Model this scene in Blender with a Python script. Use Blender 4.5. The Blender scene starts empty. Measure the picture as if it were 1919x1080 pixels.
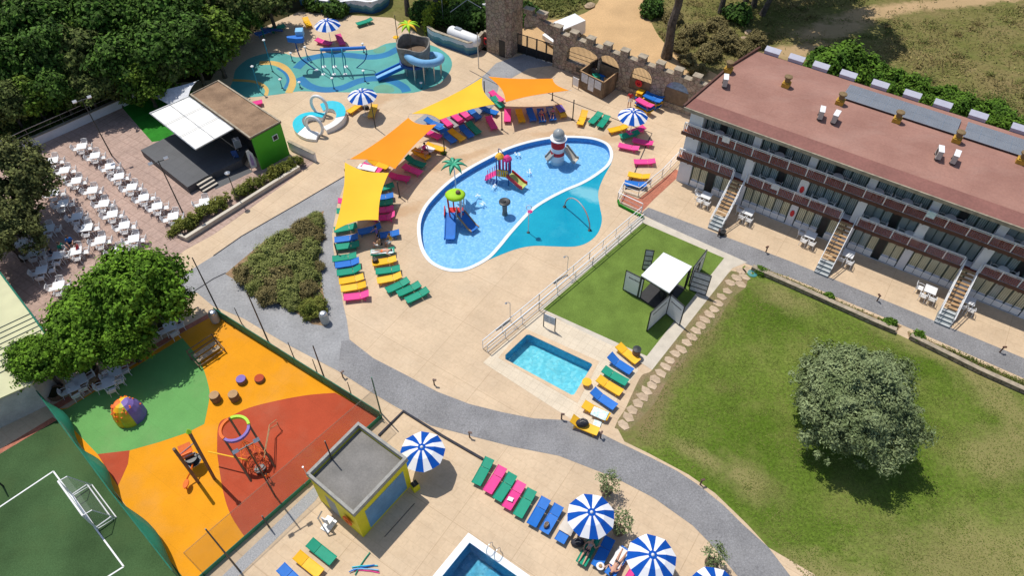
import bpy, bmesh, math, random
from mathutils import Vector, Matrix
from mathutils.geometry import tessellate_polygon
R = math.radians
random.seed(7)
# ---------------------------------------------------------------- camera
sc = bpy.context.scene
COL = sc.collection
CAM_H, PITCH, FPX = 43.0, R(49.5), 1355.0
cam_d = bpy.data.cameras.new('camera')
cam = bpy.data.objects.new('camera', cam_d)
COL.objects.link(cam)
cam.location = (0, 0, CAM_H)
cam.rotation_euler = (R(90) - PITCH, 0, 0)
cam_d.sensor_width = 36
cam_d.lens = 36 * FPX / 1919.0
cam_d.clip_start = 0.5
cam_d.clip_end = 4000
sc.camera = cam
# ---------------------------------------------------------------- sky, sun, exposure
SUN_EL, SUN_AZ = R(66), R(133)          # azimuth of the sun measured from +X counter-clockwise
w = bpy.data.worlds.new('World')
sc.world = w
w.use_nodes = True
nt = w.node_tree
bg = nt.nodes['Background']
sky = nt.nodes.new('ShaderNodeTexSky')
sky.sky_type = 'NISHITA'
sky.sun_disc = False
sky.sun_elevation = SUN_EL
sky.sun_rotation = R(90) - SUN_AZ
nt.links.new(sky.outputs[0], bg.inputs[0])
bg.inputs[1].default_value = 0.112
sun_d = bpy.data.lights.new('sun', 'SUN')
sun_d.energy = 3.9
sun_d.angle = R(0.53)
sun_d.color = (1.0, 0.955, 0.88)
sun = bpy.data.objects.new('sun', sun_d)
COL.objects.link(sun)
sdir = Vector((math.cos(SUN_AZ) * math.cos(SUN_EL), math.sin(SUN_AZ) * math.cos(SUN_EL), math.sin(SUN_EL)))
sun.rotation_euler = sdir.to_track_quat('Z', 'Y').to_euler()
sc.view_settings.view_transform = 'Standard'
sc.view_settings.look = 'None'
sc.view_settings.exposure = 0.0
sc.view_settings.gamma = 1
# ---------------------------------------------------------------- survey helper: where a point of the plan lies on the ground
_c, _s = math.cos(PITCH), math.sin(PITCH)
def P(u, v, z=0.0):
    x = (u - 959.5) / FPX
    y = -(v - 540) / FPX
    d = Vector((x, _c + y * _s, -_s + y * _c))
    t = (CAM_H - z) / -d.z
    return Vector((d.x * t, d.y * t, z))
def PP(pts, z=0.0):
    return [P(u, v, z) for u, v in pts]
def ang(a, b):
    return math.atan2(b.y - a.y, b.x - a.x)
# ---------------------------------------------------------------- materials
M = {}
def ramp(n, stops):
    cr = n.color_ramp
    while len(cr.elements) < len(stops):
        cr.elements.new(0.5)
    for e, (p, c) in zip(cr.elements, stops):
        e.position = p
        e.color = (c[0], c[1], c[2], 1)
def pm(name, col, rough=0.6, var=0.12, scale=3.0, metal=0.0, bump=0.0, bscale=None, col2=None, space='Object',
       spec=0.5, coat=0.0, trans=0.0, alpha=1.0, contrast=(0.35, 0.65), fine=0.0, fscale=60.0, leaf=0.0, rot=0.0):
    m = bpy.data.materials.new(name)
    m.use_nodes = True
    t = m.node_tree
    N, L = t.nodes, t.links
    b = N['Principled BSDF']
    b.inputs['Roughness'].default_value = rough
    b.inputs['Metallic'].default_value = metal
    b.inputs['Specular IOR Level'].default_value = spec
    b.inputs['Coat Weight'].default_value = coat
    b.inputs['Transmission Weight'].default_value = trans
    b.inputs['Alpha'].default_value = alpha
    if space == 'World':
        g = N.new('ShaderNodeNewGeometry')
        src = g.outputs['Position']
    else:
        g = N.new('ShaderNodeTexCoord')
        src = g.outputs['Object']
    mp = N.new('ShaderNodeMapping')
    mp.inputs['Rotation'].default_value = (0, 0, rot)
    L.new(src, mp.inputs[0])
    src = mp.outputs[0]
    nz = N.new('ShaderNodeTexNoise')
    nz.inputs['Scale'].default_value = scale
    nz.inputs['Detail'].default_value = 5
    L.new(src, nz.inputs['Vector'])
    cr = N.new('ShaderNodeValToRGB')
    L.new(nz.outputs['Fac'], cr.inputs[0])
    c2 = col2 or tuple(c * (1 + var) for c in col)
    c1 = tuple(c * (1 - var) for c in col) if not col2 else col
    ramp(cr, [(contrast[0], c1), (contrast[1], c2)])
    out = cr.outputs[0]
    if fine > 0 or leaf > 0:
        mx = N.new('ShaderNodeMix')
        mx.data_type = 'RGBA'
        mx.blend_type = 'MULTIPLY'
        mx.inputs[0].default_value = 1
        L.new(out, mx.inputs[6])
        if leaf > 0:
            g2 = N.new('ShaderNodeNewGeometry')
            f = g2.outputs['Random Per Island']
            amt = leaf
        else:
            n2 = N.new('ShaderNodeTexNoise')
            n2.inputs['Scale'].default_value = fscale
            n2.inputs['Detail'].default_value = 2
            L.new(src, n2.inputs['Vector'])
            f = n2.outputs['Fac']
            amt = fine
        r2 = N.new('ShaderNodeValToRGB')
        L.new(f, r2.inputs[0])
        lo, hi = (0.0, 1.0) if leaf > 0 else (0.3, 0.7)
        ramp(r2, [(lo, (1 - amt,) * 3), (hi, (1 + amt,) * 3)])
        L.new(r2.outputs[0], mx.inputs[7])
        out = mx.outputs[2]
    L.new(out, b.inputs['Base Color'])
    if bump > 0:
        bn = N.new('ShaderNodeTexNoise')
        bn.inputs['Scale'].default_value = bscale or scale * 6
        bn.inputs['Detail'].default_value = 4
        L.new(src, bn.inputs['Vector'])
        bp = N.new('ShaderNodeBump')
        bp.inputs['Strength'].default_value = bump
        bp.inputs['Distance'].default_value = 0.05
        L.new(bn.outputs['Fac'], bp.inputs['Height'])
        L.new(bp.outputs[0], b.inputs['Normal'])
    M[name] = m
    m['_out'] = 1
    return m
def nodes_of(m):
    t = m.node_tree
    return t, t.nodes, t.links, t.nodes['Principled BSDF']
def overlay(m, make, amount, blend='MULTIPLY', color=(0.5, 0.5, 0.5)):
    """mixes an extra factor pattern into a material's base colour; make(N, L) returns a 0..1 socket"""
    t, N, L, b = nodes_of(m)
    old = b.inputs['Base Color'].links[0].from_socket
    f = make(N, L)
    mu = N.new('ShaderNodeMath')
    mu.operation = 'MULTIPLY'
    mu.inputs[1].default_value = amount
    L.new(f, mu.inputs[0])
    mx = N.new('ShaderNodeMix')
    mx.data_type = 'RGBA'
    mx.blend_type = blend
    L.new(mu.outputs[0], mx.inputs[0])
    L.new(old, mx.inputs[6])
    mx.inputs[7].default_value = (*color, 1)
    L.new(mx.outputs[2], b.inputs['Base Color'])
def world_map(N, L, rot=0.0, scale=(1, 1, 1), loc=(0, 0, 0)):
    g = N.new('ShaderNodeNewGeometry')
    mp = N.new('ShaderNodeMapping')
    mp.inputs['Rotation'].default_value = (0, 0, rot)
    mp.inputs['Scale'].default_value = scale
    mp.inputs['Location'].default_value = loc
    L.new(g.outputs['Position'], mp.inputs[0])
    return mp.outputs[0]
def tiles(rot, size, mortar=0.02, rowlen=1.0, off=0.0):
    def f(N, L):
        v = world_map(N, L, rot)
        br = N.new('ShaderNodeTexBrick')
        br.inputs['Scale'].default_value = 1.0
        br.inputs['Brick Width'].default_value = size * rowlen
        br.inputs['Row Height'].default_value = size
        br.inputs['Mortar Size'].default_value = mortar
        br.inputs['Mortar Smooth'].default_value = 0.3
        br.offset = off
        br.inputs['Color1'].default_value = (0, 0, 0, 1)
        br.inputs['Color2'].default_value = (0.25, 0.25, 0.25, 1)
        br.inputs['Mortar'].default_value = (1, 1, 1, 1)
        L.new(v, br.inputs['Vector'])
        return br.outputs['Color']
    return f
def patches(scale, lo, hi, detail=4, seed=0.0, rough=0.6, stretch=(1, 1, 1), rot=0.0):
    def f(N, L):
        v = world_map(N, L, rot, stretch, (seed, seed * 0.7, 0))
        nz = N.new('ShaderNodeTexNoise')
        nz.inputs['Scale'].default_value = scale
        nz.inputs['Detail'].default_value = detail
        nz.inputs['Roughness'].default_value = rough
        L.new(v, nz.inputs['Vector'])
        cr = N.new('ShaderNodeValToRGB')
        L.new(nz.outputs['Fac'], cr.inputs[0])
        ramp(cr, [(lo, (0, 0, 0)), (hi, (1, 1, 1))])
        return cr.outputs[0]
    return f
def cells(scale, lo, hi, feature='DISTANCE_TO_EDGE'):
    def f(N, L):
        v = world_map(N, L)
        vo = N.new('ShaderNodeTexVoronoi')
        vo.feature = feature
        vo.inputs['Scale'].default_value = scale
        L.new(v, vo.inputs['Vector'])
        cr = N.new('ShaderNodeValToRGB')
        L.new(vo.outputs['Distance'], cr.inputs[0])
        ramp(cr, [(lo, (1, 1, 1)), (hi, (0, 0, 0))])
        return cr.outputs[0]
    return f
def spot(u, v, rx, ry, rotz=0.0, soft=0.5):
    """a soft-edged patch round one place: worn ground, and painted sky reflection on the basin"""
    p = P(u, v)
    def f(N, L):
        g = N.new('ShaderNodeNewGeometry')
        mp = N.new('ShaderNodeMapping')
        mp.vector_type = 'TEXTURE'
        mp.inputs['Location'].default_value = (p.x, p.y, 0)
        mp.inputs['Rotation'].default_value = (0, 0, rotz)
        mp.inputs['Scale'].default_value = (rx, ry, 1)
        L.new(g.outputs['Position'], mp.inputs[0])
        nz = N.new('ShaderNodeTexNoise')
        nz.inputs['Scale'].default_value = 0.7
        nz.inputs['Detail'].default_value = 7
        nz.inputs['Roughness'].default_value = 0.7
        L.new(g.outputs['Position'], nz.inputs['Vector'])
        ln = N.new('ShaderNodeVectorMath')
        ln.operation = 'LENGTH'
        L.new(mp.outputs[0], ln.inputs[0])
        a = N.new('ShaderNodeMath')
        a.operation = 'MULTIPLY_ADD'
        L.new(nz.outputs['Fac'], a.inputs[0])
        a.inputs[1].default_value = 1.6
        a.inputs[2].default_value = -0.8
        s2 = N.new('ShaderNodeMath')
        s2.operation = 'ADD'
        L.new(ln.outputs['Value'], s2.inputs[0])
        L.new(a.outputs[0], s2.inputs[1])
        cr = N.new('ShaderNodeValToRGB')
        L.new(s2.outputs[0], cr.inputs[0])
        ramp(cr, [(1 - soft, (1, 1, 1)), (1.0, (0, 0, 0))])
        return cr.outputs[0]
    return f
# ---------------------------------------------------------------- mesh builder
class MB:
    def __init__(s):
        s.v, s.f, s.m = [], [], []
    def add(s, vs, fs, mi=0, T=None):
        o = len(s.v)
        for p in vs:
            p = Vector(p)
            s.v.append(tuple(T @ p) if T else tuple(p))
        for f in fs:
            s.f.append([i + o for i in f])
            s.m.append(mi)
        return s
    def box(s, c, d, rz=0.0, mi=0, T=None, rx=0.0, ry=0.0):
        m = Matrix.Translation(c) @ Matrix.Rotation(rz, 4, 'Z') @ Matrix.Rotation(ry, 4, 'Y') @ Matrix.Rotation(rx, 4, 'X')
        if T: m = T @ m
        x, y, z = d[0] / 2, d[1] / 2, d[2] / 2
        vs = [(-x, -y, -z), (x, -y, -z), (x, y, -z), (-x, y, -z), (-x, -y, z), (x, -y, z), (x, y, z), (-x, y, z)]
        fs = [(0, 3, 2, 1), (4, 5, 6, 7), (0, 1, 5, 4), (1, 2, 6, 5), (2, 3, 7, 6), (3, 0, 4, 7)]
        return s.add(vs, fs, mi, m)
    def tube(s, pts, r, n=8, mi=0, T=None, caps=True, closed=False):
        pts = [Vector(p) for p in pts]
        k = len(pts)
        rs = r if isinstance(r, (list, tuple)) else [r] * k
        vs, fs = [], []
        up = None
        for i, p in enumerate(pts):
            if closed:
                t = pts[(i + 1) % k] - pts[i - 1]
            else:
                t = pts[min(i + 1, k - 1)] - pts[max(i - 1, 0)]
            if t.length < 1e-9: t = Vector((0, 0, 1))
            t.normalize()
            if up is None:
                up = Vector((0, 0, 1)) if abs(t.z) < 0.9 else Vector((1, 0, 0))
            a = up - t * up.dot(t)
            if a.length < 1e-6: a = Vector((0, 1, 0)) - t * t.y
            a.normalize()
            b = t.cross(a)
            up = a
            for j in range(n):
                q = 2 * math.pi * j / n
                vs.append(p + (a * math.cos(q) + b * math.sin(q)) * rs[i])
        for i in range(k if closed else k - 1):
            for j in range(n):
                i2 = (i + 1) % k
                fs.append((i * n + j, i * n + (j + 1) % n, i2 * n + (j + 1) % n, i2 * n + j))
        if caps and not closed:
            fs.append(tuple(range(n - 1, -1, -1)))
            fs.append(tuple((k - 1) * n + j for j in range(n)))
        return s.add(vs, fs, mi, T)
    def lathe(s, prof, n=16, c=(0, 0, 0), mi=0, T=None, mis=None, sx=1.0, sy=1.0):
        vs, fs = [], []
        for (r, z) in prof:
            for j in range(n):
                q = 2 * math.pi * j / n
                vs.append((c[0] + r * math.cos(q) * sx, c[1] + r * math.sin(q) * sy, c[2] + z))
        o = len(s.f)
        for i in range(len(prof) - 1):
            for j in range(n):
                fs.append((i * n + j, i * n + (j + 1) % n, (i + 1) * n + (j + 1) % n, (i + 1) * n + j))
        fs.append(tuple(range(n - 1, -1, -1)))
        fs.append(tuple((len(prof) - 1) * n + j for j in range(n)))
        s.add(vs, fs, mi, T)
        if mis:
            for i in range(len(prof) - 1):
                for j in range(n):
                    s.m[o + i * n + j] = mis[i]
        return s
    def prism(s, poly, z0, z1, mi=0, holes=(), T=None, bottom=True, mside=None, mtop=None):
        """polygon(s) in XY, extruded between z0 and z1"""
        loops = [[(p[0], p[1]) for p in poly]] + [[(p[0], p[1]) for p in h] for h in holes]
        a = sum(loops[0][i][0] * loops[0][(i + 1) % len(loops[0])][1] - loops[0][(i + 1) % len(loops[0])][0] * loops[0][i][1] for i in range(len(loops[0])))
        if a < 0: loops[0].reverse()
        flat = [p for l in loops for p in l]
        tri = tessellate_polygon([[Vector((p[0], p[1], 0)) for p in l] for l in loops])
        n = len(flat)
        top = [(p[0], p[1], z1) for p in flat]
        fs = []
        for t in tri:
            A, B, C = (Vector(flat[i]) for i in t)
            ok = (B - A).x * (C - A).y - (B - A).y * (C - A).x > 0
            fs.append(tuple(t) if ok else tuple(reversed(t)))
        s.add(top, fs, mi if mtop is None else mtop, T)
        if z1 - z0 > 1e-6:
            if bottom:
                s.add([(p[0], p[1], z0) for p in flat], [tuple(reversed(f)) for f in fs], mi, T)
            for li, l in enumerate(loops):
                k = len(l)
                vs = [(p[0], p[1], z0) for p in l] + [(p[0], p[1], z1) for p in l]
                s.add(vs, [(i, (i + 1) % k, k + (i + 1) % k, k + i) for i in range(k)], mi if mside is None else mside, T)
        return s
    def build(s, name, mats, parent=None, smooth=False, fixn=True):
        me = bpy.data.meshes.new(name)
        me.from_pydata(s.v, [], s.f)
        mats = mats if isinstance(mats, (list, tuple)) else [mats]
        for m in mats:
            me.materials.append(M[m] if isinstance(m, str) else m)
        if len(mats) > 1:
            me.polygons.foreach_set('material_index', s.m)
        if smooth is True:
            me.polygons.foreach_set('use_smooth', [True] * len(me.polygons))
        if fixn:
            b = bmesh.new(); b.from_mesh(me)
            bmesh.ops.recalc_face_normals(b, faces=b.faces)
            b.to_mesh(me); b.free()
        o = bpy.data.objects.new(name, me)
        COL.objects.link(o)
        if parent: o.parent = parent
        return o
def tag(o, label, cat, group=None, kind=None):
    if label: o['label'] = label
    if cat: o['category'] = cat
    if group: o['group'] = group
    if kind: o['kind'] = kind
    return o
def thing(name, label, cat, loc=(0, 0, 0), rz=0.0, group=None):
    o = bpy.data.objects.new(name, None)
    o.empty_display_size = 0.2
    COL.objects.link(o)
    o.location = loc
    o.rotation_euler = (0, 0, rz)
    return tag(o, label, cat, group)
KIDS = {}
def kids(o):
    return [c for c in COL.objects if c.parent == o]
def dup(root, loc, rz=0.0, label=None, group=None, scale=None):
    if root.name not in KIDS:
        KIDS[root.name] = [(c, kids(c)) for c in kids(root)]
    r = root.copy()
    COL.objects.link(r)
    r.location = loc
    r.rotation_euler = (0, 0, rz)
    if label: r['label'] = label
    if group: r['group'] = group
    if scale: r.scale = scale
    for ch, gs in KIDS[root.name]:
        c = ch.copy()
        COL.objects.link(c)
        c.parent = r
        for g in gs:
            d = g.copy()
            COL.objects.link(d)
            d.parent = c
    return r
class Maker:
    """builds one of a kind the first time, then copies it with all its parts"""
    def __init__(s, fn): s.fn, s.first, s.used = fn, {}, set()
    def __call__(s, key, loc, rz, label, group=None, scale=None):
        if key not in s.first:
            o = s.fn(key)
            s.first[key] = o
            o.location, o.rotation_euler = loc, (0, 0, rz)
            o['label'] = label
            if group: o['group'] = group
            if scale: o.scale = scale
            return o
        return dup(s.first[key], loc, rz, label, group, scale)
def struct(name, mb, mat, fixn=True):
    o = mb.build(name, mat, fixn=fixn)
    o['kind'] = 'structure'
    return o
def smooth_loop(pts, sub=4):
    """Catmull-Rom through a closed loop"""
    n, out = len(pts), []
    for i in range(n):
        p0, p1, p2, p3 = (Vector(pts[(i + k - 1) % n]) for k in range(4))
        for j in range(sub):
            t = j / sub
            out.append(0.5 * ((2 * p1) + (p2 - p0) * t + (2 * p0 - 5 * p1 + 4 * p2 - p3) * t * t + (3 * p1 - p0 - 3 * p2 + p3) * t ** 3))
    return out
def smooth_path(pts, sub=4):
    n, out = len(pts), []
    for i in range(n - 1):
        p0, p1, p2, p3 = Vector(pts[max(i - 1, 0)]), Vector(pts[i]), Vector(pts[i + 1]), Vector(pts[min(i + 2, n - 1)])
        for j in range(sub):
            t = j / sub
            out.append(0.5 * ((2 * p1) + (p2 - p0) * t + (2 * p0 - 5 * p1 + 4 * p2 - p3) * t * t + (3 * p1 - p0 - 3 * p2 + p3) * t ** 3))
    out.append(Vector(pts[-1]))
    return out
def inset(loop, d):
    """moves a closed loop inwards by d metres (loop given in either sense)"""
    n = len(loop)
    a = sum(loop[i].x * loop[(i + 1) % n].y - loop[(i + 1) % n].x * loop[i].y for i in range(n))
    s = 1 if a > 0 else -1
    out = []
    for i in range(n):
        t = (loop[(i + 1) % n] - loop[i - 1]).to_2d()
        t.normalize()
        out.append(Vector((loop[i].x - t.y * d * s, loop[i].y + t.x * d * s, loop[i].z)))
    return out
def ribbon(path, wdt):
    L_, R_ = [], []
    n = len(path)
    for i, p in enumerate(path):
        t = (path[min(i + 1, n - 1)] - path[max(i - 1, 0)]).to_2d()
        t.normalize()
        ww = wdt[i] if isinstance(wdt, list) else wdt
        q = Vector((-t.y, t.x, 0)) * ww / 2
        L_.append(p + q); R_.append(p - q)
    return L_ + R_[::-1]
ORD = ['first', 'second', 'third', 'fourth', 'fifth', 'sixth', 'seventh', 'eighth', 'ninth', 'tenth', 'eleventh', 'twelfth', 'thirteenth',
       'fourteenth', 'fifteenth', 'sixteenth', 'seventeenth', 'eighteenth', 'nineteenth', 'twentieth', 'twenty-first', 'twenty-second',
       'twenty-third', 'twenty-fourth', 'twenty-fifth', 'twenty-sixth', 'twenty-seventh', 'twenty-eighth', 'twenty-ninth', 'thirtieth']
# ================================================================ materials
A34 = R(33.5)                     # the plan's main direction
pm('paving', (0.610, 0.460, 0.305), 0.8, scale=0.35, space='World', var=0.07, bump=0.15, bscale=14, fine=0.05, fscale=5)
overlay(M['paving'], tiles(A34, 0.62, 0.016, 1.5, 0.5), 0.24, color=(0.50, 0.42, 0.34))
overlay(M['paving'], patches(0.16, 0.52, 0.72, 6, 3.0), 0.35, 'MIX', (0.67, 0.54, 0.39))
overlay(M['paving'], patches(0.5, 0.56, 0.74, 7, 9.0, 0.7), 0.26, 'MIX', (0.47, 0.32, 0.19))
overlay(M['paving'], tiles(A34, 4.3, 0.03), 0.35, color=(0.5, 0.42, 0.34))
overlay(M['paving'], patches(0.9, 0.55, 0.60, 5, 81.0, 0.55, (1, 1.7, 1), 0.6), 0.10, color=(0.55, 0.48, 0.42))
overlay(M['paving'], patches(6.0, 0.64, 0.70, 3, 91.0, 0.6), 0.22, color=(0.50, 0.42, 0.36))
for sp in [(1110, 262, 3.5, 0.9), (745, 400, 3.2, 0.8), (700, 190, 4, 1.2), (860, 300, 5, .7), (1040, 252, 3, .6)]:
    overlay(M['paving'], spot(*sp, R(30) if sp[0] < 1000 else 0), 0.50, 'MIX', (0.44, 0.255, 0.12))
pm('paving_pale', (0.66, 0.56, 0.42), 0.75, scale=0.8, space='World', var=0.06, bump=0.1, bscale=20, fine=0.07, fscale=12)
overlay(M['paving_pale'], tiles(A34, 0.55, 0.02), 0.35, color=(0.6, 0.52, 0.42))
pm('concrete', (0.56, 0.50, 0.41), 0.85, scale=1.2, space='World', var=0.08, bump=0.15, bscale=16, fine=0.08, fscale=20)
pm('coping_stone', (0.62, 0.46, 0.30), 0.8, scale=1.0, space='World', var=0.07, fine=0.08, fscale=14)
pm('cobble', (0.235, 0.232, 0.237), 0.75, scale=0.5, space='World', var=0.13, bump=0.4, bscale=22, fine=0.14, fscale=7)
overlay(M['cobble'], cells(6.5, 0.0, 0.09), 0.55, color=(0.45, 0.45, 0.46))
overlay(M['cobble'], patches(0.25, 0.5, 0.7, 6, 21.0), 0.3, 'MIX', (0.30, 0.295, 0.29))
pm('cobble_worn', (0.30, 0.30, 0.305), 0.75, scale=0.6, space='World', var=0.10, bump=0.3, bscale=22, fine=0.12, fscale=6)
overlay(M['cobble_worn'], cells(6.5, 0.0, 0.07), 0.35, color=(0.55, 0.55, 0.56))
overlay(M['cobble'], patches(1.6, 0.56, 0.66, 6, 93.0, 0.7), 0.20, color=(0.55, 0.54, 0.52))
overlay(M['cobble_worn'], patches(1.2, 0.54, 0.66, 6, 95.0, 0.7), 0.22, color=(0.60, 0.59, 0.57))
pm('gravel', (0.33, 0.33, 0.33), 0.9, scale=16, space='World', col2=(0.50, 0.49, 0.48), bump=0.5, bscale=20)
pm('lawn', (0.084, 0.142, 0.014), 0.95, scale=0.16, space='World', col2=(0.140, 0.195, 0.032), bump=0.5, bscale=9, fine=0.30, fscale=5.0, spec=0.1)
overlay(M['lawn'], patches(0.28, 0.48, 0.72, 8, 5.0, 0.72), 0.65, 'MIX', (0.240, 0.235, 0.075))
overlay(M['lawn'], patches(1.6, 0.50, 0.75, 8, 15.0, 0.75, (1, 2.2, 1), 0.5), 0.45, 'MIX', (0.060, 0.115, 0.012))
for sp in [(1870, 850, 4.0, 2.6, 0.3, .6), (1850, 1060, 9.5, 4.2, 0.0, .7), (1470, 560, 3.4, 1.5, -.6, .7), (1880, 750, 2.2, 5.5, .5, .7),
           (1750, 655, 6.5, 1.5, -.6, .7), (1540, 1080, 5.5, 1.8, -.3, .7), (1400, 900, 3.4, 1.6, -.6, .8), (1300, 850, 3.0, .8, -.6, .7)]:
    overlay(M['lawn'], spot(*sp), 0.62, 'MIX', (0.310, 0.255, 0.115))
for sp in [(1262, 690, 1.6, 8.5, -.72, .8), (1205, 780, 2.6, 3.0, -.5, .8), (1352, 570, 1.4, 3.6, -.7, .8)]:
    overlay(M['lawn'], spot(*sp), 0.70, 'MIX', (0.25, 0.175, 0.095))
overlay(M['lawn'], patches(9, 0.42, 0.62, 3, 2.0, 0.7), 0.30, 'MULTIPLY', (0.62, 0.66, 0.5))
pm('turf', (0.135, 0.205, 0.040), 0.95, scale=0.7, space='World', var=0.14, bump=0.4, bscale=40, fine=0.18, fscale=16, spec=0.1)
pm('pitch', (0.052, 0.100, 0.038), 0.95, scale=0.3, space='World', var=0.22, bump=0.4, bscale=30, fine=0.15, fscale=12, spec=0.1)
overlay(M['pitch'], patches(0.25, 0.48, 0.66, 6, 33.0), 0.5, 'MIX', (0.070, 0.110, 0.040))
pm('stage_grass', (0.030, 0.20, 0.022), 0.95, scale=1.5, space='World', var=0.12, fine=0.15, fscale=14, spec=0.1)
pm('rubber_orange', (0.74, 0.300, 0.010), 0.9, scale=0.6, space='World', var=0.05, bump=0.2, bscale=40, fine=0.06, fscale=14, spec=0.2)
pm('rubber_green', (0.135, 0.345, 0.100), 0.9, scale=0.6, space='World', var=0.06, bump=0.2, bscale=40, fine=0.06, fscale=14, spec=0.2)
pm('rubber_red', (0.42, 0.070, 0.030), 0.9, scale=0.6, space='World', var=0.07, bump=0.2, bscale=40, fine=0.07, fscale=14, spec=0.2)
for k_ in ('rubber_orange', 'rubber_green', 'rubber_red'):
    overlay(M[k_], tiles(A34, 2.4, 0.015, 2.0), 0.30, color=(0.62, 0.60, 0.58))
    overlay(M[k_], patches(2.2, 0.62, 0.74, 6, 71.0, 0.8), 0.16, 'MIX', (0.30, 0.22, 0.15))
    overlay(M[k_], patches(0.3, 0.5, 0.75, 7, 41.0), 0.14, 'MIX', (0.45, 0.33, 0.22))
pm('terrace_tile', (0.425, 0.300, 0.245), 0.8, scale=0.5, space='World', var=0.09, fine=0.12, fscale=4)
overlay(M['terrace_tile'], tiles(A34, 0.85, 0.035), 0.45, color=(0.45, 0.38, 0.36))
overlay(M['terrace_tile'], tiles(A34 + R(2), 0.42, 0.02), 0.25, color=(0.6, 0.5, 0.48))
pm('red_tile', (0.42, 0.145, 0.085), 0.8, scale=1.5, space='World', var=0.10, fine=0.12, fscale=6)
overlay(M['red_tile'], tiles(A34, 0.3, 0.02), 0.4, color=(0.6, 0.5, 0.48))
pm('dirt_road', (0.56, 0.365, 0.185), 0.95, scale=0.25, space='World', var=0.10, bump=0.3, bscale=8, fine=0.10, fscale=6, spec=0.2)
overlay(M['dirt_road'], patches(0.9, 0.48, 0.7, 8, 12.0, 0.7, (0.4, 1, 1), 0.9), 0.25, 'MIX', (0.42, 0.27, 0.14))
pm('field', (0.125, 0.135, 0.034), 1.0, scale=0.11, space='World', col2=(0.220, 0.170, 0.075), bump=0.6, bscale=5, fine=0.22, fscale=3.2, spec=0.05)
overlay(M['field'], patches(0.5, 0.50, 0.66, 8, 8.0, 0.75, (1, 2.4, 1), -0.5), 0.45, 'MIX', (0.29, 0.225, 0.110))
overlay(M['field'], patches(0.22, 0.48, 0.62, 8, 28.0, 0.75, (1, 1.5, 1), -0.4), 0.55, 'MIX', (0.120, 0.145, 0.036))
for sp in [(1500, 95, 5, 1.7, 0.2), (1560, 55, 6, 2.0, .3), (1640, 24, 8, 1.8, 0.3), (1780, 6, 10, 1.4, .15), (1330, 165, 2.8, 1.6, .5), (1880, -8, 9, 1.4, 0)]:
    overlay(M['field'], spot(*sp), 0.75, 'MIX', (0.50, 0.34, 0.19))
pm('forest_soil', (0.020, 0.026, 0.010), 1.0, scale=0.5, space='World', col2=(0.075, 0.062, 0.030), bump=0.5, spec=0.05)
pm('bed_soil', (0.24, 0.150, 0.085), 1.0, scale=2.5, space='World', col2=(0.36, 0.25, 0.15), bump=0.6, fine=0.2, fscale=14, spec=0.1)
pm('painted_line', (0.80, 0.80, 0.80), 0.8, var=0.04, space='World')
pm('pad_teal', (0.075, 0.33, 0.30), 0.45, scale=0.6, space='World', var=0.10, fine=0.06, fscale=10)
overlay(M['pad_teal'], patches(0.35, 0.48, 0.66, 6, 17.0), 0.45, 'MIX', (0.090, 0.33, 0.27))
pm('pad_blue', (0.012, 0.165, 0.36), 0.4, scale=0.6, space='World', var=0.10, fine=0.06, fscale=10)
pm('pad_green', (0.105, 0.30, 0.20), 0.5, scale=0.6, space='World', var=0.08, fine=0.06, fscale=10)
pm('pad_yellow', (0.58, 0.36, 0.090), 0.6, scale=0.6, space='World', var=0.08, fine=0.08, fscale=10)
# pools
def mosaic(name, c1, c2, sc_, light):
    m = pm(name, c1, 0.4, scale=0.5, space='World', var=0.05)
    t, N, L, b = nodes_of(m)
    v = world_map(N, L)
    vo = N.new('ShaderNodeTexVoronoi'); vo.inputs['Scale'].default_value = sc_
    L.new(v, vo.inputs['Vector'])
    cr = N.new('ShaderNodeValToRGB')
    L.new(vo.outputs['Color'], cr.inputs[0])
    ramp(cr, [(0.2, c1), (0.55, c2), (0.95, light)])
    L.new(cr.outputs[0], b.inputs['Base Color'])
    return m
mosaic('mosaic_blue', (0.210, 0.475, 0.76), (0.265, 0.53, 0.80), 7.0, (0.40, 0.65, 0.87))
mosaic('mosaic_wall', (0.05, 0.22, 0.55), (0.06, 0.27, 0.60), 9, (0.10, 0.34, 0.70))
mosaic('mosaic_aqua_caustic', (0.36, 0.72, 0.82), (0.46, 0.80, 0.88), 5, (0.70, 0.90, 0.94))  # pale cells paint the rippling caustic light on the small pool floor
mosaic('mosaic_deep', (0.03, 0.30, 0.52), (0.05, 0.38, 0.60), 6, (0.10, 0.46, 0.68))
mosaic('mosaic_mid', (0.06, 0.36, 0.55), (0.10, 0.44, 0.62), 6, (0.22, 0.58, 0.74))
pm('pool_edge', (0.72, 0.76, 0.78), 0.5, scale=2, space='World', var=0.03, fine=0.04, fscale=20)
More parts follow.
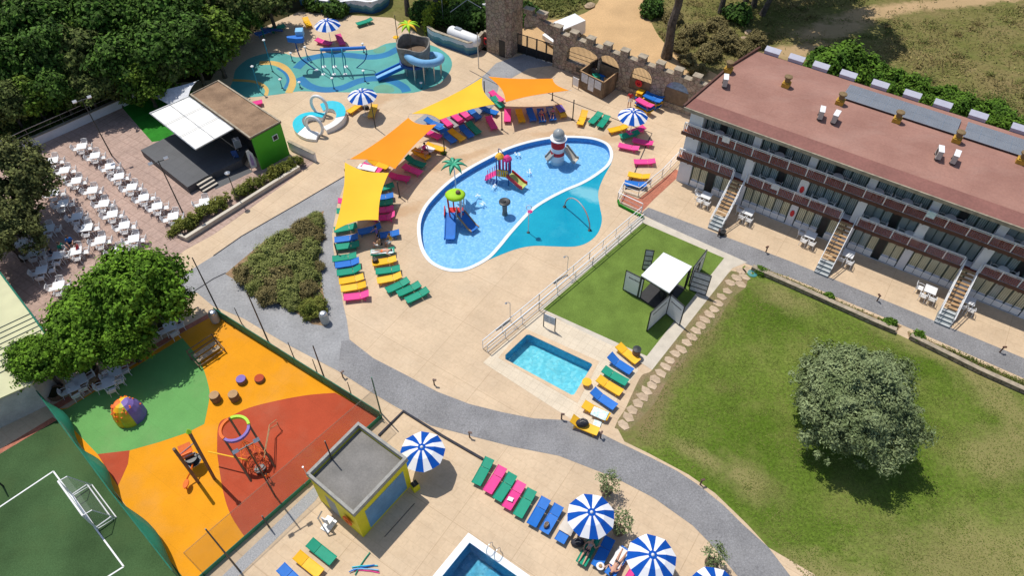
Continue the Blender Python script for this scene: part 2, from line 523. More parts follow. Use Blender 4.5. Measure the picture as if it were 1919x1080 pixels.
def water(name, tint, rough, wscale, strength, trans=0.9):
    m = bpy.data.materials.new(name); m.use_nodes = True
    t = m.node_tree; N, L = t.nodes, t.links
    for n in list(N): N.remove(n)
    out = N.new('ShaderNodeOutputMaterial')
    tr = N.new('ShaderNodeBsdfTransparent')
    gl = N.new('ShaderNodeBsdfGlossy'); gl.inputs['Roughness'].default_value = rough
    fr = N.new('ShaderNodeFresnel'); fr.inputs['IOR'].default_value = 1.33
    bp = N.new('ShaderNodeBump'); bp.inputs['Strength'].default_value = strength; bp.inputs['Distance'].default_value = 0.06
    v = world_map(N, L, 0.4, (1, 1.5, 1))
    nz = N.new('ShaderNodeTexNoise'); nz.inputs['Scale'].default_value = wscale; nz.inputs['Detail'].default_value = 4
    nz.inputs['Distortion'].default_value = 0.6
    L.new(v, nz.inputs['Vector']); L.new(nz.outputs['Fac'], bp.inputs['Height'])
    L.new(bp.outputs[0], gl.inputs['Normal']); L.new(bp.outputs[0], fr.inputs['Normal'])
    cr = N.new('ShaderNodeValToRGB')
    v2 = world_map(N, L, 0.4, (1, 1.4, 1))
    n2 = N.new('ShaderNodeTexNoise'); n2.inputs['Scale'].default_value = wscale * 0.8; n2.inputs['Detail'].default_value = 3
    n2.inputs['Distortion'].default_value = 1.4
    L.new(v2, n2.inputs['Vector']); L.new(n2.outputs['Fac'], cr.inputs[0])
    ramp(cr, [(0.35, tuple(c * (0.93 if name == 'water_pool' else 0.84) for c in tint)), (0.62, tint)])  # noisy tint paints ripple light into the water colour
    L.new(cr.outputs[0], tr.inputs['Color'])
    mx = N.new('ShaderNodeMixShader')
    L.new(fr.outputs[0], mx.inputs[0]); L.new(tr.outputs[0], mx.inputs[1]); L.new(gl.outputs[0], mx.inputs[2])
    L.new(mx.outputs[0], out.inputs[0])
    M[name] = m
    return m
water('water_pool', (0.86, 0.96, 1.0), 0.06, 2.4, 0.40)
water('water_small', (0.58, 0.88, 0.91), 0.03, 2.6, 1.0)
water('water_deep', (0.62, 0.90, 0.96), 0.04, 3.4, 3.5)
pm('teal_floor', (0.004, 0.285, 0.43), 0.12, scale=0.35, space='World', col2=(0.010, 0.35, 0.48), fine=0.05, fscale=6, bump=0.1, bscale=2.0)
overlay(M['teal_floor'], patches(0.5, 0.54, 0.68, 6, 5.5), 0.35, 'MIX', (0.05, 0.42, 0.54))  # pale patches paint cloudy sky reflections into the basin colour
overlay(M['teal_floor'], spot(1105, 365, 2.4, 1.0, -0.6), 0.55, 'MIX', (0.30, 0.62, 0.68))  # one larger painted glimpse of reflected sky
# solids
pm('white_paint', (0.80, 0.80, 0.80), 0.45, var=0.03, scale=2)
pm('white_plastic', (0.84, 0.84, 0.84), 0.35, var=0.03, scale=3)
pm('white_wall', (0.70, 0.70, 0.73), 0.8, var=0.05, scale=0.8, fine=0.04, fscale=10, bump=0.1, bscale=25)
pm('old_wall', (0.52, 0.50, 0.46), 0.9, var=0.14, scale=0.9, fine=0.08, fscale=10, bump=0.2, bscale=15)
pm('steel', (0.55, 0.56, 0.57), 0.35, metal=0.8, var=0.08)
pm('dark_metal', (0.045, 0.048, 0.05), 0.45, metal=0.4, var=0.15)
pm('green_metal', (0.012, 0.16, 0.10), 0.5, var=0.12, scale=3)
pm('black', (0.018, 0.018, 0.02), 0.6, var=0.2)
pm('stage_floor', (0.085, 0.088, 0.095), 0.7, var=0.10, scale=0.6, fine=0.1, fscale=12)
overlay(M['stage_floor'], tiles(A34, 1.1, 0.02), 0.4, color=(0.4, 0.4, 0.4))
pm('green_wall', (0.075, 0.42, 0.012), 0.7, var=0.06, scale=0.8, fine=0.04, fscale=8)
pm('yellow_wall', (0.74, 0.66, 0.012), 0.6, var=0.06, scale=0.8, fine=0.05, fscale=8)
pm('shutter', (0.155, 0.33, 0.50), 0.5, var=0.10, scale=1.2, fine=0.06, fscale=8)
pm('roof_brown', (0.20, 0.125, 0.075), 0.95, scale=0.7, col2=(0.33, 0.215, 0.13), bump=0.5, bscale=30, fine=0.18, fscale=14)
pm('roof_grey', (0.170, 0.162, 0.150), 0.9, scale=0.6, col2=(0.235, 0.222, 0.205), bump=0.3, bscale=20, fine=0.10, fscale=10)
pm('roof_red', (0.300, 0.148, 0.112), 0.85, scale=0.35, col2=(0.365, 0.190, 0.145), bump=0.3, bscale=20, fine=0.07, fscale=6)
overlay(M['roof_red'], tiles(A34, 1.05, 0.02, 9.0, 0.37), 0.35, color=(0.62, 0.55, 0.52))
overlay(M['roof_red'], patches(0.22, 0.50, 0.70, 7, 51.0, 0.7, (1, 3.0, 1), A34), 0.30, 'MIX', (0.40, 0.255, 0.205))
overlay(M['roof_red'], patches(1.1, 0.60, 0.78, 6, 61.0, 0.7, (3.0, 1, 1), A34), 0.25, 'MIX', (0.20, 0.12, 0.10))
pm('roof_cream', (0.53, 0.52, 0.30), 0.6, var=0.07, scale=0.8)
pm('canopy_white', (0.82, 0.80, 0.75), 0.6, var=0.04, scale=0.6, fine=0.03, fscale=6)
pm('glass', (0.05, 0.075, 0.075), 0.08, var=0.25, scale=1.5, spec=0.8)
pm('curtain', (0.34, 0.42, 0.42), 0.25, var=0.10, scale=1.0, spec=0.8)
pm('curtain_warm', (0.62, 0.60, 0.42), 0.3, var=0.12, scale=1.0, spec=0.6)
for k_ in ('curtain', 'curtain_warm'):
    t, N, L, b = nodes_of(M[k_])
    wv = N.new('ShaderNodeTexWave'); wv.inputs['Scale'].default_value = 2.2; wv.inputs['Distortion'].default_value = 1.5
    tc = N.new('ShaderNodeTexCoord'); L.new(tc.outputs['Object'], wv.inputs['Vector'])
    old = b.inputs['Base Color'].links[0].from_socket
    mx = N.new('ShaderNodeMix'); mx.data_type = 'RGBA'; mx.blend_type = 'MULTIPLY'; mx.inputs[0].default_value = 0.65
    L.new(old, mx.inputs[6]); L.new(wv.outputs[0], mx.inputs[7]); L.new(mx.outputs[2], b.inputs['Base Color'])
pm('frame_dark', (0.018, 0.045, 0.040), 0.5, var=0.1)
pm('wood_dark', (0.095, 0.035, 0.022), 0.6, var=0.2, scale=3)
pm('rail_wood', (0.26, 0.062, 0.040), 0.6, var=0.15, scale=3)
pm('wood', (0.40, 0.245, 0.12), 0.7, var=0.2, scale=4)
pm('wood_fence', (0.23, 0.155, 0.095), 0.8, var=0.2, scale=3)
t, N, L, b = nodes_of(M['wood_fence'])
wv = N.new('ShaderNodeTexWave'); wv.inputs['Scale'].default_value = 3.5
tc = N.new('ShaderNodeTexCoord'); L.new(tc.outputs['Object'], wv.inputs['Vector'])
old = b.inputs['Base Color'].links[0].from_socket
mx = N.new('ShaderNodeMix'); mx.data_type = 'RGBA'; mx.blend_type = 'MULTIPLY'; mx.inputs[0].default_value = 0.5
L.new(old, mx.inputs[6]); L.new(wv.outputs[0], mx.inputs[7]); L.new(mx.outputs[2], b.inputs['Base Color'])
pm('terracotta', (0.52, 0.185, 0.085), 0.8, var=0.12, scale=3)
pm('chimney_yellow', (0.50, 0.29, 0.035), 0.8, var=0.15, scale=3)
pm('chimney_cap', (0.20, 0.135, 0.060), 0.8, var=0.2, scale=5)
pm('solar', (0.200, 0.210, 0.230), 0.3, var=0.08, scale=1)
pm('ac_body', (0.46, 0.46, 0.43), 0.5, var=0.08)
pm('stone', (0.27, 0.185, 0.115), 0.95, scale=1.6, col2=(0.42, 0.30, 0.19), bump=0.9, bscale=5)
t, N, L, b = nodes_of(M['stone'])
tc = N.new('ShaderNodeTexCoord')
vo = N.new('ShaderNodeTexVoronoi'); vo.feature = 'DISTANCE_TO_EDGE'; vo.inputs['Scale'].default_value = 2.6
L.new(tc.outputs['Object'], vo.inputs['Vector'])
cr = N.new('ShaderNodeValToRGB'); L.new(vo.outputs['Distance'], cr.inputs[0]); ramp(cr, [(0.0, (0.42, 0.39, 0.36)), (0.12, (1, 1, 1))])
v3 = N.new('ShaderNodeTexVoronoi'); v3.inputs['Scale'].default_value = 2.6; L.new(tc.outputs['Object'], v3.inputs['Vector'])
old = b.inputs['Base Color'].links[0].from_socket
mx = N.new('ShaderNodeMix'); mx.data_type = 'RGBA'; mx.blend_type = 'MULTIPLY'; mx.inputs[0].default_value = 1
L.new(old, mx.inputs[6]); L.new(cr.outputs[0], mx.inputs[7])
mx2 = N.new('ShaderNodeMix'); mx2.data_type = 'RGBA'; mx2.blend_type = 'OVERLAY'; mx2.inputs[0].default_value = 0.08
L.new(mx.outputs[2], mx2.inputs[6]); L.new(v3.outputs['Color'], mx2.inputs[7])
hs = N.new('ShaderNodeHueSaturation'); hs.inputs['Saturation'].default_value = 0.75; L.new(mx2.outputs[2], hs.inputs['Color'])
L.new(hs.outputs[0], b.inputs['Base Color'])
pm('stone_cap', (0.36, 0.30, 0.22), 0.9, var=0.2, scale=3, bump=0.4)
pm('sail_yellow', (0.86, 0.50, 0.030), 0.7, var=0.03, scale=0.5, spec=0.2)
pm('sail_orange', (0.88, 0.27, 0.008), 0.7, var=0.03, scale=0.5, spec=0.2)
pm('pl_green', (0.002, 0.29, 0.175), 0.6, var=0.05, spec=0.25)
pm('pl_blue', (0.003, 0.150, 0.56), 0.6, var=0.05, spec=0.25)
pm('pl_yellow', (0.88, 0.47, 0.003), 0.6, var=0.05, spec=0.25)
pm('pl_pink', (0.80, 0.045, 0.27), 0.6, var=0.05, spec=0.25)
pm('pl_cyan', (0.02, 0.52, 0.66), 0.6, var=0.05, spec=0.25)
pm('pl_orange', (0.85, 0.16, 0.012), 0.6, var=0.05, spec=0.25)
pm('pl_purple', (0.20, 0.13, 0.42), 0.6, var=0.05, spec=0.25)
pm('pl_lime', (0.38, 0.68, 0.02), 0.6, var=0.05, spec=0.25)
pm('pl_red', (0.60, 0.020, 0.025), 0.6, var=0.05, spec=0.25)
pm('pl_skyblue', (0.20, 0.46, 0.74), 0.6, var=0.05, spec=0.25)
pm('pl_navy', (0.020, 0.075, 0.27), 0.6, var=0.05, spec=0.25)
pm('pl_pipeblue', (0.010, 0.27, 0.43), 0.6, var=0.05, spec=0.25)
pm('umb_blue', (0.006, 0.080, 0.40), 0.85, var=0.04, spec=0.1)
pm('umb_white', (0.80, 0.80, 0.82), 0.85, var=0.02, spec=0.1)
pm('skin', (0.56, 0.30, 0.20), 0.6, var=0.05)
pm('hair', (0.045, 0.025, 0.015), 0.7, var=0.2)
pm('cloth_white', (0.78, 0.76, 0.74), 0.8, var=0.06)
pm('cloth_teal', (0.45, 0.66, 0.68), 0.85, scale=9, col2=(0.85, 0.88, 0.86))
pm('cloth_beige', (0.60, 0.54, 0.47), 0.9, var=0.06)
pm('cloth_dark', (0.03, 0.03, 0.04), 0.85, var=0.2)
pm('cloth_grey', (0.33, 0.36, 0.36), 0.85, var=0.1)
pm('net_green', (0.012, 0.22, 0.13), 0.8, var=0.10, alpha=0.80, scale=0.8)
pm('net_thin', (0.24, 0.205, 0.15), 0.9, var=0.0, alpha=0.24)
pm('net_white', (0.7, 0.7, 0.7), 0.9, var=0.0, alpha=0.09)
pm('drum_wood', (0.17, 0.11, 0.07), 0.8, var=0.15, scale=3)
pm('drum_tan', (0.42, 0.25, 0.12), 0.8, var=0.1)
pm('rock', (0.42, 0.31, 0.20), 0.95, var=0.2, scale=3, bump=0.6)
pm('stepping', (0.50, 0.375, 0.255), 0.95, var=0.12, scale=2, bump=0.4, fine=0.1, fscale=12)
pm('bark', (0.055, 0.043, 0.034), 0.95, scale=3, col2=(0.13, 0.105, 0.085), bump=0.9, bscale=9)
pm('palm_rope', (0.16, 0.12, 0.09), 0.9, var=0.2, scale=6, bump=0.5)
def leafmat(name, c1, c2, sc_=0.6, leaf=0.45):
    pm(name, c1, 0.75, scale=sc_, col2=c2, spec=0.15, leaf=leaf, contrast=(0.38, 0.62))
leafmat('leaf_forest', (0.028, 0.062, 0.010), (0.070, 0.140, 0.020), 0.45, 0.7)
leafmat('leaf_forest_mid', (0.033, 0.078, 0.010), (0.080, 0.155, 0.020), 0.45, 0.7)
leafmat('leaf_forest_light', (0.050, 0.100, 0.010), (0.125, 0.195, 0.020), 0.45, 0.7)
leafmat('leaf_forest_olive', (0.050, 0.066, 0.016), (0.115, 0.150, 0.036), 0.45, 0.6)
leafmat('leaf_bright', (0.050, 0.118, 0.008), (0.130, 0.250, 0.018), 0.6, 0.5)
leafmat('leaf_olive', (0.150, 0.195, 0.080), (0.265, 0.320, 0.150), 0.8, 0.32)
leafmat('leaf_left', (0.075, 0.085, 0.026), (0.150, 0.165, 0.050), 0.5, 0.6)
leafmat('leaf_shrub', (0.155, 0.180, 0.044), (0.245, 0.265, 0.080), 0.8, 0.4)
leafmat('leaf_rust', (0.150, 0.125, 0.048), (0.225, 0.185, 0.075), 0.9, 0.4)
leafmat('leaf_hedge', (0.105, 0.128, 0.020), (0.210, 0.215, 0.042), 0.9, 0.45)
leafmat('leaf_lime', (0.16, 0.22, 0.016), (0.32, 0.37, 0.03), 0.9, 0.4)
leafmat('leaf_wild', (0.045, 0.105, 0.009), (0.115, 0.210, 0.020), 0.6, 0.5)
leafmat('leaf_dry', (0.17, 0.135, 0.050), (0.31, 0.245, 0.10), 0.25, 0.4)
leafmat('leaf_lawn', (0.125, 0.185, 0.026), (0.225, 0.235, 0.066), 0.35, 0.25)
leafmat('leaf_drygreen', (0.110, 0.135, 0.030), (0.235, 0.225, 0.070), 0.25, 0.4)

for k_ in list(M):
    if k_.startswith('pl_') or k_ in ('white_plastic', 'stepping'):
        t, N, L, b = nodes_of(M[k_])
        old = b.inputs['Base Color'].links[0].from_socket
        oi = N.new('ShaderNodeObjectInfo'); mr = N.new('ShaderNodeMapRange')
        mr.inputs[3].default_value = 0.90; mr.inputs[4].default_value = 1.06 if k_ not in ('white_plastic', 'umb_white') else 1.0
        L.new(oi.outputs['Random'], mr.inputs[0])
        hs = N.new('ShaderNodeHueSaturation'); L.new(old, hs.inputs['Color']); L.new(mr.outputs[0], hs.inputs['Value'])
        m2 = N.new('ShaderNodeMapRange'); m2.inputs[3].default_value = 1.0; m2.inputs[4].default_value = 0.95; L.new(oi.outputs['Random'], m2.inputs[0]); L.new(m2.outputs[0], hs.inputs['Saturation'])
        L.new(hs.outputs[0], b.inputs['Base Color'])
# ================================================================ the ground
pool_px = [(782,420),(785,459),(799,487),(821,503),(849,510),(879,506),(915.5,487),(938,464),(960,437),(996,398),(1024,378),(1060,359),(1093,345),
 (1121,328),(1143,309),(1149,289),(1140.5,270),(1115.5,259),(1079,255),(1038,256),(996,263),(954,275.5),(915.5,293.6),(877,314.5),(843,337),(815.5,362),(793,389)]
pool_out = smooth_loop(PP(pool_px), 4)
pool_in = inset(pool_out, 0.30)
small_in = PP([(947,666),(987,628),(993,628),(1108,682),(1110,685),(1076,740),(1071,741),(947,674)])
small_out = PP([(934,671),(981,615),(1123,678),(1082,756)])
def deckrect(a, lx, ly, ang_):
    c, s_ = math.cos(ang_), math.sin(ang_)
    return [a, a + Vector((c * lx, s_ * lx, 0)), a + Vector((c * lx + s_ * ly, s_ * lx - c * ly, 0)), a + Vector((s_ * ly, -c * ly, 0))]
big_c = P(880, 1018)
dr = P(955, 1071) - big_c; dr.normalize(); dl = P(832, 1077) - big_c; dl.normalize()
big_in = [big_c, big_c + dr * 9, big_c + dr * 9 + dl * 6, big_c + dl * 6]
big_out = [big_c - (dr + dl) * 0.44, big_c + dr * 9.4 - dl * 0.44, big_c + dr * 9.4 + dl * 6.4, big_c + dl * 6.4 - dr * 0.44]
BIG = 900.0
far = [(-BIG, -BIG), (BIG, -BIG), (BIG, BIG), (-BIG, BIG)]
near_ = [(-140, -40), (140, -40), (140, 160), (-140, 160)]
g = MB().prism(near_, 0, 0, holes=[pool_in, small_in, big_in])
for x0, x1, y0, y1 in [(-BIG, -140, -BIG, BIG), (140, BIG, -BIG, BIG), (-140, 140, -BIG, -40), (-140, 140, 160, BIG)]:
    g.add([(x0, y0, 0), (x1, y0, 0), (x1, y1, 0), (x0, y1, 0)], [(0, 1, 2, 3)])
struct('ground', g, 'field', False)
pav = [Vector((-42, -14, 0)), Vector((-42, 18, 0))] + PP([(-520, 640), (-60, 335), (60, 268), (225, 195), (330, 150), (400, 118), (470, 60), (560, 22), (640, 27), (735, 33), (800, 74), (925, 98), (975, 100),
          (1047, 124), (1295, 212), (1300, 230), (1345, 300), (2400, 720)]) + [Vector((60, -14, 0))]
struct('paving', MB().prism(pav, 0, 0.004, holes=[pool_in, small_in, big_in]), 'paving')
def sheet(name, pts, mat, z=0.008, px=True, sm=0, holes=()):
    q = PP(pts) if px else pts
    if sm: q = smooth_loop(q, sm)
    return struct(name, MB().prism(q, z - 0.004, z, holes=holes), mat)
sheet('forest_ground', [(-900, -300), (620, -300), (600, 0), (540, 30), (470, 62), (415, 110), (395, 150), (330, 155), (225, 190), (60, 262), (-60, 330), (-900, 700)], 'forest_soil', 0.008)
sheet('dirt_track', [(975, 92), (1060, 128), (1290, 208), (1340, 165), (1370, 150), (1345, 140), (1290, 110), (1245, 80), (1222, 45), (1208, 5), (1215, -60), (1260, -160), (1200, -160),
                     (1145, -60), (1120, 5), (1080, 30), (1020, 38), (985, 40), (970, 60)], 'dirt_road', 0.010, sm=3)
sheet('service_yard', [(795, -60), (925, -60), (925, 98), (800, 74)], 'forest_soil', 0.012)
# lawn on the right, and the strip of plants along the hotel path
sheet('lawn', [(1395, 498), (1425, 514), (1480, 537), (1687, 629), (1919, 738), (2350, 930), (2600, 1600), (1960, 1600), (1610, 1190), (1527, 1078), (1440, 1027), (1400, 983), (1340, 925), (1290, 890),
               (1215, 850), (1170, 828), (1158, 805), (1190, 745), (1225, 700), (1300, 600), (1360, 530)], 'lawn', 0.010)
grey_main = [(2400, 870), (1919, 672), (1737, 596), (1480, 489.6), (1215, 389), (1205, 397), (1205, 403), (1385, 490), (1405, 497), (1480, 520), (1687, 608), (1919, 710), (2400, 930)]
sheet('hotel_path', grey_main, 'cobble', 0.012)
sheet('curved_path', [(326, 526), (400, 480), (453, 443), (562, 380), (645, 331), (645, 346), (632, 383), (622, 440), (625, 470), (632, 510), (643, 570), (650, 600), (655, 637), (700, 672), (760, 703),
       (820, 735), (880, 758), (940, 773), (1000, 785), (1060, 788), (1110, 805), (1160, 830), (1219, 858), (1268, 883), (1309, 910), (1356, 948), (1391, 983), (1440, 1027), (1479, 1078), (1560, 1180), (1900, 1600), (1760, 1600), (1450, 1165), (1379, 1077), (1338, 1027), (1298, 986), (1225, 934), (1152, 896), (1047, 855), (960, 838), (875, 816), (806, 798), (738, 761), (689, 731.7), (633, 695.6), (541.7, 648), (455.6, 597), (405, 576), (400, 575), (369, 549), (347, 557)],
       'cobble_worn', 0.012)
sheet('curved_path_lower', [(640, 640), (655, 637), (700, 672), (760, 703), (820, 735), (880, 758), (940, 773), (1000, 785), (1060, 788), (1110, 805), (1160, 830), (1219, 858), (1268, 883), (1309, 910), (1356, 948), (1391, 983), (1440, 1027), (1479, 1078), (1560, 1180), (1900, 1600), (1760, 1600), (1450, 1165), (1379, 1077), (1338, 1027), (1298, 986), (1225, 934), (1152, 896), (1047, 855), (960, 838), (875, 816), (806, 798), (738, 761), (689, 731.7), (633, 695.6)],
       'cobble', 0.016)
sheet('gate_path', [(908, 140), (930, 118), (1000, 95), (1040, 122), (990, 128), (935, 160), (925, 200), (880, 240), (800, 250), (700, 335), (645, 346), (645, 330), (700, 290), (780, 225), (830, 190)], 'cobble_worn', 0.0125)
sheet('planting_bed', [(607, 395), (598, 440), (596, 470), (600, 510), (606, 550), (614, 585), (612, 612), (585, 608), (560, 590), (520, 570), (470, 542), (422, 514), (450, 490), (500, 448), (560, 420)], 'bed_soil', 0.018)
# terrace in front of the stage
sheet('terrace', [(-200, 560), (-60, 345), (62, 270), (225, 198), (300, 262), (370, 330), (520, 300), (565, 290), (590, 304), (400, 440), (345, 470), (299, 512), (250, 545), (170, 640), (60, 720), (-200, 760)], 'terrace_tile', 0.010)
sheet('stage_lawn', [(225, 197), (330, 155), (420, 200), (330, 260), (285, 266), (262, 240)], 'stage_grass', 0.014)
# artificial turf with its pale border, small pool deck
sheet('turf_border', [(1010, 580), (1205, 404), (1400, 492), (1372, 503), (1222, 694), (1188, 672)], 'concrete', 0.0135)
sheet('turf', [(1018, 580), (1205, 418), (1357, 484), (1212, 668)], 'turf', 0.017)
sheet('small_pool_deck', [(905, 680), (1012, 583), (1190, 669), (1196, 695), (1160, 742), (1140, 790), (1118, 806), (1075, 790)], 'paving_pale', 0.014, holes=[small_in])
sheet('ramp_tiles', [(1266, 317), (1279, 324), (1225, 374), (1202, 398), (1163, 378), (1170, 362), (1196, 373)], 'red_tile', 0.013)
# playground, pitch
sheet('playground_rubber', [(100, 768), (127, 765), (345, 622), (402, 590), (716, 782), (388, 1076), (350, 1100)], 'rubber_orange', 0.012)
gc = smooth_path(PP([(341.7, 634), (367, 665), (380.5, 690), (390, 720.5), (393, 740), (390, 762), (383, 795.5)]), 4)
struct('playground_green', MB().prism(PP([(105, 771), (127, 766)]) + gc + PP([(350, 812), (300, 829), (243, 845), (183, 852)]), 0.012, 0.016), 'rubber_green')
r2 = smooth_path(PP([(628, 737), (578, 741), (522, 751), (467, 765), (430.5, 782), (414, 790), (408, 807), (407, 840), (408, 858), (418.5, 923), (433, 967), (459, 1008)]), 4)
struct('playground_red', MB().prism(r2 + PP([(571, 913), (716, 784), (700, 775)]), 0.012, 0.0155), 'rubber_red')
sheet('playground_red_corner', [(183, 852), (243, 845), (240, 870), (230, 893), (221, 912)], 'rubber_red', 0.0165)
sheet('playground_kerb', [(100, 760), (345, 613), (400, 583), (404, 590), (345, 622), (105, 770)], 'red_tile', 0.018)
sheet('pitch_kerb', [(-100, 900), (0, 843), (98, 783), (107, 788), (0, 851), (-100, 910)], 'red_tile', 0.018)
sheet('pitch', [(-500, 1140), (0, 851.7), (107, 788), (360, 1104), (450, 1220), (250, 1500), (-700, 1500)], 'pitch', 0.014)
def line_px(a, b, wd, z=0.019):
    a, b = P(*a), P(*b)
    d = (b - a); d.normalize(); n_ = Vector((-d.y, d.x, 0)) * wd / 2
    return [a + n_, b + n_, b - n_, a - n_]
g = MB()
for a, b in [((-60, 991), (100, 884)), ((100, 884), (232, 1063)), ((232, 1063), (150, 1115)), ((140, 912), (168, 913.5))]:
    if a != (140, 912): g.prism(line_px(a, b, 0.09), 0.015, 0.019)
struct('pitch_line', g, 'painted_line')
sheet('gravel_strip', [(405, 1092), (590, 912), (600, 925), (592, 938), (450, 1078), (435, 1092)], 'gravel', 0.012)
# splash pad
pad = smooth_loop(PP([(437, 150), (432, 165), (445, 180), (470, 182), (520, 177), (560, 171), (600, 172), (650, 173), (700, 174), (750, 175), (787, 171), (825, 155), (845, 130), (845, 110), (830, 95), (810, 85),
       (780, 79), (747, 79), (722, 82), (700, 92), (665, 95), (625, 96), (585, 103), (555, 107), (535, 100), (507, 99), (485, 103), (462, 112), (442, 130)]), 3)
struct('splash_pad', MB().prism(pad, 0, 0.010), 'pad_teal')
def band(name, px, wd, mat, z):
    p = smooth_path(PP(px), 5)
    struct(name, MB().prism(ribbon(p, wd), z - 0.003, z), mat)
band('splash_pad_ring', [(486, 118), (512, 118), (532, 126), (545, 142), (548, 158), (541, 174)], 0.75, 'pad_yellow', 0.016)
band('splash_pad_small_ring', [(436, 150), (470, 152), (490, 158), (500, 168), (498, 179)], 0.40, 'pad_yellow', 0.017)
band('splash_pad_blue_sweep', [(556, 128), (573, 113), (605, 104), (650, 103), (690, 107), (722, 103), (748, 90), (762, 82)], 0.95, 'pad_blue', 0.014)
band('splash_pad_blue_lower', [(561, 145), (578, 160), (605, 168), (640, 165), (672, 152), (705, 147), (735, 152), (756, 163), (762, 172)], 0.95, 'pad_blue', 0.015)
band('splash_pad_blue_edge', [(520, 127), (535, 138), (540, 152), (533, 166)], 0.3, 'pad_blue', 0.018)
struct('splash_pad_green', MB().prism(smooth_loop(PP([(702, 163), (722, 158), (738, 165), (735, 173), (705, 172)]), 4), 0.012, 0.017), 'pad_green')
struct('splash_pad_green_upper', MB().prism(smooth_loop(PP([(700, 93), (722, 86), (720, 97), (704, 99)]), 4), 0.012, 0.0165), 'pad_green')
# ---------------------------------------------------------------- pools
def basin(name, rim, depth, floor, wall, wz, wmat):
    g = MB()
    n_ = len(rim)
    g.prism(rim, -depth, -depth)
    struct(name + '_floor', g, floor, False)
    g = MB()
    g.add([(p.x, p.y, -depth) for p in rim] + [(p.x, p.y, 0.004) for p in rim], [(i, (i + 1) % n_, n_ + (i + 1) % n_, n_ + i) for i in range(n_)])
    struct(name + '_wall', g, wall)
    struct(name + '_water', MB().prism(rim, wz, wz), wmat, False)
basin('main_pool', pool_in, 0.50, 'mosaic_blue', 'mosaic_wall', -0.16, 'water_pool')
basin('small_pool', small_in, 0.95, 'mosaic_aqua_caustic', 'mosaic_deep', -0.12, 'water_small')
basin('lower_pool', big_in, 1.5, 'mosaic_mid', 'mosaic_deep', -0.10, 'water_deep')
struct('main_pool_coping', MB().prism(pool_out, 0.0, 0.05, holes=[pool_in]), 'pool_edge')
struct('small_pool_coping', MB().prism(small_out, 0.0, 0.03, holes=[small_in]), 'coping_stone')
struct('lower_pool_coping', MB().prism(big_out, 0.0, 0.04, holes=[big_in]), 'pool_edge')
tp = smooth_path(PP([(912, 489), (938, 478), (971, 466), (1002, 461), (1038, 462), (1079, 462), (1104, 453), (1121, 436), (1128, 412), (1124, 387), (1121, 362), (1129, 337), (1146, 306)]), 4)
back = PP([(1135, 312), (1115, 326), (1093, 340), (1060, 354), (1024, 373), (996, 393), (960, 432), (938, 459), (915, 484)])
struct('splash_basin', MB().prism(tp + back, 0.0, 0.012), 'teal_floor')
rs_ = random.Random(8)
soil_l = [(1372, 505), (1345, 532), (1318, 566), (1290, 600), (1262, 635), (1238, 668), (1222, 694), (1205, 706), (1190, 735), (1172, 765), (1160, 788), (1153, 800)]
soil_r = [(1405, 512), (1400, 535), (1372, 560), (1352, 590), (1330, 615), (1302, 645), (1280, 672), (1262, 700), (1240, 728), (1222, 757), (1200, 785), (1180, 808)]
sl_ = smooth_path(PP([(u + rs_.uniform(-3, 3), v + rs_.uniform(-3, 3)) for u, v in soil_l]), 4)
sr_ = smooth_path(PP([(u + rs_.uniform(-7, 7), v + rs_.uniform(-4, 4)) for u, v in soil_r]), 4)
pm('trail_soil', (0.27, 0.195, 0.115), 1.0, scale=0.9, space='World', col2=(0.175, 0.170, 0.065), bump=0.5, fine=0.2, fscale=10, spec=0.1)
struct('stone_trail_soil', MB().prism([(p.x, p.y) for p in sl_ + sr_[::-1]], 0.008, 0.0125), 'trail_soil')
# stepping stones beside the turf
sp_px = [(1400, 507), (1388, 508), (1395, 519), (1380, 521), (1388, 533), (1368, 531), (1362, 546), (1352, 557), (1345, 569), (1338, 580), (1330, 590), (1321, 600), (1313, 611), (1304, 621), (1295, 632),
         (1285, 643), (1276, 655), (1266, 664), (1255, 676), (1247, 688), (1238, 700), (1228, 712), (1222, 722), (1211, 733), (1204, 745), (1196, 757), (1185, 770), (1177, 783), (1168, 797)]
rnd = random.Random(3)
for i, (u, v) in enumerate(sp_px):
    p = P(u, v)
    g = MB()
    k = rnd.randint(5, 7)
    ph = rnd.random() * 6
    loop = [(math.cos(ph + 6.283 * j / k) * rnd.uniform(.36, .54), math.sin(ph + 6.283 * j / k) * rnd.uniform(.26, .40)) for j in range(k)]
    g.prism(loop, -0.02, 0.045)
    o = g.build('stepping_stone', 'stepping')
    o.location = p; o.rotation_euler.z = R(-40)
    tag(o, f'flat irregular stepping stone, {ORD[i]} from the top of the trail beside the artificial turf', 'stepping stone', 'stepping stones beside the artificial turf')
# ================================================================ hotel block
H0 = P(1266.7, 338)
HROT = R(-33.49)
hotel = thing('hotel_building', 'long three storey white hotel block with flat reddish brown roof and railed balconies', 'hotel', H0, HROT)
LEN = 40.0
BAY = 4.56
ROOFZ = 7.85
def fl(mb, x0, x1, y0, y1, z0, z1, mi=0):
    mb.box(((x0 + x1) / 2, (y0 + y1) / 2, (z0 + z1) / 2), (x1 - x0, y1 - y0, z1 - z0), 0, mi)
g = MB()
g.prism([(0, .9), (LEN, .9), (LEN, 10.3), (1.5, 10.3)], 0, 7.55)
fl(g, 0.002, 1.15, 0.0, 0.898, 0, 7.45)           # solid end of the front
wall = g.build('wall', 'white_wall', hotel)
g = MB()
fl(g, 0.9, LEN, 0.0, 0.9, 0, 0.03)
divs = [5.75 + BAY * i for i in range(8)]
for i, x in enumerate(divs):
    fl(g, x - .34, x + .34, 0.06, 0.9, 2.62, 5.1)
    fl(g, x - .30, x + .30, 0.35, 0.9, 5.32, 7.5)
    if i not in ():
        fl(g, x - .30 + .0, x + .30, 0.02, 0.9, 0.03, 2.38)
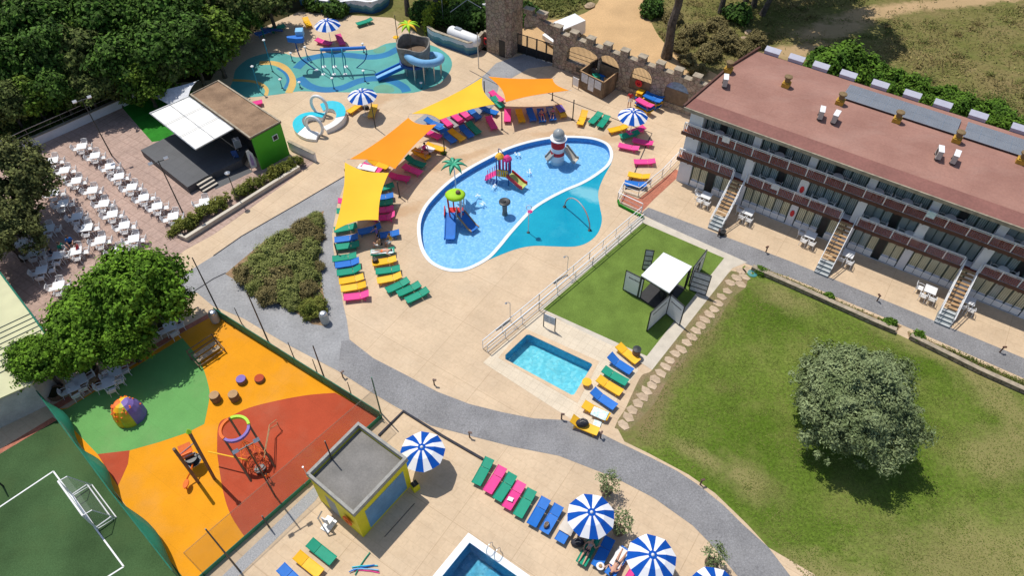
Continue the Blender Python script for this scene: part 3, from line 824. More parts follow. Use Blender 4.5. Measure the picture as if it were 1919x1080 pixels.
g.build('dividing_wall', 'white_wall', hotel)
for i, x in enumerate(divs[:7]):
    if i in (0,):
        for z in (1.35, 3.95):
            pl = MB()
            xx = x + BAY
            pl.prism([(math.cos(a) * .17 * (1 if abs(math.cos(a)) > .1 else 1), math.sin(a) * .34) for a in [k * math.pi / 8 for k in range(16)]], 0, 0.03)
            m_ = MB().add(pl.v, pl.f, 0, Matrix.Translation((xx, 0.04 if z > 2 else 0.0, z)) @ Matrix.Rotation(R(90), 4, 'X'))
            m_.build('number_plaque', 'pl_red', hotel)
# roof: two low slopes and a fascia
g = MB()
A_ = [(-0.55, -0.35), (LEN, -0.35), (LEN, 10.75), (1.05, 10.75)]
mid0, mid1 = (0.50, 6.0), (LEN, 6.0)
zr = 8.35
g.add([(-0.55, -0.35, ROOFZ), (LEN, -0.35, ROOFZ), (LEN, 6, zr), (0.50, 6, zr), (1.25, 10.75, ROOFZ), (LEN, 10.75, ROOFZ)], [(0, 1, 2, 3), (3, 2, 5, 4)])
g.add([(-0.55, -0.35, ROOFZ - .3), (LEN, -0.35, ROOFZ - .3), (LEN, 6, zr - .3), (0.50, 6, zr - .3), (1.25, 10.75, ROOFZ - .3), (LEN, 10.75, ROOFZ - .3)], [(3, 2, 1, 0), (4, 5, 2, 3)])
roof = g.build('roof', 'roof_red', hotel, fixn=False)
g = MB()
def beam(a, b, w_, h_, mb):
    a, b = Vector(a), Vector(b)
    d = b - a
    L_ = d.length
    T = Matrix.Translation((a + b) / 2) @ d.to_track_quat('X', 'Z').to_matrix().to_4x4()
    mb.box((0, 0, 0), (L_, w_, h_), 0, 0, T)
beam((-0.55, -0.41, ROOFZ - .13), (LEN, -0.41, ROOFZ - .13), 0.11, 0.30, g)
g.build('gutter', 'stone_cap', roof)
g = MB()
beam((-0.62, -0.35, ROOFZ - .02), (0.43, 6, zr), 0.16, 0.34, g)
beam((0.43, 6, zr + .0), (1.35, 11.4, ROOFZ), 0.16, 0.34, g)
beam((0.95, 10.80, ROOFZ - .15), (LEN, 10.80, ROOFZ - .15), 0.10, 0.25, g)
g.build('parapet', 'wood_dark', roof)
def roofz(y):
    return ROOFZ + (zr - ROOFZ) * ((y + .35) / 6.35 if y < 6 else (10.75 - y) / 4.75)
g = MB()
g.prism([(-0.5, -0.33), (LEN, -0.33), (LEN, 0.75), (-0.32, 0.75)], 0, 0.0)
o = MB()
o.add([(x, y, roofz(y) + 0.012) for x, y in [(-0.5, -0.33), (LEN, -0.33), (LEN, 1.05), (-0.28, 1.05)]], [(0, 1, 2, 3)])
pm('roof_band', (0.235, 0.100, 0.080), 0.85, scale=0.5, var=0.12, fine=0.1, fscale=6)
o.build('roofing_strip', 'roof_band', roof)
for x, y in [(0.62, 5.6), (5.45, 6.2), (9.9, 6.25), (14.35, 6.35), (18.8, 6.3), (23.3, 6.3)]:
    z = roofz(y)
    g = MB()
    g.box((0, 0, .20), (.62, .62, .42)); g.box((0, 0, .45), (.46, .46, .12))
    c = g.build('chimney', 'chimney_yellow', roof)
    c.location = (x, y, z - .03)
    g = MB(); g.lathe([(.22, .50), (.22, .86), (.33, .88), (.33, .98), (.20, 1.02)], 12)
    k = g.build('chimney_pot', 'chimney_cap', roof); k.location = (x, y, z - .03)
pm('rear_grey', (0.42, 0.42, 0.50), 0.6, var=0.05)
# white-topped window canopies along the rear edge
g = None
for i, x in enumerate([2.6, 4.75, 6.9, 9.25, 11.9, 14.5, 16.9, 19.6, 22.7, 25.5, 28.0]):
    g = MB(); g.box((x, 11.1, 8.22), (1.35, 0.55, .05), 0, 0, None, R(24)); g.box((x, 10.86, 7.75), (1.3, 0.06, .75))
    g.build('rear_canopy', 'rear_grey', hotel)
# floor slabs
g = MB()
fl(g, -0.35, LEN, -0.12, 0.897, 5.12, 5.32)
s2 = g.build('balcony_floor', 'white_wall', hotel)
g = MB()
cut = [(4.75, 5.95), (13.85, 15.05), (23.0, 24.2), (32.1, 33.3)]
xs = [-0.30] + [v for c in cut for v in c] + [LEN]
segs = [(xs[i], xs[i + 1]) for i in range(0, len(xs), 2)]
for a, b in segs: fl(g, a, b, -0.12, 0.897, 2.42, 2.62)
for a, b in cut: fl(g, a, b, 0.15, 0.897, 2.42, 2.62)
g.build('balcony_floor', 'white_wall', hotel)
g = MB()
fl(g, -.42, LEN, -0.19, -0.12, 5.08, 5.40)
for a, b in segs: fl(g, a - .02, b + .02, -0.19, -0.12, 2.38, 2.70)
for i in range(60):
    x = .1 + i * .66
    fl(g, x - .05, x + .05, -0.17, 0.25, 4.98, 5.079)
    if all(not (a - .1 < x < b + .1) for a, b in cut): fl(g, x - .05, x + .05, -0.17, 0.25, 2.29, 2.379)
g.build('balcony_beam', 'wood_dark', hotel)
g = MB()
for a, b, z in [(-.35, .55, 5.325), (-.30, .45, 2.625)]:
    g = MB(); fl(g, a, b, -0.11, .25, z, z + .08); g.build('tiled_corner', 'terracotta', hotel)
pm('red_floor', (0.16, 0.035, 0.022), 0.7, var=0.2)
# railings: one per stretch between the stair heads
def railing(x0, x1, z, y=-0.13):
    g = MB()
    n_ = int((x1 - x0) / 0.135)
    for i in range(n_ + 1):
        x = x0 + (x1 - x0) * i / n_
        g.box((x, y, z + .42), (.075, .025, .74))
    o = g.build('balustrade', 'rail_wood', hotel)
    g = MB()
    g.box(((x0 + x1) / 2, y, z + .98), (x1 - x0, .08, .06)); g.box(((x0 + x1) / 2, y, z + .83), (x1 - x0, .04, .04)); g.box(((x0 + x1) / 2, y, z + .06), (x1 - x0, .035, .035))
    k = int((x1 - x0) / 1.5) + 1
    for i in range(k + 1):
        x = x0 + (x1 - x0) * i / k
        g.box((x, y - .005, z + .50), (.07, .06, 1.0))
    g.build('handrail', 'white_paint', o)
railing(-.25, LEN, 5.34)
for a, b in segs: railing(a + .1, b - .05, 2.64)
# glazing: per bay and storey, sliding doors with curtains
rnd = random.Random(11)
def glazing(x0, x1, z0, z1, y, warm=False, n=6, low=False, openat=None):
    g = MB()
    wd = (x1 - x0) / n
    for i in range(n + 1):
        x = x0 + wd * i
        g.box((x, y - .03, (z0 + z1) / 2), (.09 if i % 2 == 0 else .06, .07, z1 - z0))
    g.box(((x0 + x1) / 2, y - .028, z1 - .04), (x1 - x0, .066, .08)); g.box(((x0 + x1) / 2, y - .028, z0 + .04), (x1 - x0, .066, .08))
    fr = g.build('window_frame', 'frame_dark', hotel)
    for i in range(n):
        xa, xb = x0 + wd * i + .04, x0 + wd * (i + 1) - .04
        m_ = 'black' if i == openat else ('curtain_warm' if warm and rnd.random() < .75 else 'curtain')
        if low and i != openat:
            k = MB(); k.box(((xa + xb) / 2, y - .05, z0 + .33), (xb - xa + .05, .08, .56)); k.build('window_panel', 'white_paint', fr)
            k = MB(); k.box(((xa + xb) / 2, y - .012, (z0 + .72 + z1) / 2), (xb - xa, .02, z1 - z0 - .84)); k.build('pane', m_, fr)
        else:
            k = MB(); k.box(((xa + xb) / 2, y - .012, (z0 + z1) / 2), (xb - xa, .02, z1 - z0 - .16)); k.build('pane', m_, fr)
edges = [1.2] + [x for d in divs for x in (d - .32, d + .32)] + [LEN]
for k in range(0, len(edges) - 1, 2):
    a, b = edges[k], edges[k + 1]
    if b - a < 1: continue
    q = k // 2
    glazing(a + .05, b - .05, 5.34, 7.45, 0.88, n=7 if q == 0 else 6, openat=2 if q != 3 else None)
    glazing(a + .05, b - .05, 2.64, 5.05, 0.88, n=6, openat=3 if q % 2 else None)
    glazing(a + .05, b - .05, 0.05, 2.35, 0.10, warm=True, n=6, low=True, openat=3 if q in (2, 3) else (2 if q == 0 else None))
g = MB()
fl(g, 0.9, LEN, 0.13, 0.89, 0.04, 2.4)
g.build('ground_floor_wall', 'white_wall', hotel)
# outside stairs: part of the hotel
for a, b in cut:
    st = MB()
    xm = (a + b) / 2
    n_ = 14
    for i in range(n_):
        t = i / n_
        y = -3.95 + t * 3.9
        z = 0.19 * (i + .5)
        if i >= 4: st.box((xm, y, z + .06), (1.0, .25, .05))
    s_ = st.build('stair', 'wood', hotel)
    k = MB()
    for i in range(4):
        k.box((xm, -3.95 + i * .28 + .14 * 0, 0.095 * (i + 1) + 0.0), (1.06, .275, 0.19 * (i + 1)))
    k.build('stone_step', 'cloth_grey', s_)
    k = MB()
    for i in range(4):
        k.box((xm, -3.95 + i * .28 - .10, 0.19 * (i + 1) + 0.006), (1.0, .05, 0.012))
    k.build('step_tread', 'white_paint', s_)
    k = MB()
    for sx in (-.53, .53):
        beam((xm + sx, -3.0, .75), (xm + sx, -0.12, 2.62), .05, .22, k)
        beam((xm + sx, -4.0, .98), (xm + sx, -0.15, 3.55), .05, .06, k)
        beam((xm + sx, -4.0, .60), (xm + sx, -0.15, 3.15), .03, .03, k)
        for t in (0, .25, .5, .75, 1.0):
            k.box((xm + sx, -3.95 + t * 3.8, .45 + t * 2.55), (.045, .045, 1.05))
    k.build('stair_rail', 'white_paint', s_)
    k = MB(); fl(k, a + .06, b - .06, -0.06, 0.15, 2.50, 2.63); k.build('landing', 'red_floor', s_)
# roof plant: solar panels, air conditioners stand on the roof
def on_roof(x, y):
    v = Matrix.Rotation(HROT, 4, 'Z') @ Vector((x, y, 0)) + H0
    return Vector((v.x, v.y, roofz(y)))
slope_b = math.atan2(ROOFZ - zr, 4.75)
for (xa, xb, lab, tag_) in [(9.8, 18.65, 'long dark solar panel array on the rear slope of the hotel roof, left one', 0), (19.1, 29.0, 'dark solar panel array on the rear hotel roof at the right edge of the picture', 1)]:
    t_ = thing('solar_panel_array', lab, 'solar panels', on_roof(xa, 8.45), HROT)
    n_ = int((xb - xa) / 1.1)
    for i in range(n_):
        for r_ in range(2):
            g = MB()
            T = Matrix.Translation((0.55 + i * 1.1, (r_ - .5) * 1.35, .16)) @ Matrix.Rotation(slope_b, 4, 'X') 
            T = Matrix.Translation((0, 0, (r_ - .5) * 1.35 * math.tan(slope_b))) @ T
            g.box((0, 0, 0), (1.08, 1.32, .04), 0, 0, T)
            p_ = g.build('solar_panel', 'solar', t_)
            g = MB()
            for k in range(1, 6): g.box((-.54 + k * .18, 0, .023), (.012, 1.3, .006), 0, 0, T)
            for k in range(1, 7): g.box((0, -.66 + k * .188, .0235), (1.06, .010, .006), 0, 0, T)
            for s_ in (-1, 1): g.box((s_ * .53, 0, .023), (.03, 1.32, .008), 0, 0, T); g.box((0, s_ * .655, .0235), (1.08, .03, .008), 0, 0, T)
            g.build('panel_grid', 'steel', p_)
def make_ac(_):
    t_ = thing('air_conditioner', 'x', 'air conditioner', (0, 0, 0))
    g = MB(); g.box((0, 0, .47), (.36, .85, .70)); g.build('casing', 'ac_body', t_)
    g = MB(); g.box((0, 0, .826), (.40, .88, .02)); g.build('top_panel', 'white_paint', t_)
    g = MB(); g.lathe([(.27, 0), (.27, .02)], 16, T=Matrix.Translation((-.19, 0, .47)) @ Matrix.Rotation(R(90), 4, 'Y')); g.build('fan_grille', 'dark_metal', t_)
    g = MB()
    for s_ in (-.3, .3): g.box((0, s_, .06), (.42, .06, .12))
    g.build('foot_rail', 'dark_metal', t_)
    return t_
AC = Maker(make_ac)
for i, (x, y, r_, lab) in enumerate([(1.1, 3.75, 20, 'single grey air conditioner on the left end of the hotel roof beside the edge chimney'),
        (9.15, 3.75, 12, 'grey air conditioner with open fan side, left unit of the pair below the third chimney'), (10.25, 3.85, 0, 'grey air conditioner, right unit of the pair nearest the first stair'),
        (18.05, 3.75, 12, 'grey air conditioner, left unit of the pair farther right on the hotel roof'), (19.15, 3.85, 0, 'grey air conditioner, rightmost unit on the hotel roof')]):
    AC('a', on_roof(x, y) + Vector((0, 0, .02)), HROT + R(r_), lab, 'air conditioners on the hotel roof')
# ================================================================ castle wall, tower and gate
CA, CB = P(1043, 121), P(1297, 212)
cdir = CB - CA; CL = cdir.length; cang = ang(CA, CB)
def cw_t(u, v, z):      # distance along the wall of a picture point at height z
    q = P(u, v, z) - CA
    return q.dot(cdir.normalized())
castle = thing('castle_wall', 'rough brown stone wall with arches and battlements behind the pool', 'wall', CA, cang)
MX = Matrix.Rotation(R(90), 4, 'X')
WT = 0.55
a1 = (1.45, 5.3); a2 = (cw_t(1119, 130, 1.5), cw_t(1162, 140, 1.5)); a3 = (cw_t(1181, 150, 1.5), cw_t(1224, 160, 1.5)); a4 = (cw_t(1250, 168, 1.5), cw_t(1295, 182, 1.5))
WH = 4.0
prof = [(-0.2, 0), (CL + 2.2, 0), (CL + 2.2, WH * .93), (-0.2, WH)]
def arch(x0, x1, sill, spring):
    r_ = (x1 - x0) / 2
    rise = min(r_, 1.15)
    pts = [(x0, sill), (x1, sill)]
    for k in range(9):
        a = math.pi * k / 8
        pts.append(((x0 + x1) / 2 + r_ * math.cos(a), spring + rise * math.sin(a)))
    return pts
holes = [arch(a1[0], a1[1], 1.25, 2.2), arch(a2[0], a2[1], 0.9, 2.3), arch(a3[0], a3[1], 0.7, 2.2), arch(a4[0], a4[1], 0.6, 2.0)]
g = MB(); g.prism(prof, 0, WT, holes=holes, T=MX)
g.build('stone_wall', 'stone', castle)
nm = 9
for i in range(nm):
    x = 0.15 + i * (CL + 1.6) / nm
    g = MB(); g.box((x, -WT / 2, WH * (1 - .07 * x / CL) + .28), (.75, WT + .06, .66), 0, 0, None, R(random.uniform(-2, 2))); m_ = g.build('battlement', 'stone', castle)
    g = MB(); g.box((x, -WT / 2, WH * (1 - .07 * x / CL) + .64), (.86, WT + .2, .08)); g.build('coping_slab', 'stone_cap', m_)
    g = MB(); g.box((x + (CL + 1.6) / nm / 2, -WT / 2, WH * (1 - .07 * (x + .8) / CL) + .02), (.80, WT + .1, .07), 0, 0, None, 0, R(2)); g.build('coping_slab', 'stone_cap', castle)
for (x0, x1), zt, z0 in [(a1, 3.0, 1.25), (a2, 3.2, .9), (a3, 3.1, .7)]:
    g = MB()
    n_ = int((x1 - x0) / .14)
    for i in range(1, n_):
        x = x0 + (x1 - x0) * i / n_
        r_ = (x1 - x0) / 2
        top = 2.2 + min(r_, 1.1) * math.sqrt(max(0, 1 - ((x - (x0 + x1) / 2) / r_) ** 2))
        g.box((x, -.2, (z0 + top) / 2), (.03, .03, top - z0))
    g.box(((x0 + x1) / 2, -.2, z0 + .5), (x1 - x0, .03, .04)); g.box(((x0 + x1) / 2, -.2, 2.2), (x1 - x0, .03, .04))
    g.build('iron_bars', 'dark_metal', castle)
for x0, x1, z0, z1 in [(a2[0], a2[1], .9, 2.2), (a3[0], a3[1], .7, 1.9), (a4[0], a4[1], .6, 2.2)]:
    g = MB(); g.box(((x0 + x1) / 2, -.42, (z0 + z1) / 2), (x1 - x0, .06, z1 - z0)); g.build('reed_screen', 'wood_fence', castle)
pm('blue_glazing', (0.16, 0.26, 0.40), 0.15, scale=3, var=0.3)
g = MB()
for k in range(9):
    a = math.pi * k / 8; r_ = (a4[1] - a4[0]) / 2
    g.box(((a4[0] + a4[1]) / 2 + r_ * math.cos(a) * .97, -.35, 2.0 + 1.1 * math.sin(a)), (.05, .05, .05))
r_ = (a4[1] - a4[0]) / 2
g.prism([((a4[0] + a4[1]) / 2 + r_ * .97 * math.cos(math.pi * k / 12), 2.0 + 1.1 * math.sin(math.pi * k / 12)) for k in range(13)], .38, .42, T=MX)
g.build('arch_window', 'blue_glazing', castle)
g = MB(); g.box((2.9, -WT - .04, .7), (.45, .05, .45)); g.build('vent', 'dark_metal', castle)
g = MB()
for s_ in (0,): 
    for k in range(16):
        a = 2 * math.pi * k / 16
    g.lathe([(0.001, 0), (.36, 0), (.40, .05), (.36, .10), (.2, .10), (.17, .05), (.2, 0.001)], 20, T=Matrix.Translation((0, 0, 0)) @ MX)
lb = g.build('life_buoy', 'pl_red', None, smooth=True)
lb.location = CA + cdir.normalized() * ((a3[0] + a3[1]) / 2 - .2) + Vector((-math.sin(cang), math.cos(cang), 0)) * (-WT - .1) * 1 + Vector((0, 0, 1.75))
lb.location = CA + cdir.normalized() * ((a3[0] + a3[1]) / 2 - .1) + Vector((math.sin(cang), -math.cos(cang), 0)) * .66 + Vector((0, 0, 1.7))
lb.location -= Vector((0, 0, 0))
lb.rotation_euler = (0, 0, cang)
tag(lb, 'red life buoy hung on the reed screen in the third arch of the castle wall', 'life buoy')
# tower
TB = P(947, 94)
tower = thing('stone_tower', 'tall square stone tower with black door at the left end of the castle wall', 'tower', TB, cang)
g = MB()
g.prism([(-1.55, -1.3), (.95, -1.3), (1.35, -.9), (1.35, 1.3), (-1.2, 1.3), (-1.75, .8), (-1.75, -1.0)], 0, 13)
g.build('tower_wall', 'stone', tower)
g = MB(); g.box((.45, -1.31, 1.0), (.75, .06, 1.9)); g.build('door', 'black', tower)
g = MB(); g.box((-1.75, -1.0, 5.2), (.2, .2, .2)); g.box((-1.9, -1.1, 5.2), (.3, .12, .1)); g.build('lamp', 'white_paint', tower)
# gate between tower and castle wall
GA, GB = P(970, 98), P(1041, 121)
gate = thing('entrance_gate', 'black metal entrance gate of four panels between stone tower and arches', 'gate', GA, ang(GA, GB))
GLn = (GB - GA).length
for i in range(4):
    x0, x1 = GLn * i / 4 + .03, GLn * (i + 1) / 4 - .03
    g = MB()
    for x in (x0, x1): g.box((x, 0, 1.15), (.09, .09, 2.3))
    for z in (.1, 1.0, 2.25): g.box(((x0 + x1) / 2, 0, z), (x1 - x0, .05, .07))
    n_ = 9
    for k in range(1, n_): g.box((x0 + (x1 - x0) * k / n_, 0, 1.15), (.02, .02, 2.2))
    l_ = g.build('gate_leaf', 'dark_metal', gate)
    g = MB(); g.box(((x0 + x1) / 2, .03, .55), (x1 - x0 - .1, .02, .82)); g.build('lower_panel', 'black', l_)
# arch over the gate: broken bridge of battlements
g = MB()
g.prism([(0.9, 3.2), (2.2, 3.9), (GLn - .3, 3.0), (GLn + .1, 2.0), (GLn + .1, 4.35), (GLn - 1.6, 4.6), (2.4, 4.9), (1.2, 4.9), (.9, 4.3)], -.3, .25, T=MX)
ga = g.build('gate_arch', 'stone', gate)
for x in (1.35, 2.9):
    g = MB(); g.box((x, 0, 5.15), (1.0, .6, .5)); g.build('battlement', 'stone', ga)
    g = MB(); g.box((x, 0, 5.43), (1.12, .72, .07)); g.build('coping_slab', 'stone_cap', ga)
# wooden enclosure with posters
e0, e1, e2 = P(1085, 164), P(1128, 186), P(1159, 162)
hut = thing('wooden_enclosure', 'open-topped wooden bin store with white posters in front of the castle wall', 'bin store', e1, ang(e1, e0))
L0, L1 = (e0 - e1).length, (e2 - e1).length
a_ = ang(e1, e2) - ang(e1, e0)
cx, cy = math.cos(a_) * L1, math.sin(a_) * L1
def panel(p, q, h, nm_, par, mat='wood_fence'):
    g = MB()
    p, q = Vector((p[0], p[1], 0)), Vector((q[0], q[1], 0))
    d = q - p
    g.box((p + q) / 2 + Vector((0, 0, h / 2)), (d.length, .07, h), math.atan2(d.y, d.x))
    o = g.build(nm_, mat, par)
    g = MB(); g.box((p + q) / 2 + Vector((0, 0, h + .03)), (d.length + .08, .12, .05), math.atan2(d.y, d.x)); g.build('top_rail', 'wood', o)
    return o
HH = 1.95
panel((0, 0), (L0, 0), HH, 'fence_panel', hut); panel((0, 0), (cx, cy), HH, 'fence_panel', hut)
panel((cx, cy), (cx + L0, cy), HH, 'fence_panel', hut); panel((L0, 0), (cx + L0, cy), HH, 'fence_panel', hut)
pm('poster', (0.62, 0.63, 0.66), 0.6, scale=5, var=0.12)
for x0, x1, z0, z1 in [(.25, 1.05, .95, 1.85), (1.15, 1.85, .35, 1.85), (1.95, 2.75, .95, 1.9)]:
    sgn = -1 if cy > 0 else 1
    g = MB(); g.box(((x0 + x1) / 2, sgn * .05, (z0 + z1) / 2), (x1 - x0, .02, z1 - z0)); g.build('poster', 'poster', hut)
for k, (u, v, mt, lb_) in enumerate([(1128, 156, 'pl_blue', 'blue lidded bin inside the wooden bin store'), (1116, 157, 'pl_green', 'green lidded bin inside the wooden bin store')]):
    t_ = thing('wheelie_bin', lb_, 'bin', P(u, v), R(20))
    g = MB(); g.box((0, 0, .5), (.6, .6, .95)); g.build('bin_body', mt, t_)
    g = MB(); g.box((0, 0, 1.02), (.66, .68, .08), 0, 0, None, R(5)); g.build('lid', mt, t_)
    for s_ in (-.25, .25):
        g = MB(); g.tube([(s_ - .03, .3, .1), (s_ + .03, .3, .1)], .1, 10); g.build('wheel', 'black', t_)
t_ = thing('notice_board', 'small white notice board standing left of the wooden bin store', 'sign', P(1078, 165), ang(e1, e0))
g = MB(); g.box((0, 0, .75), (.8, .05, .9)); g.build('board', 'white_paint', t_)
g = MB(); g.box((-.4, 0, .6), (.05, .06, 1.2)); g.build('post', 'wood', t_)
g = MB(); g.box((.4, 0, .6), (.05, .06, 1.2)); g.build('post', 'wood', t_)
# ================================================================ painted wavy walls
def wavemat():
    m = pm('wave_paint', (0.7, 0.72, 0.76), 0.7, var=0.03)
    t, N, L, b = nodes_of(m)
    tc = N.new('ShaderNodeTexCoord'); sx = N.new('ShaderNodeSeparateXYZ'); L.new(tc.outputs['Object'], sx.inputs[0])
    nz = N.new('ShaderNodeTexNoise'); nz.noise_dimensions = '1D'; nz.inputs['Scale'].default_value = .9
    L.new(sx.outputs['X'], nz.inputs['W'])
    a = N.new('ShaderNodeMath'); a.operation = 'MULTIPLY_ADD'; L.new(nz.outputs['Fac'], a.inputs[0]); a.inputs[1].default_value = .9; L.new(sx.outputs['Z'], a.inputs[2])
    d = N.new('ShaderNodeMath'); d.operation = 'MULTIPLY'; d.inputs[1].default_value = .42; L.new(a.outputs[0], d.inputs[0])
    cr = N.new('ShaderNodeValToRGB'); cr.color_ramp.interpolation = 'CONSTANT'; L.new(d.outputs[0], cr.inputs[0])
    ramp(cr, [(0, (.012, .085, .20)), (.30, (.02, .14, .24)), (.42, (.10, .24, .27)), (.50, (.13, .28, .36)), (.58, (.62, .66, .74)), (.80, (.30, .22, .15))])
    L.new(cr.outputs[0], b.inputs['Base Color'])
wavemat()
def low_wall(name, px, h, th, mat, label, cat='wall', cap=None, smooth=0):
    pts = PP(px)
    if smooth: pts = smooth_path(pts, smooth)
    o0 = pts[0]
    t_ = thing(name, label, cat, o0, 0)
    rb = ribbon([p - o0 for p in pts], th)
    g = MB().prism(rb, 0, h)
    g.build('wall_face', mat, t_)
    if cap:
        g = MB().prism(ribbon([p - o0 for p in pts], th + .08), h, h + .06); g.build('wall_cap', cap, t_)
    return t_
low_wall('painted_wall', [(804, 72), (815, 80), (840, 89), (879, 103), (896, 98)], 1.45, .25, 'wave_paint', 'low garden wall painted with blue and white waves below the white tank', cap='stone_cap')
low_wall('painted_wall', [(565, 8), (590, 18), (612, 22), (640, 24), (668, 21), (700, 24), (725, 10), (728, -5)], 1.4, .3, 'wave_paint', 'curving wall with painted waves at the top of the splash area', cap='white_paint', smooth=3)
low_wall('kiosk_wall', [(896, 97), (906, 86)], 1.7, .3, 'stone', 'short stone pier wall with sloping top beside the tower', cap='stone_cap')
low_wall('kiosk_wall', [(908, 86), (922, 90)], 1.8, .3, 'stone', 'short stone wall with red first aid box against the tower', cap='stone_cap')
t_ = thing('fire_box', 'small red cabinet on the stone wall left of the tower', 'fire box', P(912, 90) + Vector((0, -.3, 0)), R(-30))
g = MB(); g.box((0, 0, 1.0), (.55, .2, .7)); g.build('cabinet', 'pl_red', t_)
g = MB(); g.box((.0, -.11, 1.0), (.3, .02, .4)); g.build('cabinet_door', 'cloth_dark', t_)
# gas tank
ta, tb = P(835, 62, 1.3), P(893, 85, 1.3)
t_ = thing('gas_tank', 'long white horizontal gas tank lying behind the wave painted wall', 'tank', (ta + tb) / 2 - Vector((0, 0, 1.3)) + Vector((.3, .6, 0)), ang(ta, tb))
hl = (tb - ta).length / 2
g = MB()
pr = [(0.02, -hl), (.45, -hl + .12), (.62, -hl + .35), (.62, hl - .35), (.45, hl - .12), (.02, hl)]
g.lathe(pr, 20, T=Matrix.Translation((0, 0, 1.3)) @ Matrix.Rotation(R(90), 4, 'Y')); g.build('tank_shell', 'white_paint', t_, smooth=True)
g = MB(); g.box((-hl * .35, 0, 1.96), (.8, .4, .14)); g.build('valve_cover', 'steel', t_)
for s_ in (-1, 1):
    g = MB(); g.box((s_ * hl * .6, 0, .36), (.3, .9, .72)); g.build('saddle', 'concrete', t_)
t_ = thing('pipe_rack', 'thin grey metal pipes above the white gas tank', 'pipe rack', P(850, 50))
g = MB(); g.tube([(-1.2, .8, 2.9), (.2, 1.4, 3.4), (3.6, 1.0, 3.2)], .04, 6); g.tube([(.2, 1.4, 3.4), (3.2, -.4, 2.5)], .04, 6); g.tube([(1.6, .5, 2.9), (-.2, -.6, 2.1)], .04, 6); g.build('pipe', 'steel', t_)
g = MB(); g.tube([(3.6, 1.0, 0), (3.6, 1.0, 3.2)], .05, 6); g.tube([(-1.2, .8, 0), (-1.2, .8, 2.9)], .05, 6); g.build('upright', 'steel', t_)
# ================================================================ stage building
sA, sB, sC = P(497, 318), P(543, 287), P(468, 260, 3.6)
SH = 3.6
rt = [P(356, 178, SH), P(410, 151, SH), P(527, 228, SH), P(468, 260, SH)]   # roof outline, photograph corners
o0 = Vector((rt[3].x, rt[3].y, 0))
sa = ang(rt[3], rt[2])
stage = thing('stage_building', 'flat brown roofed stage building with bright green end wall', 'stage building', o0, 0)
loc = [p - o0 - Vector((0, 0, SH)) for p in rt]
g = MB()
q = [(p.x, p.y) for p in loc]
inn = [tuple(v) for v in [(p.x, p.y) for p in inset([Vector((a[0], a[1], 0)) for a in q], .18)]]
g.prism(inn, 0, SH - .12); 
# open front: carve by building three sides only
g = MB()
def wallseg(mb, a, b, z0, z1, th=.2, mi=0):
    a, b = Vector((*a, 0)), Vector((*b, 0)); d = b - a
    mb.box((a + b) / 2 + Vector((0, 0, (z0 + z1) / 2)), (d.length, th, z1 - z0), math.atan2(d.y, d.x), mi)
wallseg(g, inn[2], inn[3], 0, SH - .1, .25)
ew = g.build('end_wall', 'green_wall', stage)
g = MB(); wallseg(g, inn[1], inn[2], 0, SH - .12); wallseg(g, inn[0], inn[1], 0, SH - .12); g.build('back_wall', 'green_wall', stage)
g = MB(); m0 = Vector((*inn[0], 0)).lerp(Vector((*inn[1], 0)), .25); m1 = Vector((*inn[3], 0)).lerp(Vector((*inn[2], 0)), .25)
wallseg(g, m0[:2], m1[:2], 0, SH - .12); g.build('stage_backdrop', 'black', stage)
g = MB().prism(q, SH - .12, SH); rf = g.build('roof', 'roof_brown', stage)
g = MB(); g.prism(q, SH, SH + .10, holes=[[(p.x, p.y) for p in inset([Vector((a[0], a[1], 0)) for a in q], .16)]]); g.build('roof_kerb', 'stone_cap', rf)
dv = Vector((*inn[2], 0)) - Vector((*inn[3], 0)); dv.normalize()
nv = Vector((dv.y, -dv.x, 0))
wp = Vector((*inn[3], 0)) + dv * 2.1 + nv * .14
g = MB(); g.box(wp + Vector((0, 0, 2.5)), (.55, .06, .55), math.atan2(dv.y, dv.x)); wf = g.build('window', 'white_paint', stage)
g = MB(); g.box(wp + nv * .02 + Vector((0, 0, 2.5)), (.42, .05, .42), math.atan2(dv.y, dv.x)); g.build('pane', 'black', wf)
# stage canopy: white membrane, held by the building
cz = [(280.5, 212, 3.0), (353.5, 180, 3.45), (437.5, 241, 3.45), (366, 280, 3.0)]
cp = [P(*c) - o0 for c in cz]
g = MB(); nx, ny = 8, 6
for th in (0, .05):
    vs = []
    for j in range(ny + 1):
        for i in range(nx + 1):
            s_, t__ = i / nx, j / ny
            p = (cp[0] * (1 - s_) + cp[1] * s_) * (1 - t__) + (cp[3] * (1 - s_) + cp[2] * s_) * t__
            p = p + Vector((0, 0, .10 * math.sin(math.pi * t__ * 3) ** 2 - .06 - th))
            vs.append(p)
    g.add(vs, [(j * (nx + 1) + i, j * (nx + 1) + i + 1, (j + 1) * (nx + 1) + i + 1, (j + 1) * (nx + 1) + i) for j in range(ny) for i in range(nx)])
can = g.build('canopy', 'canopy_white', stage, smooth=True)
g = MB()
for k in range(4):
    g.tube([cp[k], cp[(k + 1) % 4]], .05, 6)
for t__ in (.34, .67):
    g.tube([cp[0].lerp(cp[3], t__) + Vector((0, 0, .05)), cp[1].lerp(cp[2], t__) + Vector((0, 0, .05))], .025, 6)
g.tube([cp[0].lerp(cp[1], .5) + Vector((0, 0, .06)), cp[3].lerp(cp[2], .5) + Vector((0, 0, .06))], .02, 6)
g.build('canopy_frame', 'steel', can)
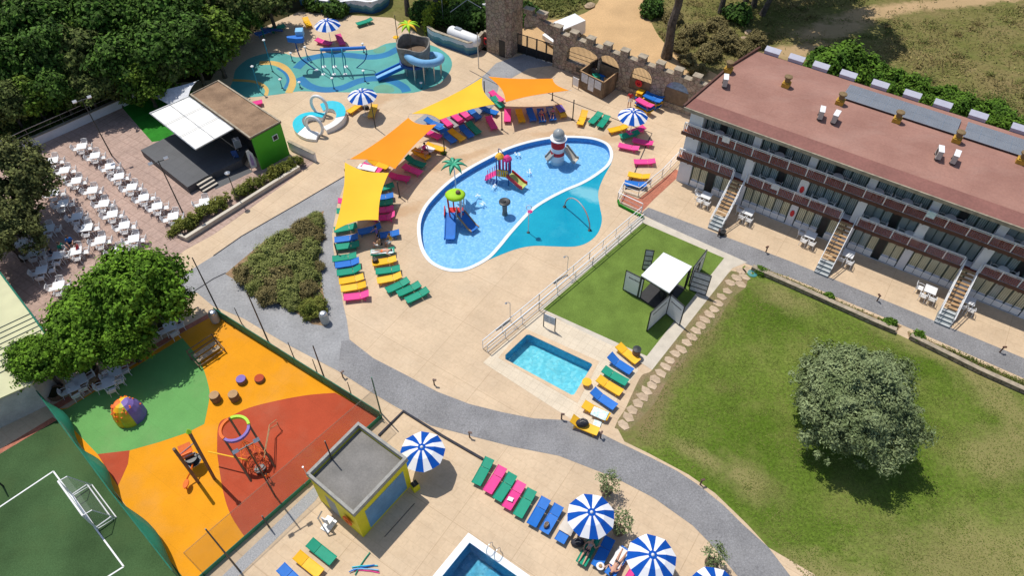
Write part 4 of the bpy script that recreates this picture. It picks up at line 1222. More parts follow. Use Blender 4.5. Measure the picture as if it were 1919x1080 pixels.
# stage platform
pl = [P(265, 285), P(318, 256), P(430, 215), P(470, 262), P(471, 318), P(428, 330), P(385, 335), P(356, 352)]
pf = [P(263.5, 281, .75), P(333, 247, .75), P(447, 238, .75), P(470, 288, .75), P(384, 331.5, .75), P(351, 351, .75)]
platform = thing('stage_platform', 'low black stage platform with steps under the white canopy', 'stage', Vector((pf[0].x, pf[0].y, 0)), 0)
pq = [p - pf[0] for p in [pf[0], pf[1], P(447, 215, .75), P(470, 265, .75), P(452, 300, .75), pf[4], pf[5]]]
MB().prism([(p.x, p.y) for p in pq], 0, .75).build('platform_deck', 'stage_floor', platform)
e_ = P(384, 331.5, .75) - P(351, 351, .75); ed = Vector((e_.x, e_.y, 0)); ed.normalize(); en = Vector((ed.y, -ed.x, 0))
if en.y > 0: en = -en
base = P(351, 351, .75) - pf[0]; base.z = 0
for i in range(3):
    g = MB(); g.box(base + ed * 1.55 + en * (.2 + .3 * i) + Vector((0, 0, (.56 - .19 * i) / 2)), (1.5, .3, .56 - .19 * i), math.atan2(ed.y, ed.x)); s_ = g.build('step', 'stage_floor', platform)
    g = MB(); g.box(base + ed * 1.55 + en * (.2 + .3 * i) + Vector((0, 0, (.56 - .19 * i) + .012)), (1.5, .22, .02), math.atan2(ed.y, ed.x)); g.build('step_tread', 'concrete', s_)
struct('stage_mat', MB().prism(PP([(388, 336), (452, 303), (474, 322), (404, 355)]), .008, .016), 'stage_floor')
# things on the stage
t_ = thing('loudspeaker', 'pale loudspeaker cabinet standing at the right of the stage', 'loudspeaker', P(449, 282, .75), R(30))
g = MB(); g.box((0, 0, .9), (.6, .5, .8)); g.build('cabinet', 'poster', t_); g = MB(); g.box((0, -.26, .9), (.5, .03, .7)); g.build('grille', 'cloth_grey', t_); g = MB(); g.tube([(0, 0, 0), (0, 0, .5)], .04, 6); g.build('stand', 'dark_metal', t_)
bn = P(474, 316)
t_ = thing('feather_banner', 'white and purple feather banner standing against the green end wall', 'banner', bn + Vector((0, -.35, 0)), R(35))
g = MB(); pp_ = [(0, .25), (.55, .25), (.62, 1.0), (.55, 1.8), (.30, 2.3), (0.05, 2.2)]; g.prism(pp_, -.01, .01, T=MX); fb = g.build('banner_cloth', 'cloth_white', t_)
g = MB(); g.prism([(.15, .6), (.40, .5), (.45, 1.2), (.30, 1.9), (.18, 1.3)], .012, .02, T=MX); g.prism([(.15, .6), (.40, .5), (.45, 1.2), (.30, 1.9), (.18, 1.3)], -.02, -.012, T=MX)
pm('pale_purple', (0.45, 0.30, 0.55), 0.7, scale=6, var=0.2); g.build('banner_print', 'pale_purple', fb)
g = MB(); g.tube([(0, 0, 0), (0, 0, 2.3), (.3, 0, 2.4)], .02, 6); g.build('pole', 'dark_metal', t_)
t_ = thing('blue_jacket_stand', 'blue banner folded on a stand at the back of the stage', 'stand', P(443, 297, .75), R(10))
g = MB(); g.box((0, 0, .5), (.5, .1, .9), 0, 0, None, R(15)); g.build('cloth', 'pl_navy', t_); g = MB(); g.tube([(-.25, 0, 0), (.25, 0, 1.1)], .02, 6); g.build('stand_leg', 'steel', t_)
# white sheet sail beside the stage, partly under the trees
def sail(name, corners, mat, label, cat, sag=.35, z_in=.10, n=14, group=None, thick=.02):
    P3 = [P(*c) for c in corners]
    cen = sum(P3, Vector()) / 4
    o0 = Vector((cen.x, cen.y, 0))
    g = MB()
    for th in (0, thick):
        vs = []
        for j in range(n + 1):
            for i in range(n + 1):
                s_, t__ = i / n, j / n
                p = (P3[0] * (1 - s_) + P3[1] * s_) * (1 - t__) + (P3[3] * (1 - s_) + P3[2] * s_) * t__
                # edges curve inwards
                es, et = math.sin(math.pi * s_), math.sin(math.pi * t__)
                mid_s = (P3[0].lerp(P3[1], s_) + P3[3].lerp(P3[2], s_)) / 2
                mid_t = (P3[0].lerp(P3[3], t__) + P3[1].lerp(P3[2], t__)) / 2
                p = p + (mid_s - p) * z_in * es + (mid_t - p) * z_in * et
                p = p - Vector((0, 0, sag * es * et + th))
                vs.append(p - o0)
        g.add(vs, [(j * (n + 1) + i, j * (n + 1) + i + 1, (j + 1) * (n + 1) + i + 1, (j + 1) * (n + 1) + i) for j in range(n) for i in range(n)])
    t_ = thing(name, label, cat, o0, 0, group)
    c_ = g.build('sail_cloth', mat, t_, smooth=True, fixn=False)
    g = MB()
    for k in range(4):
        a = P3[k] - o0; d = (P3[k] - cen); d.z = 0; d.normalize()
        g.tube([a, a + d * .28 + Vector((0, 0, .05))], .018, 5)
    g.build('corner_cable', 'steel', t_)
    return t_
sail('shade_sheet', [(270, 176, 2.2), (368, 152, 3.2), (352, 183, 2.8), (317, 196, 1.9)], 'poster', 'white shade sheet between the stage canopy and the dark trees', 'shade sail', .1)
# ================================================================ yellow pool hut
yz = 3.5
yr = [P(574, 890.5, yz), P(671.9, 793, yz), P(763.7, 860.7, yz), P(663, 967.4, yz)]
o0 = Vector((yr[3].x, yr[3].y, 0))
hutY = thing('yellow_hut', 'yellow flat roofed pool hut with blue roller shutter and grey roof', 'hut', o0, 0)
pm('parapet_grey', (0.33, 0.32, 0.29), 0.9, var=0.10, fine=0.08, fscale=10)
q = [p - yr[3] for p in yr]
qi = inset(q, .12)
g = MB().prism([(p.x, p.y) for p in qi], 0, yz - .62); g.build('wall', 'yellow_wall', hutY)
g = MB().prism([(p.x, p.y) for p in inset(q, .123)], yz - .62, yz - .26, holes=[[(p.x, p.y) for p in inset(q, .262)]]); g.build('upper_wall', 'yellow_wall', hutY)
g = MB().prism([(p.x, p.y) for p in inset(q, .27)], yz - .60, yz - .34); rf = g.build('roof', 'roof_grey', hutY)
g = MB().prism([(p.x, p.y) for p in inset(q, .0)], yz - .20, yz + .16, holes=[[(p.x, p.y) for p in inset(q, .25)]]); g.build('parapet', 'parapet_grey', rf)
g = MB().prism([(p.x, p.y) for p in inset(q, -.02)], yz - .26, yz - .2, holes=[[(p.x, p.y) for p in inset(q, .2)]]); g.build('fascia', 'yellow_wall', rf)
fd = q[2] - q[3]; fL = fd.length; fd.normalize(); fn = Vector((fd.y, -fd.x, 0)); fa = math.atan2(fd.y, fd.x)
g = MB(); g.box(fd * (fL * .53) - fn * -.0 + fn * (-.12 + .03) + Vector((0, 0, 1.40)), (fL * .72, .06, 2.3), fa); sh_ = g.build('roller_shutter', 'shutter', hutY)
g = MB()
for k in range(14): g.box(fd * (fL * .53) + fn * (-.12 + .065) + Vector((0, 0, .35 + k * .16)), (fL * .71, .012, .015), fa)
g.build('shutter_rib', 'shutter', sh_)
g = MB(); g.box(fd * (fL * .5) + fn * .9 + Vector((0, 0, .01)), (fL * .6, .04, .02), fa); g.build('drain_slot', 'dark_metal', hutY)
ld = q[0] - q[3]; lL = ld.length; ld.normalize(); ln_ = Vector((-ld.y, ld.x, 0)); la = math.atan2(ld.y, ld.x)
g = MB(); g.box(ld * (lL * .62) + ln_ * (-.11) + Vector((0, 0, 1.05)), (.9, .06, 2.1), la); g.build('door', 'cloth_grey', hutY)
lb2 = MB().lathe([(0.001, 0), (.36, 0), (.40, .05), (.36, .10), (.2, .10), (.17, .05), (.2, 0.001)], 20, T=MX).build('life_buoy', 'pl_orange', None, smooth=True)
lb2.location = o0 + ld * 1.0 - ln_ * (-0.0) + Vector((0, 0, 1.5)); lb2.location = o0 + ld * .95 + ln_ * .02 + Vector((0, 0, 1.5)); lb2.rotation_euler = (0, 0, la + math.pi)
tag(lb2, 'orange life buoy hung on the left side wall of the yellow hut', 'life buoy')
t_ = thing('rooftop_antenna', 'small white antenna on the left corner of the yellow hut roof', 'antenna', yr[0] + Vector((.05, 0, .16)), 0)
g = MB(); g.tube([(0, 0, 0), (-.1, .1, .6)], .02, 6); g.build('mast', 'steel', t_); g = MB(); g.lathe([(.01, 0), (.05, .02), (.06, .04)], 10, (-.1, .1, .6)); g.build('dish', 'white_paint', t_)
# ================================================================ cream roofed building at the left edge
cr_ = [P(-80, 440, 3.0), P(0, 511, 3.0), P(58, 588, 3.0), P(95, 640, 3.0), P(60, 720, 3.0), P(-120, 800, 3.0), P(-300, 600, 3.0)]
o0 = Vector((cr_[1].x, cr_[1].y, 0))
cb = thing('metal_roofed_building', 'building with pale green seamed metal roof at the left edge', 'building', o0, 0)
q = [p - cr_[1] for p in cr_]
MB().prism([(p.x, p.y) for p in inset(q, .5)], 0, 2.9).build('wall', 'old_wall', cb)
MB().prism([(p.x, p.y) for p in q], 2.9, 3.0).build('roof', 'roof_cream', cb)
g = MB()
d1 = P(36, 561, 3.0) - P(-60, 605, 3.0); d1.normalize(); n1 = Vector((-d1.y, d1.x, 0))
s0 = P(58, 588, 3.0) - cr_[1]
for k in range(9):
    a = s0 - n1 * (.5 * k) + d1 * (.0 + .33 * k * 0)
    xx = a + d1 * (.22 * k)
    g.box((xx - d1 * 3.0) + Vector((0, 0, 0)) + Vector((0, 0, 3.02)) - Vector((0, 0, 0)), (6.0, .05, .05), math.atan2(d1.y, d1.x))
g.build('roof_seam', 'frame_dark', cb)
g = MB(); e = [q[1], q[2], q[3]]
g.tube([(q[0].x, q[0].y, 3.0), (q[1].x, q[1].y, 3.0), (q[2].x, q[2].y, 3.0), (q[3].x, q[3].y, 3.0)], .07, 6); g.build('gutter', 'green_metal', cb)
# terrace wall along the forest edge with handrail
tw = low_wall('terrace_wall', [(-80, 345), (62, 275), (125, 247), (225, 202), (300, 165)], .85, .3, 'white_wall', 'white retaining wall with handrail along the upper edge of the dining terrace', cap='stone_cap')
g = MB()
pts = [p - P(-80, 345) for p in PP([(-80, 345), (62, 275), (125, 247), (225, 202)])]
for a, b in zip(pts[:-1], pts[1:]):
    g.tube([a + Vector((0, .3, 1.75)), b + Vector((0, .3, 1.75))], .035, 6); g.tube([a + Vector((0, .3, 1.3)), b + Vector((0, .3, 1.3))], .02, 6)
    n_ = max(1, int((b - a).length / 1.8))
    for k in range(n_ + 1):
        p = a.lerp(b, k / n_) + Vector((0, .3, 0)); g.tube([p, p + Vector((0, 0, 1.75))], .03, 6)
g.build('handrail', 'steel', tw)
low_wall('planter_wall', [(340, 446), (350, 452), (562, 318)], .40, .22, 'concrete', 'low concrete kerb wall holding the hedge below the terrace', cap='concrete')
low_wall('stage_side_wall', [(544, 279), (593, 303)], .9, .2, 'white_wall', 'low white wall running right from the green end wall', cap='stone_cap')
low_wall('stone_planter', [(1408, 505), (1425, 513), (1480, 537), (1560, 573), (1640, 609), (1676, 624)], .38, .28, 'stone', 'low dry stone planter wall between lawn and hotel path, left stretch', cap='stone_cap')
low_wall('stone_planter', [(1703, 634), (1760, 662), (1830, 697), (1919, 737), (2010, 780)], .38, .28, 'stone', 'low dry stone planter wall between lawn and hotel path, right stretch', cap='stone_cap')
low_wall('drain_rail', [(710, 818), (756, 772), (830, 819), (905, 862)], .12, .16, 'cloth_dark', 'low dark kerb rail angled behind the yellow hut and first umbrella')
# ramp with white handrails from the hotel down past the turf
def fence_run(px, label, h=1.0, h2=.55, post=1.9):
    pts = PP(px)
    o0 = pts[0]
    t_ = thing('handrail_fence', label, 'railing', o0, 0)
    top, posts = MB(), MB()
    for a, b in zip(pts[:-1], pts[1:]):
        a, b = a - o0, b - o0
        top.tube([a + Vector((0, 0, h)), b + Vector((0, 0, h))], .04, 8); top.tube([a + Vector((0, 0, h2)), b + Vector((0, 0, h2))], .02, 6); top.tube([a + Vector((0, 0, .12)), b + Vector((0, 0, .12))], .02, 6)
        n_ = max(1, round((b - a).length / post))
        for k in range(n_ + 1):
            p = a.lerp(b, k / n_); posts.tube([p, p + Vector((0, 0, h))], .03, 6)
    top.build('rail', 'white_paint', t_); posts.build('post', 'white_paint', t_)
    return t_
fence_run([(905, 654), (1010, 567), (1104, 488), (1200, 404)], 'long white handrail beside the pool paving, pool side of the ramp')
fence_run([(914, 661), (1010, 582), (1110, 498), (1204, 417)], 'long white handrail beside the artificial turf, turf side of the ramp')
fence_run([(1202, 398), (1157, 377), (1167, 358), (1196, 368), (1240, 332), (1270, 300)], 'white handrail bending round the top of the red tiled ramp')
low_wall('ramp_kerb', [(1206, 410), (1160, 386), (1158, 378)], .25, .15, 'stage_grass', 'green kerb at the foot of the red tiled ramp')
# ================================================================ sun loungers
COLN = {'g': ('green', 'pl_green'), 'b': ('blue', 'pl_blue'), 'y': ('yellow', 'pl_yellow'), 'p': ('pink', 'pl_pink')}
def make_lounger(k):
    lift = {'': .12, '1': .22, '2': .36}[k[1:]]
    nm, mt = COLN[k[0]]
    t_ = thing('sun_lounger', 'x', 'sun lounger')
    # x axis: head at +x.  bed 1.95 long, .66 wide, slightly sagging, head end raised a little
    def zz(x): return .33 + (lift * max(0, (x - .30) / .65) ** 1.15) + (.03 * max(0, (-x - .7) / .25))
    def slab(x0, x1, n_, nm_):
        g = MB()
        top, bot = [], []
        for i in range(n_ + 1):
            x = x0 + (x1 - x0) * i / n_
            for y, e in ((-.33, .03), (-.27, 0), (.27, 0), (.33, .03)):
                top.append((x, y, zz(x) + .03 + e)); bot.append((x, y, zz(x) - .02 + e * .5))
        g.add(top, [(i * 4 + j, (i + 1) * 4 + j, (i + 1) * 4 + j + 1, i * 4 + j + 1) for i in range(n_) for j in range(3)])
        g.add(bot, [(i * 4 + j, i * 4 + j + 1, (i + 1) * 4 + j + 1, (i + 1) * 4 + j) for i in range(n_) for j in range(3)])
        for y in (-.33, .33):
            s_ = 3 if y > 0 else 0
            vs = [top[i * 4 + s_] for i in range(n_ + 1)] + [bot[i * 4 + s_] for i in range(n_ + 1)]
            g.add(vs, [(i, i + 1, n_ + 2 + i, n_ + 1 + i) for i in range(n_)])
        for i in (0, n_):
            g.add([top[i * 4 + j] for j in range(4)] + [bot[i * 4 + j] for j in range(4)], [(j, j + 1, 5 + j, 4 + j) for j in range(3)])
        return g.build(nm_, mt, t_)
    slab(-.97, .27, 6, 'seat'); slab(.30, .97, 5, 'backrest')
    for sx in (-.62, .52):
        for sy in (-1, 1):
            g = MB(); g.tube([(sx, sy * .27, .34), (sx + (.16 if sx > 0 else -.16), sy * .31, 0)], [.035, .028], 6); g.build('leg', mt, t_)
    g = MB()
    for sy in (-1, 1): g.box((-.05, sy * .30, .29), (1.5, .035, .06))
    g.box((-.74, 0, .10), (.03, .56, .03)); g.box((.64, 0, .10), (.03, .56, .03))
    g.build('frame', mt, t_)
    return t_
LNG = Maker(make_lounger)
rnd = random.Random(5)
def lounger(k, head, foot, label, group, z=0.0, keepang=None):
    a, b = P(*head, .36 + z), P(*foot, .36 + z)
    c = (a + b) / 2; c.z = z + rnd.uniform(0, .002)
    r_ = rnd.random()
    return LNG(k + ('2' if r_ < .08 else '1' if r_ < .30 else ''), c, ang(b, a) + rnd.uniform(-.03, .03), label, group)
def row(data, where, group, first='top'):
    n = len(data)
    for i, d in enumerate(data):
        k, h, f = d[:3]
        extra = d[3] if len(d) > 3 else ''
        nm = COLN[k][0]
        lounger(k, h, f, f'{nm} sun lounger{extra}, {ORD[i]} from the {first} {where}', group)
row([('g', (668, 424), (627, 431)), ('b', (670, 445), (628, 449.5)), ('g', (672, 458.5), (630, 463)), ('g', (669, 479), (622, 486.5)), ('b', (675, 490.5), (626.5, 498)), ('g', (678, 505), (630.5, 512.5)),
     ('y', (682, 520), (635, 528)), ('y', (686, 534), (639, 542.5)), ('p', (692, 552), (643.5, 558.5))], 'of the outer column beside the grey path', 'loungers in the column beside the grey path')
row([('b', (711, 426), (674, 435)), ('b', (745, 437), (708, 442)), ('g', (741, 470), (693, 474)), ('y', (743.5, 486), (697, 493.5)), ('g', (750, 503.5), (703.7, 509.5)), ('y', (752, 517.6), (707, 527)),
     ('g', (765, 526), (725, 544.5)), ('g', (787, 533), (745, 551.5)), ('g', (802, 544), (761, 564))], 'of the inner curved column near the pool', 'loungers in the curved column near the pool')
row([('g', (736, 348), (700, 356)), ('b', (735, 367), (698, 372)), ('g', (734, 379), (697, 382)), ('p', (735, 392), (698, 395)), ('p', (738, 406), (700, 409))], 'under the right edge of the lower yellow sail', 'loungers under the lower yellow sail')
row([('p', (637, 379), (674, 376)), ('g', (634, 397), (671, 393))], 'peeping out left of the lower yellow sail', 'loungers under the lower yellow sail')
row([('y', (775, 281), (803, 296)), ('y', (800, 271), (832, 281)), ('g', (762, 298), (796, 311)), ('p', (754.6, 311), (790.7, 325)), ('p', (729, 328), (768, 336)), ('p', (678, 309), (715, 321)), ('y', (692, 303), (728, 314))],
    'in the arc between lower sails', 'loungers beneath the lower orange sail')
row([('p', (797, 246), (824, 256)), ('b', (811, 232), (836, 246)), ('b', (828, 246), (853, 267)), ('y', (842, 244), (869.5, 262)), ('b', (862, 235), (886, 257)), ('g', (876, 229), (899, 250)), ('p', (914, 217), (928, 243))],
    'in the front row beneath the upper yellow sail', 'loungers beneath the upper yellow sail', 'left')
row([('b', (800, 226), (826, 236)), ('p', (826, 219), (846, 237)), ('p', (845, 211), (867, 229)), ('p', (862, 206), (881, 222)), ('b', (878, 203), (899, 222)), ('b', (901, 202), (931, 212)), ('g', (924, 183), (941, 200)), ('p', (919, 172), (942, 189))],
    'in the back row along the upper yellow sail', 'loungers beneath the upper yellow sail', 'left')
row([('p', (952, 204), (950, 229)), ('y', (971, 204), (979, 230)), ('b', (991, 202), (1000, 227)), ('b', (1011, 203), (1018, 229)), ('b', (1029, 201), (1037, 226)), ('y', (1045, 195), (1058, 220)), ('y', (1097, 209), (1085, 236)),
     ('g', (1126, 211), (1106, 231)), ('g', (1140, 216), (1122, 239))], 'of the row below the upper orange sail', 'loungers along the top of the main pool', 'left')
row([('y', (1175, 237), (1141, 245)), ('g', (1195, 249), (1165, 255)), ('p', (1206, 240), (1178, 249)), ('p', (1223, 270), (1186, 262)), ('p', (1197, 280), (1159, 271)), ('p', (1228, 303), (1188, 303)), ('y', (1216, 333.5), (1178, 326)), ('b', (1211, 347), (1171, 342.5))],
    'on the paving right of the main pool', 'loungers right of the main pool')
row([('y', (1158, 648), (1195, 679)), ('b', (1140, 670), (1185, 698)), ('g', (1130, 693), (1175.5, 718)), ('y', (1121, 711), (1164, 736)), ('b', (1110, 735), (1153, 763)), ('y', (1093, 759), (1141, 782), ' with a printed towel'),
     ('y', (1071, 789), (1121, 810), ' carrying a bag')], 'beside the small rectangular pool', 'loungers beside the small rectangular pool')
row([('g', (917, 863), (893, 906)), ('p', (941, 877), (914, 923)), ('g', (960, 893), (932, 936)), ('p', (977, 907), (949.5, 952)), ('g', (996, 921), (971, 967)), ('b', (1023, 937), (996, 984)), ('b', (1047, 950), (1019.5, 997)),
     ('b', (1076, 966), (1048, 1016), ' under beige towel'), ('g', (1116, 1008), (1089, 1056)), ('b', (1146, 1006), (1114, 1068)), ('b', (1174, 1028), (1141, 1082)), ('p', (1204, 1050), (1172, 1100))],
    'of the diagonal bottom row', 'loungers in the diagonal row at the bottom', 'left')
row([('g', (581, 1017), (624, 1053)), ('y', (557, 1042), (600, 1075)), ('b', (528, 1066), (566, 1102))], 'by the lower left gravel strip', 'loungers by the lower gravel strip')
row([('y', (571, 32), (580, 50), ' in tree shade'), ('g', (698, 36), (668, 45)), ('p', (592, 74), (621, 82), ' in umbrella shade'), ('p', (633, 66), (643, 84), ' in umbrella shade'), ('g', (507, 55), (530, 48), ' in tree shade'),
     ('b', (481, 64), (505, 56), ' in tree shade'), ('y', (676, 194), (655, 209)), ('y', (702, 197), (695, 219), ' in umbrella shade'), ('p', (462, 196), (484, 192))], 'around the splash pad', 'loungers around the splash pad')
# the stack: four columns of stacked loungers by the castle wall
for c_, (k, h, f, nm) in enumerate([('y', (1214, 155), (1197, 173), 'yellow stack at its upper left end'), ('p', (1224, 199), (1193, 182), 'pink topped stack nearest the umbrella'), ('b', (1241, 190), (1206, 174), 'blue stack beside the pink one'),
                        ('b', (1247, 181), (1212, 167), 'middle blue stack'), ('b', (1252, 173), (1219, 160), 'blue stack closest to the castle wall')]):
    for lv in range(3):
        kk = k if lv == 2 else ('y' if (lv + c_) % 2 else 'b')
        a, b = P(*h, 1.15), P(*f, 1.15)
        p = (a + b) / 2; p.z = .32 * lv + .005
        LNG(kk, p, ang(b, a), f'{COLN[kk][0]} sun lounger, {["bottom", "middle", "top"][lv]} of the {nm}', 'loungers stacked by the castle wall')
# ================================================================ striped umbrellas
def make_umb(_):
    t_ = thing('striped_umbrella', 'x', 'umbrella')
    R0, zt, ze = 1.43, 2.75, 2.15
    g = MB()
    n = 16
    rad = []
    for j in range(n):
        a = 2 * math.pi * j / n
        rad.append(R0 * (1 if j % 2 == 0 else .955))
    rings = [(.0, zt), (.18, zt - .02), (.55, zt - .16), (1.0, ze)]
    vs = [(0, 0, zt)]
    for fr_, z in rings[1:]:
        for j in range(n):
            a = 2 * math.pi * j / n
            vs.append((math.cos(a) * rad[j] * fr_, math.sin(a) * rad[j] * fr_, z - (.02 if j % 2 else 0)))
    for j in range(n):
        mi = j % 2
        g.add([vs[0], vs[1 + j], vs[1 + (j + 1) % n]], [(0, 1, 2)], 1)
        for r_ in range(2):
            a = 1 + r_ * n + j; b = 1 + r_ * n + (j + 1) % n; c = 1 + (r_ + 1) * n + (j + 1) % n; d = 1 + (r_ + 1) * n + j
            g.add([vs[a], vs[d], vs[c], vs[b]], [(0, 1, 2, 3)], mi)
    o = g.build('canopy', ['umb_white', 'umb_blue'], t_, fixn=False)
    g = MB(); g.lathe([(.10, 0), (.07, .06), (.02, .10)], 10, (0, 0, zt - .01)); g.build('finial', 'white_paint', t_)
    g = MB(); g.tube([(0, 0, .06), (0, 0, zt)], .028, 8); g.build('pole', 'white_paint', t_)
    g = MB(); g.lathe([(.30, 0), (.30, .05), (.06, .10), (.05, .3)], 14); g.build('base', 'concrete', t_)
    for j in range(0, n, 2):
        a = 2 * math.pi * j / n
        g = MB(); g.tube([(0, 0, zt - .06), (math.cos(a) * R0 * .55, math.sin(a) * R0 * .55, zt - .20), (math.cos(a) * R0 * .98, math.sin(a) * R0 * .98, ze - .03)], .012, 4); g.build('rib', 'steel', t_)
    return t_
UMB = Maker(make_umb)
for (u, v, lab, r_) in [(612, 40, 'striped umbrella farthest back, between the splash pad and the painted wall', 5), (677.5, 173, 'striped umbrella beside the white flip-flop shaped bench', 10), (1187, 211, 'striped umbrella right of the main pool next to the lounger stack', 0),
                        (790.5, 840, 'striped umbrella at the corner of the yellow hut', 8), (1108.5, 962, 'striped umbrella over the diagonal lounger row, touching the potted olive', 14), (1223, 1042, 'striped umbrella at the bottom, right of the reclining sunbather', 4),
                        (1342, 1106, 'striped umbrella cut off by the bottom edge, under the rightmost potted olive', 12)]:
    p = P(u, v, 2.62); p.z = 0
    UMB('u', p, R(r_), lab, 'blue and white striped umbrellas')
# ================================================================ shade sails and posts
posts = [((749, 369.6), (741.7, 320.5), 'steel post between the lower yellow and lower orange sails, pool side'), ((940.7, 243), (940.7, 195), 'steel post between the two upper sails, pool side'), ((1073, 224.6), (1075.3, 170.4), 'steel post at the right tip of the upper orange sail'),
         ((633, 480), (622, 435), 'steel post at the bottom left corner of the lower yellow sail'), ((1035, 187.6), (1036, 144), 'steel post behind the upper orange sail'), ((833.5, 290), (829, 229), 'steel post between lower orange and upper yellow sail, pool side'),
         ((652, 345), (645, 300), 'steel post behind the meeting corners of lower yellow and orange sails'), ((767, 258), (763, 217), 'steel post behind the lower orange sail, top corner'), ((908, 180), (906.5, 141), 'steel post behind the meeting corners of the two upper sails'),
         ((714, 458), (709, 411), 'steel post at the bottom right corner of the lower yellow sail')]
for b, t__, lab in posts:
    p = P(*b)
    lean = 0
    best = min([z * .02 for z in range(60, 260)], key=lambda z: abs((P(t__[0], t__[1], z) - p).length))
    t_ = thing('sail_post', lab, 'post', p, 0, 'posts holding the shade sails')
    g = MB(); g.tube([(0, 0, 0), (0, 0, best)], .055, 10); g.build('pole', 'dark_metal', t_)
    g = MB(); g.box((0, 0, .01), (.26, .26, .02)); g.build('base_plate', 'dark_metal', t_)
    g = MB(); g.tube([(0, 0, best), (0, 0, best + .04)], .065, 8); g.box((0, .07, best - .12), (.03, .1, .05)); g.build('cap', 'dark_metal', t_)
sail('shade_sail', [(646, 304, 2.95), (728.7, 323.7, 2.75), (709, 412.6, 2.55), (627, 432, 2.45)], 'sail_yellow', 'lower yellow shade sail, nearest the planted triangle', 'shade sail', .18, .14, group='shade sails over the loungers')
sail('shade_sail', [(656, 298, 2.7), (765, 220.5, 2.7), (818, 233, 2.8), (740.5, 316.5, 2.8)], 'sail_orange', 'lower orange shade sail over the left curve of loungers', 'shade sail', .18, .14, group='shade sails over the loungers')
sail('shade_sail', [(772, 213, 2.6), (903.8, 145, 2.8), (927.5, 195, 2.8), (824, 224, 2.7)], 'sail_yellow', 'upper yellow shade sail above the back of the main pool', 'shade sail', .16, .14, group='shade sails over the loungers')
sail('shade_sail', [(915, 143, 2.75), (1036, 147, 2.5), (1066, 169, 2.8), (947.5, 191, 2.8)], 'sail_orange', 'upper orange shade sail nearest the castle wall', 'shade sail', .14, .14, group='shade sails over the loungers')
# ================================================================ dining terrace: tables and chairs
def make_table(_):
    t_ = thing('bistro_table', 'x', 'table')
    g = MB(); g.box((0, 0, .72), (.86, .86, .04)); g.build('tabletop', 'white_plastic', t_)
    for sx in (-1, 1):
        for sy in (-1, 1):
            g = MB(); g.tube([(sx * .34, sy * .34, .70), (sx * .39, sy * .39, 0)], .028, 6); g.build('leg', 'white_plastic', t_)
    return t_
def make_chair(_):
    t_ = thing('garden_chair', 'x', 'chair')
    g = MB(); g.box((0, 0, .43), (.46, .46, .035)); g.build('seat', 'white_plastic', t_)
    g = MB()       # backrest with open slats at -y
    for k in range(5): g.box((-.18 + k * .09, -.27, .64), (.045, .02, .40), 0, 0, None, R(12))
    g.tube([(-.24, -.24, .44), (-.25, -.32, .84), (0, -.34, .88), (.25, -.32, .84), (.24, -.24, .44)], .022, 6)
    g.build('backrest', 'white_plastic', t_)
    for s_ in (-1, 1):
        g = MB(); g.tube([(s_ * .25, -.27, .64), (s_ * .27, 0, .66), (s_ * .26, .22, .62), (s_ * .25, .23, .43)], .022, 6); g.build('armrest', 'white_plastic', t_)
    for sx in (-1, 1):
        for sy in (-1, 1):
            g = MB(); g.tube([(sx * .20, sy * .20, .42), (sx * .25, sy * .25, 0)], .02, 6); g.build('leg', 'white_plastic', t_)
    return t_
TAB, CHR = Maker(make_table), Maker(make_chair)
rows_ = [([(152.5, 273.5), (177.5, 291), (206, 311), (222.5, 330), (246.5, 350), (269, 370), (294, 386), (324, 405)], 'in the row nearest the stage'),
         ([(99, 300), (120, 318.5), (142.5, 338), (172.5, 356), (194, 381), (210, 401), (232.5, 422), (250, 447)], 'in the middle sunlit row'),
         ([(100, 361), (117.5, 381), (144, 405), (162.5, 426), (187.5, 450)], 'in the half shaded third row')]
SIDES = [(-90, 'near'), (0, 'right'), (90, 'far'), (180, 'left')]
rnd = random.Random(9)
TA = R(14)
def place_set(u, v, where, seats=(0, 1, 2, 3), rot=None, grp='dining terrace', offs=.60):
    p = P(u, v, .74); p.z = 0
    r0 = (TA if rot is None else rot) + R(rnd.uniform(-5, 5))
    TAB('t', p, r0, f'white square table, {where}', 'white square tables of the ' + grp)
    for s_ in seats:
        a, nm = SIDES[s_]
        a = r0 + R(a + rnd.uniform(-7, 7))
        d = offs + rnd.uniform(-.03, .08)
        q = p + Vector((math.cos(a) * d, math.sin(a) * d, 0))
        nm2 = ['lower', 'right', 'upper', 'left'][s_]
        CHR('c', q, a - R(90) + R(180) + R(rnd.uniform(-8, 8)), f'white chair, {nm2} seat of table {where}', 'white chairs of the ' + grp)
for pts, nm in rows_:
    for i, (u, v) in enumerate(pts):
        place_set(u, v, f'{ORD[i]} from top {nm}')
place_set(382.5, 378, 'standing alone beside the hedge')
for u, v, nm in [(91, 428, 'shaded, beside the dark tree trunk'), (37.5, 456, 'shaded, far left of the terrace'), (62, 473, 'shaded, lower left of the terrace'), (77, 506, 'sunlit left of the bright tree'),
                 (109, 535, 'touching the bright tree crown'), (40, 384, 'under the dark tree, upper'), (48, 405, 'under the dark tree, lower'), (18, 425, 'deep in shade, left edge'),
                 (108, 478, 'with guests by the bright tree'), (142, 470, 'with guests, shaded end of third row'), (220, 470, 'under the bright tree top edge')]:
    place_set(u, v, nm)
for u, v, nm in [(215, 697, 'in dappled shade, right one'), (203, 716, 'in dappled shade, middle one'), (150, 712, 'in dappled shade, left one'), (136, 725, 'lower left end under trees'), (318, 612, 'right end under trees')]:
    place_set(u, v, nm, rot=R(35))
